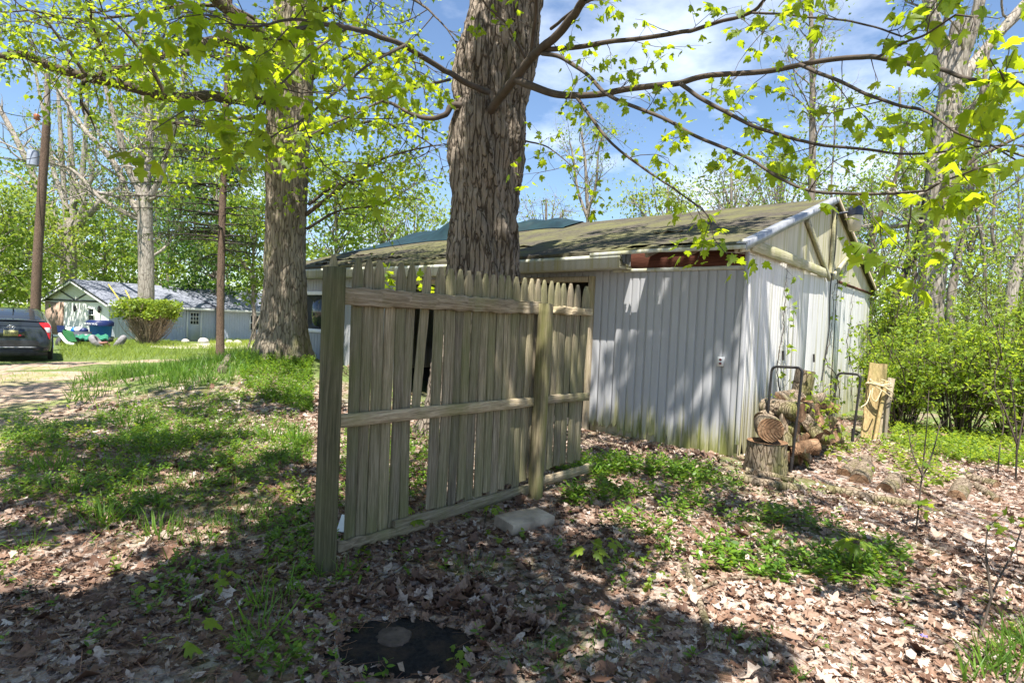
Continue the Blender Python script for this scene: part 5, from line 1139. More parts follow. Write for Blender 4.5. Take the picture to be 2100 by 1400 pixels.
for k, (px, py, mt_, lab) in enumerate([(143, 676, 'white_plastic', 'white plastic bag at the left end of the dark tub'), (153, 676, 'blue', 'pale blue bag on the dark tub between white bags'), (161, 675, 'white_plastic', 'white plastic bag in the middle of the dark tub'), (172, 677, 'blue_dark', 'dark blue bag at the right end of the dark tub')]):
    c0 = P(px, py, cq_[1] + .3); rng = np.random.default_rng(k); th = np.arange(10) / 10 * 2 * math.pi; m = MB(); m.loft([[c0 + V(.2 * f * math.cos(a) * rng.uniform(.8, 1.15), .2 * f * math.sin(a), .13 * z) for a in th] for f, z in ((.7, -1), (1.05, -.4), (.9, .4), (.4, 1))]); tag(m.build('bag', M[mt_], loc=c0, smooth=True), lab, 'bag')
for px, lab, ln in ((197, 'dark worn tyre lying against the brick stack', .6), (246, 'dark worn tyre standing in the grass left of the round bush', -.5)):
    c0 = G(px, 712) + UP * .22; ax = unit(V(.75, .3, ln)); a_ = unit(np.cross(ax, UP)); b_ = np.cross(a_, ax); m = MB(); R, r = .27, .10; U_, W_ = np.linspace(0, 2 * math.pi, 21)[:-1], np.linspace(0, 2 * math.pi, 11)[:-1]
    g = np.array([[c0 + (a_ * math.cos(u) + b_ * math.sin(u)) * (R + r * math.cos(w)) + ax * r * 1.2 * math.sin(w) for w in W_] for u in np.append(U_, 0)]); m.loft(g, False); tag(m.build('tyre', M['tyre_grey'], loc=c0, smooth=True), lab, 'tyre')
for k, (px, py, lab) in enumerate([(212, 703, 'topmost loose red brick of the small heap by the tyre'), (216, 707, 'middle loose red brick of the small heap by the tyre'), (208, 710, 'lower left red brick of the small heap by the tyre'), (222, 711, 'lower right red brick of the small heap by the tyre')]):
    c0 = P(px, py, G(214, 712)[1] + .1 * k); a = k * .7; m = MB(); m.box(c0, V(math.cos(a), math.sin(a), .1) * .15, V(-math.sin(a), math.cos(a), 0) * .08, UP * .05); tag(m.build('brick', M['brick'], loc=c0), lab, 'brick')
# ================================================================== SHRUBS AT THE RIGHT
def shrub(seed, px, py, depth_scale, Rpx, hpx, label, leaf='leaf_shrub', n=4200, ls=.085, bare=.25, depth=None):
    """many arching stems from a clump, leaf sprays along them"""
    rng = np.random.default_rng(seed); b = G(px, py) if depth is None else onground(*P(px, 700, depth)[:2]); k = b[1] / FPX; R, h = Rpx * k, hpx * k
    t = thing('shrub', b, label, 'shrub', 'shrubs on the right of the shed'); m = MB(); lv = Leaves(); ns = 50; per = max(4, int(n / (ns * 6 * (1 - bare))))
    for i in range(ns):
        a = rng.uniform(0, 2 * math.pi); rr = R * rng.uniform(.15, 1.1); zt = h * (rng.uniform(.35, 1.0) + .35 * (rng.random() < .12)) * (1 - .3 * (rr / R) ** 2)
        s0 = b + V(math.cos(a), math.sin(a), 0) * R * .25 * rng.random(); e = b + V(math.cos(a) * rr, math.sin(a) * rr, zt)
        q = smoothpath([s0 - UP * .05, s0 + (e - s0) * .45 + UP * h * .16 + rng.normal(0, .06, 3) * R, e, e + (e - s0) * .12 + V(0, 0, -.10 * h)], 4); m.tube(q, np.linspace(.014, .004, len(q)), 4)
        for j in range(6):
            i0 = rng.integers(2, len(q)); i0 = min(i0, len(q) - 1); d = unit(rng.normal(0, 1, 3) + V(0, 0, .25)); w = wander(rng, q[i0], d, R * rng.uniform(.15, .45), 4, .3); m.tube(w, np.linspace(.005, .002, 5), 3)
            if rng.random() > bare:
                f = rng.uniform(.2, 1.05, (per, 1)); pos = w[0] + (w[-1] - w[0]) * f + rng.normal(0, .055, (per, 3)); lv.cloud(rng, pos, ls, .3)
    m.build('stems', M['twig'], t); lv.build(rng, 'foliage', M[leaf], t, OVAL, .7); return t
for a in [
 (701, 1850, 880, 1, 90, 210, 'green shrub just right of the leaning planks', 'leaf_shrub', 4600, .085, .15),
 (702, 1965, 890, 1, 120, 215, 'bright green shrub right of the planks, widest of the front row', 'leaf_shrub', 4200, .085, .4),
 (703, 2080, 905, 1, 110, 300, 'yellow green shrub with bare twigs low down at the right edge', 'leaf_shrub', 4200, .09, .45),
 (704, 1830, 840, 1, 70, 255, 'leafy shrub close behind the back corner of the shed', 'leaf_shrub', 4600, .095, .1),
 (705, 1905, 835, 1, 90, 190, 'second row shrub below the thick grey trunk', 'leaf_shrub', 4200, .10, .25),
 (706, 2025, 830, 1, 120, 290, 'tall pale green shrub in the second row near the right edge', 'leaf_hedge', 5200, .105, .2),
 (707, 2150, 840, 1, 120, 330, 'large shrub cut off by the right edge of the photo', 'leaf_hedge', 4600, .11, .2),
 (708, 1812, 790, 1, 60, 215, 'small far shrub filling the gap by the torn tarp', 'leaf_shrub', 3400, .12, .1),
 (709, 1945, 790, 1, 130, 160, 'far shrub in deep green between the trunks', 'leaf_far', 4200, .14, .2),
 (710, 2095, 790, 1, 150, 260, 'far shrub under the trees at the right edge', 'leaf_hedge', 4600, .14, .2)]:
    shrub(*a)
# thin bare saplings in the leaf litter
def sapling(base, lines, label, leaves, seed, r=.008, size=.08, name='sapling'):
    rng = np.random.default_rng(seed); b = G(*base); t = thing(name, b, label, 'sapling'); m = MB(); lv = Leaves()
    for ln in lines:
        q = smoothpath([P(x, y, b[1] + .05 * k) if (x, y) != base else b for k, (x, y) in enumerate(ln)], 5); m.tube(q, np.linspace(r, r * .4, len(q)), 5)
        for j in range(5):
            i = rng.integers(2, len(q)); w = wander(rng, q[i], unit(rng.normal(0, 1, 3) + V(0, 0, .6)), .16, 3, .2); m.tube(w, [.003, .002, .002, .0015], 3)
    for (x, y, n) in leaves: lv.cluster(rng, P(x, y, b[1]), V(0, 0, 1), n, size, .06)
    m.build('stem', M['twig'], t)
    if lv.p: lv.build(rng, 'foliage', M['leaf_shrub'], t, MAPLE2, .5)
sapling((1878, 1092), [[(1878, 1092), (1886, 1020), (1893, 950), (1900, 880), (1905, 800)], [(1890, 985), (1912, 930), (1930, 860)], [(1892, 975), (1872, 930), (1862, 880)]], 'thin bare sapling standing in sunny leaf litter right of the stump', [(1898, 1040, 6), (1905, 1030, 5), (1930, 985, 5), (1880, 950, 4)], 1)
sapling((2008, 1310), [[(2008, 1310), (2020, 1270), (2034, 1222), (2052, 1180), (2078, 1130), (2095, 1085)], [(2034, 1222), (2026, 1170), (2022, 1120), (2026, 1080)]], 'forked bare sapling in the leaf litter near the lower right corner', [(2060, 1075, 8), (2090, 1070, 7), (2030, 1065, 6), (2085, 1120, 3)], 2, .008, .055)
sapling((2083, 985), [[(2083, 985), (2085, 900), (2078, 820), (2070, 760)], [(2084, 930), (2098, 860), (2110, 800)], [(2085, 910), (2060, 840), (2040, 800)]], 'thin grey sapling in front of the shrubs at the right edge', [(2080, 800, 5), (2050, 905, 5)], 3, .012)
sapling((2046, 972), [[(2046, 972), (2050, 920), (2058, 860), (2040, 790), (2048, 730)]], 'single thin stem left of the sapling at the right edge', [(2052, 910, 4)], 4, .009)
for k, (x, y) in enumerate([(1940, 830), (1990, 850), (1880, 780)]):
    pass
# ================================================================== FIREWOOD, STUMP, RACK, PLANKS
M['bark_log'] = m_bark('log_bark', (.12, .085, .055), (.33, .265, .195), (.16, .17, .04), sc=18, bump=1.0, bd=.03, mossamt=.6)
def m_cut():
    t = NT('cut_wood'); c = t.coord(rnd=True); f = t.noise(c, 9, 6, .7); g = t.noise(c, 60, 3)
    col = t.ramp(f, [(.3, (.09, .045, .025)), (.5, (.24, .14, .08)), (.72, (.42, .29, .18))]); col = t.mix(t.ramp(g, [(.4, .4), (.6, 0.0)]), col, (.16, .1, .06))
    du = t.n("ShaderNodeVectorMath", operation='DOT_PRODUCT'); oc_ = t.coord(); t.t.links.new(oc_, du.inputs[0]); du.inputs[1].default_value = tuple(sg); sz = t.n("ShaderNodeSeparateXYZ"); t.t.links.new(oc_, sz.inputs[0])
    dd = t.math('SQRT', t.math('ADD', t.math('POWER', du.outputs['Value'], 2.0), t.math('POWER', sz.outputs['Z'], 2.0))); ring_w = t.math('SINE', t.math('ADD', t.math('MULTIPLY', dd, 420.0), t.math('MULTIPLY', f, 9.0))); col = t.mix(t.math('MULTIPLY', t.math('ADD', ring_w, 1.0), .08), col, (.10, .06, .035))
    vo = t.n("ShaderNodeTexVoronoi", feature='DISTANCE_TO_EDGE'); t.t.links.new(t.coord(rnd=True), vo.inputs['Vector']); vo.inputs['Scale'].default_value = 9; col = t.mix(t.ramp(vo.outputs[0], [(.0, .85), (.035, 0.0)]), col, (.035, .022, .015))
    return t.done(t.pbsdf(col, .9, t.bump(t.math('ADD', g, ring_w), .5, .006), spec=.1))
M['cut'] = m_cut()
def log(p0, p1, r, seed, label, split=False, group=None, name='log', bark='bark_log', cat='log', cut='cut'):
    rng = np.random.default_rng(seed); p0, p1 = np.asarray(p0, float), np.asarray(p1, float); d = unit(p1 - p0); a = unit(np.cross(d, UP + .01)); b = np.cross(a, d); k = 22; th = np.arange(k) / k * 2 * math.pi
    rad_ = r * (1 + .14 * (fbm(np.stack([np.cos(th) * 1.5, np.sin(th) * 1.5, th * 0 + seed], -1), seed, 3) - .45) * 2)
    if split:
        c0 = rng.uniform(0, 6.28); cut = np.maximum(.22, np.where(np.cos(th - c0) > .1, .14 / np.maximum(np.cos(th - c0), .14), 1)); rad_ = rad_ * np.minimum(1, cut)
    n = 9; rings = []
    for i in range(n):
        f = i / (n - 1); jj = 1 + .07 * (fbm(np.stack([np.cos(th) * 3, np.sin(th) * 3, th * 0 + f * 3 + seed], -1), seed + 1, 2) - .4); e = .97 if i in (0, n - 1) else 1
        rings.append(p0 + (p1 - p0) * f + (rad_ * jj * e)[:, None] * (np.cos(th)[:, None] * a + np.sin(th)[:, None] * b))
    m = MB(); m.loft(rings, False, 0); m.ngon(rings[0][::-1] , 1); m.ngon(rings[-1], 1); c0 = (p0 + p1) / 2
    return tag(m.build(name, [M[bark], M[cut] if isinstance(cut, str) else M['cut']], loc=c0, smooth=True, auto=50), label, cat, group)
stb = G(1570, 966); m = MB()
sk_ = stb[1] / FPX; sr = 42 * sk_; stop_ = 55 * sk_ + .04
trunk(m, [stb - UP * .12, stb + UP * stop_ * .5, stb + UP * stop_], [sr * 1.12, sr * .98, sr * .96], 60, .02, 5, .05, .018, .006, 0, .1, .1, 7, 4, .6)
k0 = 60; top = m.v[0].reshape(-1, 60, 3)[-1] if m.v[0].shape[0] % 60 == 0 else None
m.ngon([stb + V(sr * .93 * math.cos(a), sr * .93 * math.sin(a), stop_ + .006) for a in np.linspace(0, 2 * math.pi, 31)[:-1]], 1)
tag(m.build('chopping_stump', [M['bark_log'], M['cut']], loc=stb, smooth=True), 'upright bark covered stump by the shed corner carrying a short round log', 'stump')
stt = stb + UP * (stop_ + .01)
log(stt + V(-.06, -.20, .155), stt + V(.05, .17, .155), .145, 8, 'short thick round log lying on top of the upright stump, cut face forward')
R0 = G(1622, 968); rt0 = float(np.dot(R0 - SC, sg)); ro = float(np.dot(R0 - SC, ng))
def rk(t, o, z): q = SC + sg * (rt0 + t) + ng * o; return V(q[0], q[1], float(H(q[0], q[1])) + z)
print('rack', rt0, ro)
def hoop(name, t, label, pix, dn, lean=0):
    base = rk(t, ro, 0); g = thing(name, base, label, 'log rack'); k = base[1] / FPX; dpt = base[1]
    (lx0, ly0), (lx1, ly1), (rx1, ry1), (rx0, ry0) = pix; ddl = -ng[1] * .36
    pl0, pl1, pr1, pr0 = P(lx0, ly0, dpt + ddl), P(lx1, ly1, dpt + ddl), P(rx1, ry1, dpt), P(rx0, ry0, dpt)
    cr = .07; pa = pl1 + unit(pl0 - pl1) * cr; pb_ = pl1 + unit(pr1 - pl1) * cr; pc = pr1 + unit(pl1 - pr1) * cr; pd = pr1 + unit(pr0 - pr1) * cr
    arc = lambda A, C, B: [(1 - f) ** 2 * A + 2 * f * (1 - f) * C + f * f * B for f in np.linspace(0, 1, 6)]
    q = [pl0] + arc(pa, pl1, pb_) + arc(pc, pr1, pd) + [pr0]; m = MB(); m.tube(q, .016, 8, True); m.build('hoop', M['metal_dark'], g, smooth=True); m = MB(); m.tube([pr0, pr0 + UP * .18], .0195, 8, True); m.build('foot_sleeve', M['metal_dark'], g, smooth=True)
hoop('log_rack', 0, 'dark steel hoop of the log rack beside the stump, the nearer of the two', [(1570, 905), (1583, 751), (1646, 754), (1622, 968)], 0)
hoop('log_rack', 1.55, 'dark steel hoop at the far end of the woodpile, half hidden by vines', [(1700, 890), (1718, 764), (1766, 768), (1748, 905)], 0)
rng = np.random.default_rng(19); kk = 0
FW = 'firewood logs heaped in the rack'
rows = [(0, .0, 8), (1, .20, 8), (2, .39, 7), (3, .56, 5)]
desc = ['bottom row', 'second row', 'third row', 'top row']; pos_w = ['nearest the steel hoop', 'next to the end log', 'third from the near end', 'left of the middle', 'in the middle', 'right of the middle', 'second from the far end', 'at the far end']
for rI, z, n in rows:
    for j in range(n):
        t = .12 + j * .2 + (rI % 2) * .09 + rng.normal(0, .02); r = rng.uniform(.085, .12); o0 = ro - .42 + rng.normal(0, .03); o1 = ro + .0 + rng.normal(0, .05)
        p0, p1 = rk(t, o0, z + r + rng.normal(0, .01)), rk(t + rng.normal(0, .05), o1, z + r + rng.normal(0, .015)); spl = rng.random() < .6
        log(p0, p1, r, 100 + kk, f'{"split" if spl else "round"} firewood log in the {desc[rI]} of the woodpile, {pos_w[min(j, 7)]}', spl, FW, 'firewood_log'); kk += 1
log(rk(.05, ro - .36, .50), rk(.55, ro - .12, .66), .15, 31, 'big mossy split log slanting over the near end of the woodpile', True, None, 'firewood_log', 'bark_log')
log(rk(.02, ro - .02, .30), rk(.14, ro - .10, .64), .12, 36, 'weathered split log propped upright at the near end of the woodpile', True, None, 'firewood_log')
log(rk(.55, ro - .30, .80), rk(1.15, ro - .22, .82), .10, 32, 'pale bark slab lying lengthwise on top of the woodpile', True, None, 'firewood_log')
log(rk(.75, ro - .12, .74), rk(1.25, ro - .02, .78), .09, 33, 'reddish half log lying lengthwise near the far end of the pile top', True, None, 'firewood_log')
log(rk(1.42, ro - .30, .75), rk(1.46, ro - .26, 1.12), .13, 34, 'rotten reddish log standing upright inside the far hoop', False, None, 'firewood_log')
log(rk(1.75, ro - .16, -.03), rk(1.75, ro - .16, .62), .16, 35, 'upright pale barked log behind the far hoop', False, None, 'firewood_log')
for k in range(16):      # tumbled split pieces on the face of the heap
    t = .2 + 1.7 * (k % 8) / 7.5 + rng.normal(0, .05); z = rng.uniform(.12, .62); c0 = rk(t, ro + rng.uniform(-.02, .10), z); d = unit(V(rng.normal(0, .6), rng.normal(0, .6), rng.normal(0, 1)) + ng * rng.uniform(-.3, .8)); L = rng.uniform(.13, .2)
    lab = ['reddish', 'grey', 'brown', 'pale'][k % 4] + ' split wood on the pile front, ' + ('low down ' if z < .37 else 'high up ') + ['beside the stump', 'beside the near steel hoop', 'just past the near hoop', 'left of the middle', 'near the middle', 'right of the middle', 'left of the far hoop', 'under the far hoop'][k % 8]
    log(c0 - d * L, c0 + d * L, rng.uniform(.06, .095), 300 + k, lab, True, FW, 'firewood_log', 'cut' if k % 3 == 0 else 'bark_log')
# leaning planks with rope
plb = G(1792, 905); pdp = plb[1] + .1
def plank(pix0, pix1, w, t, seed, label, dz0=0.0, dz1=.22, mat='board_wood', up=None):
    p0, p1 = P(*pix0, pdp + dz0), P(*pix1, pdp + dz1); p0[2] = max(p0[2], float(H(p0[0], p0[1])) - .03); m = MB(); m.beam(p0, p1, w, t, V(-.1, -1, .25) if up is None else up, 8, .02, seed); return tag(m.build('plank', M[mat], loc=(p0 + p1) / 2), label, 'plank')
plank((1778, 898), (1797, 745), .20, .04, 1, 'widest yellow plank leaning behind the woodpile, tied with rope', .12, .30)
plank((1800, 902), (1813, 746), .10, .04, 2, 'narrow yellow plank leaning just right of the widest plank', .14, .32)
plank((1792, 918), (1817, 782), .05, .05, 3, 'thin square stick leaning in front of the yellow planks', -.05, .12)
plank((1806, 912), (1828, 775), .11, .035, 4, 'brown plank with broken top right of the rope', .10, .22, 'old_board')
plank((1815, 908), (1822, 805), .045, .03, 5, 'thin pale stake at the right end of the leaning planks', 0, .1, 'old_board')
rp = P(1800, 790, pdp + .1); m = MB()
for k in range(6):
    c0 = P(1803 + rng.normal(0, 3), 782 + 4 * k, pdp + .12); q = [c0 + V(.13 * math.cos(a) * (1 + .1 * k), .16 * math.sin(a), .03 * math.sin(a * 1.0 + k) - .02 * k * math.cos(a)) for a in np.linspace(0, 2 * math.pi, 20)]; m.tube(q, .009, 5)
q = smoothpath([P(1790, 795, pdp - .06), P(1788, 815, pdp - .1), P(1797, 822, pdp - .1), P(1808, 800, pdp - .07)], 6); m.tube(q, .009, 5); q = smoothpath([P(1786, 800, pdp), P(1778, 825, pdp - .1), P(1765, 835, pdp - .2)], 6); m.tube(q, .009, 5)
tag(m.build('rope', M['rope'], loc=rp), 'tan rope wound round the leaning planks', 'rope')
# ------------------------------------------------------------------ logs, poles and sticks on the ground
def pole(pix, r0, r1, label, bark='bark_log', name='fallen_branch', cat='branch', side=None, seed=0, lift=.6):
    pts = [G(*p) for p in pix]; q = smoothpath(pts, 6); n = len(q); rr = np.linspace(r0, r1, n); q[:, 2] = H(q[:, 0], q[:, 1]) + rr * lift; q = q + (fbm(np.stack([q[:, 0] * 4, q[:, 1] * 4, q[:, 0] * 0 + seed], -1), seed, 3)[:, None] - .45) * V(1, 1, .3) * r0 * 1.5
    rr = rr * (1 + .2 * (vnoise(np.stack([q[:, 0] * 9, q[:, 1] * 9, q[:, 0] * 0], -1), seed) - .5)); m = MB(); m.tube(q, rr, 9, True)
    for s_ in (side or []):
        w = smoothpath([G(*p) for p in s_], 5); w[:, 2] = H(w[:, 0], w[:, 1]) + r1 * .8; m.tube(w, np.linspace(r1 * .8, r1 * .3, len(w)), 6, True)
    c0 = q[len(q) // 2]; return tag(m.build(name, M[bark], loc=c0, smooth=True), label, cat)
pole([(1185, 893), (1280, 920), (1360, 940), (1450, 962), (1545, 990)], .028, .018, 'long thin grey branch lying from the doorway toward the stump', seed=1)
pole([(1180, 905), (1260, 935), (1330, 965), (1400, 985)], .03, .02, 'shorter grey branch lying below the long thin branch', seed=2)
pole([(1300, 925), (1420, 948), (1490, 972), (1600, 985)], .03, .022, 'brown branch lying close along the foot of the shed wall', 'bark_dark', seed=3)
pole([(1505, 985), (1560, 995), (1610, 1003), (1652, 1008)], .062, .05, 'thick rotten brown log lying in front of the stump', 'bark_log', 'fallen_log', 'log', seed=4)
pole([(1530, 970), (1580, 980), (1625, 990)], .05, .035, 'mossy rotten slab lying right at the foot of the stump', 'bark_log', 'fallen_log', 'log', seed=5)
def flog(a, b, r, label, seed, bark='bark_log', split=False):
    p0, p1 = G(*a), G(*b); return log(p0 + UP * r * .1, p1 + UP * r * .15, r, seed, label, split, None, 'fallen_log', bark)
pole([(1695, 1008), (1760, 1020), (1830, 1033), (1880, 1040)], .05, .045, 'smooth yellow brown log lying in sunny leaf litter right of the stump', 'bark_log', 'fallen_log', 'log', seed=6)
flog((1762, 990), (1775, 960), .10, 'short log with dark round cut end facing the camera, right of the woodpile', 51)
flog((1730, 975), (1775, 945), .08, 'grey barkless log lying at the right foot of the woodpile', 52)
flog((1815, 1008), (1838, 985), .085, 'short log with bright yellow moss on top', 53)
flog((1960, 1022), (1975, 995), .085, 'short dark ended log left of the lying branch at the right', 54)
flog((2002, 998), (2048, 1030), .05, 'thin brown log pointing to the lower right among the leaves', 55)
flog((1985, 980), (2045, 998), .06, 'flat reddish piece of log at the far right', 56, split=True)
pole([(1850, 975), (1880, 1000), (1920, 1022)], .022, .014, 'thin stick lying between the mossy log and the dark ended log', seed=7)
pole([(1970, 975), (2010, 965), (2040, 955)], .02, .012, 'dark stick lying below the bright ground cover at the right', 'bark_dark', seed=8)
pole([(1405, 1163), (1418, 1205), (1440, 1255), (1452, 1300), (1462, 1335)], .026, .018, 'crooked grey branch lying in the leaves right of the fence, with a long side twig', 'bark_log', side=[[(1430, 1212), (1500, 1190), (1570, 1190), (1640, 1205)]], seed=9)
pole([(700, 1398), (692, 1340), (690, 1310), (700, 1275), (716, 1250)], .011, .008, 'thin grey stick beside the black burnt patch', 'bark_grey', seed=10)
pole([(765, 1192), (800, 1180), (830, 1160), (845, 1135)], .011, .006, 'curved stick on the ground between the post and the slab', 'bark_grey', seed=11)
pole([(985, 1145), (990, 1100), (997, 1055), (1000, 1010)], .009, .004, 'thin root climbing to the bottom rail of the fence', 'bark_dark', seed=12)
pole([(410, 990), (430, 965), (450, 945)], .014, .008, 'pale short stick among the low plants left of the fence', 'bark_grey', seed=13)
pole([(575, 815), (610, 805), (640, 785)], .02, .01, 'pale forked twig lying below the ivy mound', 'bark_grey', side=[[(610, 805), (590, 785), (560, 765)]], seed=14)
pole([(460, 765), (500, 745), (530, 728)], .09, .06, 'mossy surface root sloping down left of the old tree', 'bark_left', 'tree_root', 'root', seed=15)
lp0 = G(505, 722); m = MB(); m.tube(smoothpath([lp0 - UP * .1, P(516, 690, lp0[1] + .1), P(530, 655, lp0[1] + .2), P(541, 632, lp0[1] + .3)], 5), np.linspace(.05, .035, 16), 8, True); tag(m.build('leaning_branch', M['bark_left'], loc=lp0, smooth=True), 'brown stick leaning against the left side of the old tree', 'branch')
kb = G(498, 748); log(kb - UP * .05, kb + V(.03, 0, .22), .05, 77, 'small sawn stub standing in the ivy below the old tree', False, None, 'stub')
# plank and litter near the post
p0, p1 = G(502, 1112), G(655, 1078); m = MB(); m.beam(p0 + UP * .012, p1 + UP * .02, .075, .018, UP, 8, .03, 3); tag(m.build('fallen_board', M['old_board'], loc=(p0 + p1) / 2), 'narrow weathered board lying flat left of the near fence post', 'board')
wp = G(709, 1092); m = MB(); m.loft([[wp + V(x, y, z) for x, y, z in ((-.06, -.03, .02), (.05, -.04, .015), (.07, .05, .10), (-.05, .06, .11))], [wp + V(x, y, z + .006) for x, y, z in ((-.06, -.03, .02), (.05, -.04, .015), (.07, .05, .10), (-.05, .06, .11))]]); tag(m.build('white_panel', M['white_plastic'], loc=wp), 'small scrap of white sheet behind the foot of the near fence post', 'scrap')
s0, s1, s2 = G(1046, 1106), G(1142, 1080), G(1008, 1080); cc = (s1 + s2) / 2 + UP * .05; m = MB(); ax_ = unit((s1 - s0) * V(1, 1, 0)); m.beam(cc - ax_ * .21, cc + ax_ * .21, .24, .085, UP + V(.05, -.03, 0), 7, .012, 8, .07)
tag(m.build('concrete_slab', M['concrete'], loc=cc), 'mossy tan concrete block lying in front of the second fence post', 'block')
# burnt patch with a slice of trunk
cpn = G(830, 1325); m = MB(); th = np.arange(60) / 60 * 2 * math.pi; rr = 1 + .45 * (fbm(np.stack([np.cos(th) * 2, np.sin(th) * 2, th * 0], -1), 4, 4) - .45)
def cdisc(f, dz): X = cpn[0] + .36 * rr * f * np.cos(th); Y = cpn[1] + .25 * rr * f * np.sin(th); return np.stack([X, Y, H(X, Y) + dz + .012 * (fbm(np.stack([X * 30, Y * 30, X * 0], -1), 3, 3) - .4)], -1)
m.loft([cdisc(1.06, -.012), cdisc(1, .004), cdisc(.8, .012), cdisc(.5, .015), cdisc(.2, .015), cdisc(.02, .015)], False); tag(m.build('burnt_soil', M['char'], smooth=True), kind='structure')
ws = G(808, 1310); M['cut_dark'] = m_plain('dark_cut_wood', (.085, .062, .048), .9, var=.45, scale=18, bump=.6); m = MB(); rng = np.random.default_rng(4); th2 = np.arange(28) / 28 * 2 * math.pi; wr = .085 * (1 + .08 * rng.normal(0, 1, 28) * .5)
m.loft([[ws + V(a * b * math.cos(c), a * b * math.sin(c), z) for c, b in zip(th2, wr)] for a, z in ((1, -.03), (1.02, .015), (.98, .022), (.7, .021), (.66, .019), (.4, .021), (.1, .020))], True); tag(m.build('wood_slice', M['cut_dark'], loc=ws, smooth=True, auto=40), 'round dark slice of a sawn trunk set in the black burnt patch', 'stump')
# ================================================================== CLIMBING VINES
def vine(pix, label, seed, on='t', extra=0.03):
    rng = np.random.default_rng(seed); pts = []
    for x, y in pix:
        t, z = wall_t(x, y); pts.append(sp(0, t, z, extra, ng))
    b = pts[-1]; t_ = thing('climbing_vine', b, label, 'vine'); q = smoothpath(pts, 7); q += rng.normal(0, .008, q.shape); m = MB(); lv = Leaves(); m.tube(q, np.linspace(.004, .009, len(q)), 5)
    for i in range(2, len(q), 2):
        if rng.random() < .8:
            d = unit(ng * .6 + rng.normal(0, .6, 3)); w = wander(rng, q[i], d, .16, 3, .3); m.tube(w, [.003, .002, .002, .001], 3); lv.cluster(rng, w[-1], d, 4, .085, .05)
    m.build('stem', M['twig'], t_); lv.build(rng, 'foliage', M['leaf_shrub'], t_, MAPLE2, .5)
vine([(1612, 540), (1606, 590), (1603, 640), (1600, 690), (1590, 740), (1592, 790), (1600, 850)], 'thin leafy vine climbing the near half of the white gable wall', 1)
vine([(1732, 530), (1728, 560), (1708, 590), (1705, 640), (1700, 690), (1690, 740), (1712, 770), (1720, 820)], 'leafy vine climbing the dark crack in the white gable wall', 2)
vine([(1745, 600), (1740, 660), (1735, 710), (1745, 760), (1742, 810)], 'short vine right of the dark crack above the far hoop', 3)
rng = np.random.default_rng(8); vt = thing('creeping_vine', rk(.9, ro, .4), 'pale green creeper growing through the woodpile', 'vine'); m = MB(); lv = Leaves()
for i in range(70):
    p = rk(rng.uniform(.2, 1.8), ro + rng.uniform(-.25, .2), rng.uniform(.1, .95)); w = wander(rng, p, unit(rng.normal(0, 1, 3) + V(0, 0, .3) + ng * .5), .22, 4, .35); m.tube(w, [.003, .003, .002, .002, .001], 3); lv.cluster(rng, w[-1], w[-1] - w[0], 3, .085, .05)
m.build('stem', M['twig'], vt); lv.build(rng, 'foliage', M['leaf_shrub'], vt, MAPLE2, .5)
# ================================================================== GROUND LAYER: leaves, grass, ground cover
def poly_mask(P_, poly):
    x, y = P_[:, 0], P_[:, 1]; ins = np.zeros(len(P_), bool); n = len(poly)
    for i in range(n):
        x0, y0 = poly[i][:2]; x1, y1 = poly[(i + 1) % n][:2]
        c = ((y0 > y) != (y1 > y)) & (x < (x1 - x0) * (y - y0) / (y1 - y0 + 1e-12) + x0); ins ^= c
    return ins
def wpoly(pix): return [G(*p) for p in pix]
def scatter(rng, n, x0, x1, y0, y1, keep=None):
    p = np.stack([rng.uniform(x0, x1, n), rng.uniform(y0, y1, n)], -1)
    if keep is not None: p = p[keep(p)]
    return p
SHEDP = [sp(-.02, 0, 0), sp(-.02, SW, 0), sp(SL, SW, 0), sp(SL, 0, 0)]
def in_view(p, pad=.25):
    return (np.abs(p[:, 0]) < p[:, 1] * (.885 + pad) + 1.2) & (p[:, 1] > 1.15)
def normal(p):
    e = .02; x, y = p[:, 0], p[:, 1]; n = np.stack([-(H(x + e, y) - H(x - e, y)) / (2 * e), -(H(x, y + e) - H(x, y - e)) / (2 * e), np.ones(len(p))], -1); return unit(n)
rng = np.random.default_rng(99)
def char_mask(p): return (((p[:, 0] - cpn[0]) / .36) ** 2 + ((p[:, 1] - cpn[1]) / .25) ** 2) < .45 + .5 * vnoise(np.column_stack([p * 14, p[:, :1] * 0]), 5)
drive_line = smoothpath([V(-11, 2.5, 0), g1, g2, G(60, 800), g3], 8)[:, :2]
def near_drive(p, w):
    d = np.full(len(p), 9e9)
    for q in drive_line: d = np.minimum(d, np.hypot(p[:, 0] - q[0], p[:, 1] - q[1]))
    return d < w
# curled fallen leaves: two templates, crumpled
def crumple(T, seed, amp, curl):
    v = T[0].copy(); v[:, 2] = 0; q = v * V(1, 1, 0); v[:, 2] = amp * (fbm(np.stack([q[:, 0] * 3.1 + seed, q[:, 1] * 3.1, q[:, 0] * 0], -1), seed, 2) - .4) + curl * (np.abs(v[:, 0]) ** 1.5 * 1.6 + (v[:, 1] - .4) ** 2 * .8); v[:, 1] -= .45; return v, T[1]
OAK = fan([(0, 0), (.06, .12), (.20, .16), (.10, .28), (.30, .40), (.13, .48), (.30, .66), (.12, .72), (.10, .9), (0, 1), (-.10, .9), (-.12, .72), (-.30, .66), (-.13, .48), (-.30, .40), (-.10, .28), (-.20, .16), (-.06, .12)], (0, .5))
LIT = [crumple(MAPLE, 1, .55, .35), crumple(MAPLE2, 2, .6, .55), crumple(OAK, 3, .5, .5), crumple(MAPLE2, 4, .9, -.45), crumple(OAK, 5, .5, -.4), crumple((OVAL[0], OVAL[1]), 6, .5, .4)]
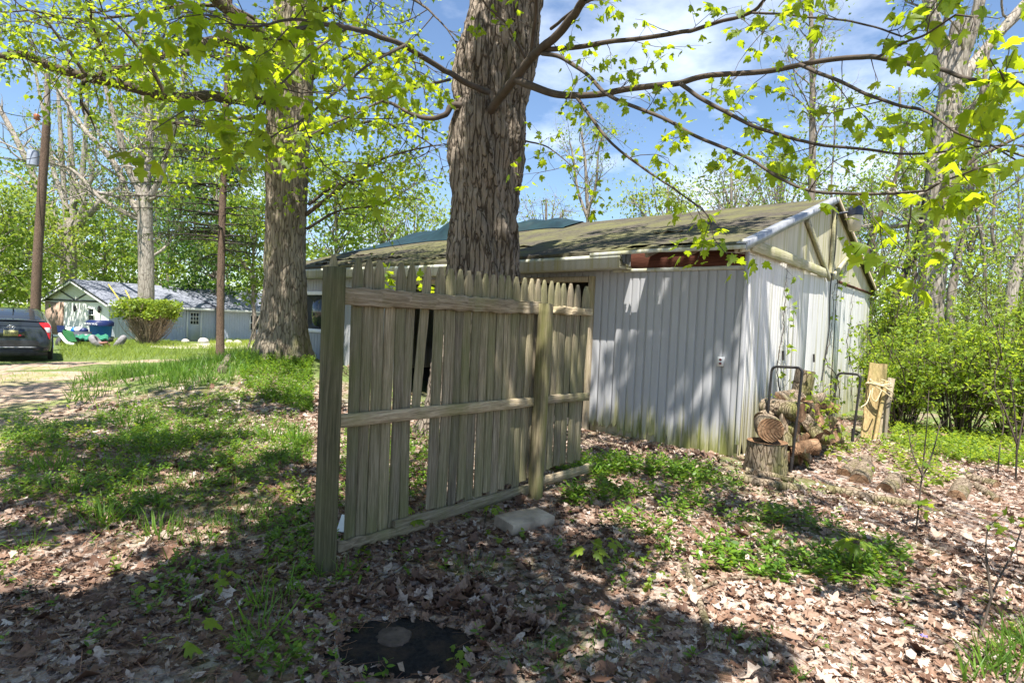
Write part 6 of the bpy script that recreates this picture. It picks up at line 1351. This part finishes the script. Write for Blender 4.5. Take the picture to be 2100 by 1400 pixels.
def litter_layer(n, y0, y1, size, tilt):
    p = scatter(rng, n, -y1 * 1.1 - 1, y1 * 1.1 + 1, y0, y1, in_view); p = p[~poly_mask(p, SHEDP)]; p = p[~char_mask(p)]; p = p[~near_drive(p, 1.0) | (rng.random(len(p)) < .12)]
    dens = fbm(np.stack([p[:, 0] * .9, p[:, 1] * .9, p[:, 0] * 0], -1), 31, 3); far = sstep(9, 15, p[:, 1]); left = sstep(2.5, 6, -p[:, 0]) * .55
    p = p[rng.random(len(p)) < np.clip(.35 + 1.5 * (dens - .25) - far - left, 0, 1)]
    N = unit(normal(p) + rng.normal(0, tilt, (len(p), 3))); a = rng.uniform(0, 6.283, len(p)); Y = np.stack([np.cos(a), np.sin(a), a * 0], -1); X = unit(np.cross(Y, N)); Y = np.cross(N, X)
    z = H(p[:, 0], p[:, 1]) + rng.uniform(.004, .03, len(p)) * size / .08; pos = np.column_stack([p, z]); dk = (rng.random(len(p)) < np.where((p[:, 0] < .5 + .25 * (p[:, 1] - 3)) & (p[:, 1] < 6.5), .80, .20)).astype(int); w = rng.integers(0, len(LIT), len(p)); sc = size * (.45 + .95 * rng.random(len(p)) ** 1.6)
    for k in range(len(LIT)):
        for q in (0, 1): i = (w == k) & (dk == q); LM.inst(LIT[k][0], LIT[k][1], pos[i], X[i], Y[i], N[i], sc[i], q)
    return len(p)
LM = MB()
c1 = litter_layer(26000, 1.2, 4.5, .060, .33); c2 = litter_layer(56000, 4.0, 9, .058, .32); c3 = litter_layer(34000, 8.5, 15, .08, .3)
c4 = litter_layer(36000, 1.2, 5, .030, .55); c5 = litter_layer(36000, 5, 9, .036, .5); c6 = litter_layer(2600, 1.2, 6, .10, .35)
def pile(px, py, n, R, h):
    """leaves drifted into a heap"""
    c = G(px, py); a = rng.uniform(0, 6.283, n); r = R * np.sqrt(rng.random(n)); p = np.stack([c[0] + r * np.cos(a), c[1] + r * .6 * np.sin(a)], -1); N = unit(normal(p) + rng.normal(0, .6, (n, 3))); a = rng.uniform(0, 6.283, n); Y = np.stack([np.cos(a), np.sin(a), a * 0], -1); X = unit(np.cross(Y, N)); Y = np.cross(N, X)
    pos = np.column_stack([p, H(p[:, 0], p[:, 1]) + h * (1 - (r / R) ** 2) * rng.random(n) + .01]); w = rng.integers(0, len(LIT), n); sc = .10 * rng.uniform(.6, 1.3, n)
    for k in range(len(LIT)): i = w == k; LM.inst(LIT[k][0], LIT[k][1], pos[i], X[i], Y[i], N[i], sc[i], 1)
for px, py, n, R, h in ((950, 1235, 150, .26, .09), (860, 1215, 110, .22, .08), (1040, 1285, 90, .2, .06), (1300, 925, 90, .5, .06), (1400, 940, 90, .5, .06), (770, 1230, 70, .16, .05)): pile(px, py, n, R, h)
tag(LM.build('leaf_litter', [M['litter'], M['dark_litter']]), kind='stuff')
# pine needles / stalks: thin debris
p = scatter(rng, 30000, -6, 6, 1.2, 6.5, in_view); p = p[rng.random(len(p)) < .35 + .65 * sstep(.5, -1.5, p[:, 0])]; p = p[~char_mask(p)]; p = p[~poly_mask(p, SHEDP)]; a = rng.uniform(0, 6.283, len(p)); Y = unit(np.stack([np.cos(a), np.sin(a), rng.normal(0, .18, len(p))], -1)); N = normal(p); X = unit(np.cross(Y, N)); N = np.cross(X, Y)
m = MB(); m.inst([(-.012, 0, 0), (.012, 0, 0), (.008, 1, .03), (-.008, 1, .03)], None, np.column_stack([p, H(p[:, 0], p[:, 1]) + .02]), X, Y, N, rng.uniform(.04, .17, len(p)), quads=[(0, 1, 2, 3)])
tag(m.build('dry_stalks', m_plain('dry_stalk', (.24, .13, .08), .9, var=.5, scale=3)), kind='stuff')
# --- ground cover plants
def sprigs(n_stems, leaf, size, hgt, regions, seed, tmpl=OVAL, nl=7, thr=.42, up=.5):
    rng = np.random.default_rng(seed); PP_, DD, SS = [], [], []; 
    for reg, dens in regions:
        poly = wpoly(reg); xs, ys = [q[0] for q in poly], [q[1] for q in poly]; area = (max(xs) - min(xs)) * (max(ys) - min(ys)); n = int(area * dens)
        p = scatter(rng, n, min(xs), max(xs), min(ys), max(ys)); p = p[poly_mask(p, poly)]; p = p[~poly_mask(p, SHEDP)]; p = p[~char_mask(p)]
        f = fbm(np.stack([p[:, 0] * 2.0, p[:, 1] * 2.0, p[:, 0] * 0], -1), seed, 3); p = p[(f + rng.normal(0, .05, len(p))) > thr]; 
        if not len(p): continue
        n = len(p); h = hgt * rng.uniform(.4, 1.2, n); lean = rng.normal(0, .35, (n, 2)); b = np.column_stack([p, H(p[:, 0], p[:, 1])])
        for k in range(nl):
            fr = (k + .6) / nl; pos = b + np.column_stack([lean * (h * fr)[:, None], h * fr]); a = rng.uniform(0, 6.283, n); Y = unit(np.column_stack([np.cos(a), np.sin(a), rng.normal(up * (.3 + fr), .25, n)])); PP_.append(pos); DD.append(Y); SS.append(size * rng.uniform(.6, 1.2, n) * (1.15 - .4 * fr))
    pos, Y, sc = np.vstack(PP_), np.vstack(DD), np.concatenate(SS); X, Y, Z = leaf_frame(rng, Y, spread=.35); return pos, X, Y, Z, sc, tmpl
def stuff(name, mat, parts):
    m = MB()
    for pos, X, Y, Z, sc, T in parts: m.inst(T[0], T[1], pos, X, Y, Z, sc)
    return tag(m.build(name, mat), kind='stuff')
VIN = (np.array([(0, 0, 0), (.19, .3, -.02), (.17, .65, -.05), (0, 1, -.14), (-.17, .65, -.05), (-.19, .3, -.02)], float), OVAL[1])
R1 = [(1190, 960), (1400, 935), (1545, 1010), (1700, 1075), (1870, 1150), (1840, 1225), (1700, 1235), (1560, 1190), (1420, 1135), (1250, 1075)]
R1b = [(1260, 1060), (1420, 1100), (1560, 1160), (1480, 1200), (1350, 1150)]
R2 = [(470, 760), (640, 728), (640, 850), (570, 830), (500, 800)]
R3 = [(0, 900), (300, 880), (640, 900), (640, 1150), (450, 1180), (200, 1060), (0, 1050)]
R4 = [(330, 1060), (660, 1180), (650, 1340), (560, 1400), (300, 1260)]
R5 = [(700, 880), (900, 885), (900, 1010), (700, 1080)]
R6 = [(1110, 960), (1260, 930), (1330, 1000), (1180, 1050)]
R7 = [(1830, 880), (2200, 905), (2250, 985), (1960, 945), (1830, 915)]
R8 = [(1640, 1130), (1800, 1130), (1860, 1230), (1760, 1300), (1640, 1240)]
R9 = [(-200, 1000), (1000, 1000), (1600, 1150), (2300, 1250), (2400, 1398), (-300, 1398)]
R10 = [(0, 850), (640, 800), (640, 900), (0, 950)]
R11 = [(1700, 905), (1850, 905), (2000, 985), (1900, 1000), (1740, 965)]
stuff('ground_cover', M['vinca'], [sprigs(0, 0, .066, .15, [(R1, 250), (R1b, 90), (R6, 220), (R8, 120)], 3, VIN, 9, .455), sprigs(0, 0, .055, .14, [(R2, 340), (R5, 130)], 4, VIN, 9, .30), sprigs(0, 0, .046, .10, [(R3, 330), (R4, 360), (R10, 240), (R9, 26)], 5, VIN, 8, .43)])
stuff('bright_ground_cover', M['leaf_shrub'], [sprigs(0, 0, .075, .17, [(R7, 170), (R11, 60)], 7, VIN, 8, .30), sprigs(0, 0, .05, .09, [(R3, 50), (R8, 40), (R9, 8), (R10, 30)], 8, MAPLE2, 5, .46)])
# --- grass
BL = (np.array([(-.028, 0, 0), (.028, 0, 0), (.024, .35, .03), (-.024, .35, .03), (.015, .7, .14), (-.015, .7, .14), (0, 1, .34)], float), [(0, 1, 2), (0, 2, 3), (3, 2, 4), (3, 4, 5), (5, 4, 6)])
def blades(rng, p, size, lean=.45, tuft=None):
    n = len(p); Yd = unit(np.column_stack([rng.normal(0, lean, (n, 2)), np.ones(n)])); Zr = unit(np.column_stack([rng.normal(0, 1, (n, 2)), np.zeros(n)])); X = unit(np.cross(Yd, Zr)); Z = np.cross(X, Yd); return np.column_stack([p, H(p[:, 0], p[:, 1]) - .005]), X, Yd, Z, size * rng.uniform(.5, 1.25, n), BL
def region_pts(rng, reg, dens, thr, seed, fs=1.6):
    poly = wpoly(reg); xs, ys = [q[0] for q in poly], [q[1] for q in poly]; n = int((max(xs) - min(xs)) * (max(ys) - min(ys)) * dens); p = scatter(rng, n, min(xs), max(xs), min(ys), max(ys)); p = p[poly_mask(p, poly)]; p = p[~poly_mask(p, SHEDP)]
    f = fbm(np.stack([p[:, 0] * fs, p[:, 1] * fs, p[:, 0] * 0], -1), seed, 3); return p[f + rng.normal(0, .03, len(p)) > thr]
rng = np.random.default_rng(123)
GR1 = [(150, 790), (250, 755), (450, 738), (560, 735), (520, 790), (400, 800), (250, 850), (120, 880)]
GR2 = [(0, 880), (250, 860), (640, 850), (640, 1150), (400, 1130), (0, 1060)]
GR3 = [(1960, 1400), (2060, 1300), (2250, 1260), (2300, 1398)]
parts = [blades(rng, region_pts(rng, GR1, 330, .43, 41), .25, .4), blades(rng, region_pts(rng, GR2, 420, .46, 42), .12), blades(rng, region_pts(rng, GR3, 1500, .30, 43), .16, .5), blades(rng, region_pts(rng, [(300, 1050), (660, 1180), (640, 1398), (380, 1350)], 260, .5, 44, 3), .11, .6), blades(rng, region_pts(rng, [(700, 1380), (1300, 1250), (1750, 1300), (1750, 1398), (750, 1398)], 160, .53, 45, 3), .09, .6), blades(rng, region_pts(rng, [(1840, 900), (2200, 930), (2200, 960), (1900, 950)], 120, .4, 46), .2)]
def tufts(lst):
    for px, py, n, size, R in lst:
        c = G(px, py); a = rng.uniform(0, 6.283, n); r = R * np.sqrt(rng.random(n)); p = np.stack([c[0] + r * np.cos(a), c[1] + r * np.sin(a)], -1); b = blades(rng, p, size, .25); out_ = np.column_stack([np.cos(a), np.sin(a), 0 * a]) * (r / R)[:, None] * .55; Y = unit(b[2] + out_); X = unit(np.cross(Y, b[3])); yield b[0], X, Y, np.cross(X, Y), b[4], BL
parts += list(tufts([(a_, b_, int(c_ * .6), d_ * .85, e_ * 1.3) for a_, b_, c_, d_, e_ in [(275, 870, 120, .28, .16), (215, 1070, 60, .26, .07), (330, 1100, 60, .22, .09), (530, 1290, 55, .20, .09), (560, 1230, 50, .20, .09), (520, 1330, 40, .16, .07), (610, 910, 60, .34, .1), (560, 900, 50, .3, .1), (120, 960, 70, .24, .12), (150, 1010, 60, .22, .1), (55, 1120, 40, .16, .06), (240, 1150, 30, .12, .06), (420, 1120, 40, .15, .08), (1760, 1165, 60, .14, .09), (1010, 1050, 70, .10, .10), (960, 1165, 80, .10, .12), (470, 1070, 60, .14, .1), (1250, 1350, 50, .1, .1), (1100, 1360, 50, .1, .1), (1500, 1330, 40, .1, .08), (690, 1180, 40, .16, .08), (480, 760, 80, .3, .3), (330, 780, 120, .34, .4), (400, 770, 120, .34, .4), (500, 740, 80, .3, .3)]]))
stuff('grass', M['grass'], parts)
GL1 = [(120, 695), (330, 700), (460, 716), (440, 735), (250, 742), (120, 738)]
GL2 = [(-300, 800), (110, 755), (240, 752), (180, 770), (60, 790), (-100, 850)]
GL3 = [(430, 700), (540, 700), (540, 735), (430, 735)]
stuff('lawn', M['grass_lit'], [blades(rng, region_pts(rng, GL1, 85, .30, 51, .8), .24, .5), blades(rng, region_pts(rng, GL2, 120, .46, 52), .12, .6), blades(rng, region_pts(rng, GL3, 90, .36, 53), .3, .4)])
# --- single seedlings
def seedling(px, py, h, n, size, label, group=None, proto=[None]):
    b = G(px, py); t = thing('maple_seedling', b, label, 'seedling', group); rng = np.random.default_rng(px); m = MB(); lv = Leaves(); q = np.array([b, b + V(.01, 0, h * .5), b + V(.015, .01, h)]); m.tube(q, [.003, .0025, .002], 4)
    for k in range(n):
        a = k * 2.4 + rng.uniform(0, .5); e = q[2] + V(math.cos(a), math.sin(a), .15) * size * .6; m.tube([q[2], e], .0015, 3); lv.p.append([e]); lv.y.append([unit(V(math.cos(a), math.sin(a), -.35))]); lv.s.append([size * rng.uniform(.8, 1.1)])
    m.build('stem', M['twig'], t); lv.build(rng, 'foliage', M['leaf_shrub'], t, MAPLES, .15)
for a in [(348, 1350, .07, 2, .09, 'lower of two pale seedlings with drooping lobed leaves at the lower left'), (388, 1312, .09, 2, .09, 'upper of two pale seedlings with drooping lobed leaves at the lower left'), (1205, 1175, .16, 6, .10, 'leafy broad leaved seedling right of the concrete block'), (1240, 1150, .14, 5, .09, 'second broad leaved seedling just behind the leafy one right of the block'), (840, 1105, .14, 6, .07, 'dark green seedling growing under the bottom rail between the posts'), (820, 1090, .18, 5, .07, 'taller dark green seedling close against the broken bottom rail'), (1005, 1065, .10, 5, .07, 'small seedling left of the concrete block'), (935, 1350, .05, 3, .05, 'tiny three leaved seedling right of the burnt patch, upper one'), (930, 1378, .05, 3, .045, 'tiny three leaved seedling right of the burnt patch, lower one'), (1745, 1170, .2, 9, .10, 'bright pale seedling with a rosette of large leaves in the ground cover'), (1640, 1090, .14, 3, .11, 'single broad leaf seedling in the ground cover, left of the rosette'), (1560, 1060, .12, 3, .10, 'yellowish seedling leaf rising from the ground cover'), (285, 1220, .06, 3, .06, 'small seedling in shade at the left with three leaves'), (450, 1210, .08, 4, .09, 'large leaved seedling below the grass tufts left of the post'), (795, 600, .01, 0, .05, '')]:
    if a[5]: seedling(*a)
# bright maple sapling behind the gap in the pickets
b = onground(*P(800, 700, 8.6)[:2]); t = thing('maple_sapling', b, 'young maple with bright leaves showing through the gap between the pickets', 'sapling'); m = MB(); lv = Leaves(); rng = np.random.default_rng(4)
tp_ = [P(797, 560, 8.6), P(805, 590, 8.6), P(860, 578, 8.8), P(868, 590, 8.7), P(790, 580, 8.5)]
m.tube(smoothpath([b, (b + P(800, 600, 8.6)) / 2, P(800, 600, 8.6)], 5), .012, 5)
for q in tp_: m.tube([P(800, 610, 8.6), (P(800, 600, 8.6) + q) / 2, q], .004, 4); lv.cluster(rng, q, V(0, -.3, .3), 7, .12, .1)
m.build('stem', M['twig'], t); lv.build(rng, 'foliage', M['leaf_near'], t, MAPLE, .4)
# violet flower
fb = G(1893, 1322, .05); fl_ = thing('violet_flower', G(1893, 1322), 'tiny blue violet flower in the sunny leaves at the lower right', 'flower'); m = MB()
for k in range(5):
    a = k * 1.257; m.inst(OVAL[0], OVAL[1], [fb], [V(-math.sin(a), math.cos(a), 0)], [V(math.cos(a), math.sin(a), .3)], [V(0, 0, 1)], [.022])
m.build('petals', M['flower'], fl_); m = MB(); m.tube([G(1893, 1322), fb], .0015, 3); m.build('stem', M['grass'], fl_)
# ================================================================== TREES ADDED BEHIND THE CAMERA: unseen, leaf clusters set along sun rays for shade
SHADE = [(100, 800, 8, 1.3, 420), (10, 850, 8, 1.3, 460), (-60, 800, 8, 1.4, 420), (200, 870, 8, .9, 200), (330, 800, 8, 1.2, 230), (480, 840, 8, .9, 230), (600, 830, 8, .8, 230), (150, 930, 8, .8, 240), (330, 960, 8, .7, 200), (560, 960, 8, .7, 240), (100, 1050, 7.6, .6, 160), (40, 1330, 6.8, .7, 240), (300, 1290, 7, .6, 220), (560, 1380, 6.6, .7, 260), (160, 1290, 6.8, .5, 130), (1230, 940, 8.4, .6, 200), (1500, 1350, 6.8, .3, 70), (1700, 1090, 7.8, .35, 110), (1560, 1045, 8, .4, 130), # photo pixel, height above, radius, leaves
 (760, 1120, 7.5, 1.0, 520), (1000, 1150, 7.5, .9, 460), (900, 1290, 7.0, .8, 420), (700, 1300, 7.0, .8, 420), (1120, 1260, 7.2, .75, 330), (1150, 1110, 8.0, .6, 230), (560, 1250, 7.0, .8, 380), (430, 1350, 6.6, .8, 380), (340, 1210, 7.2, .7, 260), (200, 1380, 6.6, .7, 260), (520, 1030, 8.0, .9, 300), (640, 1180, 7.4, .8, 400), (230, 925, 8.2, .9, 300), (80, 980, 8.2, 1.0, 320), (420, 900, 8.4, .8, 220), (1330, 1340, 6.8, .4, 130), (1430, 1290, 7.2, .3, 80), (1330, 1000, 8.2, .7, 150), (1150, 1000, 8.0, .7, 240), (950, 1060, 7.8, .7, 250)]
FENCE_SH = [(690, 700, 3.6, .8, 260), (790, 680, 4.0, .8, 260), (760, 900, 3.9, .8, 300), (880, 850, 4.3, .5, 130), (1020, 940, 4.8, .4, 90), (660, 950, 3.5, .7, 260)]
ROOF_SH = [(1150, 470, 9.5, .9, 260), (1300, 470, 9, .9, 260), (1400, 430, 9.5, .8, 240), (1500, 440, 8.5, .7, 200), (1600, 420, 9, .6, 150), (1250, 440, 10.5, .9, 240), (1100, 490, 9.5, .8, 220), (800, 520, 12, 1.0, 240), (700, 535, 13, 1.0, 220)]
WALL_SH = [(1280, 760, 8.2, .7, 190), (1380, 850, 8.0, .7, 210), (1330, 700, 8.2, .5, 120), (1450, 780, 7.8, .5, 110), (1555, 700, 8.0, .4, 110), (1620, 620, 9.2, .35, 90), (1590, 800, 8.4, .35, 80), (1700, 640, 11, .4, 70), (990, 430, 7.8, .6, 260), (960, 330, 7.8, .5, 200), (1030, 500, 7.8, .5, 200), (1010, 250, 7.8, .5, 150), (970, 520, 7.8, .4, 140), (1000, 150, 7.8, .5, 120), (40, 690, 15.5, 1.2, 300), (70, 660, 15.5, 1.0, 200), (580, 520, 11.8, .7, 150), (575, 640, 11.8, .7, 170), (590, 380, 11.8, .6, 150), (1250, 470, 9.5, 1.0, 200), (1450, 440, 9, .8, 150), (1120, 520, 9.5, .8, 180), (900, 520, 11, .9, 170)]
def offtree(seed, base, label, targets, k_=1.0):
    rng = np.random.default_rng(seed); b = onground(*base); t = thing('added_shade_tree', b, label, 'tree'); m = MB(); trunk(m, [b - UP * .2, b + UP * 2, b + UP * 4.2 + V(.2, .2, 0), b + UP * 7], [.42, .34, .3, .2], 32, .1, seed, .05, .02, .01, 0, .3); lv = Leaves()
    for c, R, n in targets:
        a = b + UP * rng.uniform(3.5, 6.5); q = smoothpath([a, (a + c) / 2 + UP * .5 + rng.normal(0, .3, 3), c], 5); m.tube(q, np.linspace(.035, .012, len(q)), 6)
        nb = max(5, n // 22)
        for k in range(nb):
            e = c + rdirs(rng, 1)[0] * R * rng.uniform(.2, 1) ** .5 * V(1, 1, .45); m.tube([c, (c + e) / 2 + UP * .05, e], [.012, .008, .004], 4); lv.cloud(rng, e + rng.normal(0, .2, (int(n * k_ / nb), 3)) * R, .165)
    m.build('trunk', M['bark_grey'], t, smooth=True); lv.build(rng, 'foliage', M['leaf_mid'], t, MAPLE2, .5)
tg = []
for px, py, h, R, n in SHADE: p = G(px, py); tg.append((p - RAY * (h / -RAY[2]), R, n))
for px, py, d, R, n in FENCE_SH: p = P(px, py, d); h = 7.6 - p[2]; tg.append((p - RAY * (h / -RAY[2]), R, n))
for px, py, d, R, n in WALL_SH + ROOF_SH: p = P(px, py, d); h = 9.0 - p[2]; tg.append((p - RAY * (h / -RAY[2]), R, n))
offtree(1, (-3.4, -4.2), 'unseen maple added behind the camera on the left to shade the fence', [t for t in tg if t[0][0] <= .2], 1.35)
offtree(2, (4.6, -4.6), 'unseen maple added behind the camera on the right to dapple the shed', [t for t in tg if t[0][0] > .2])
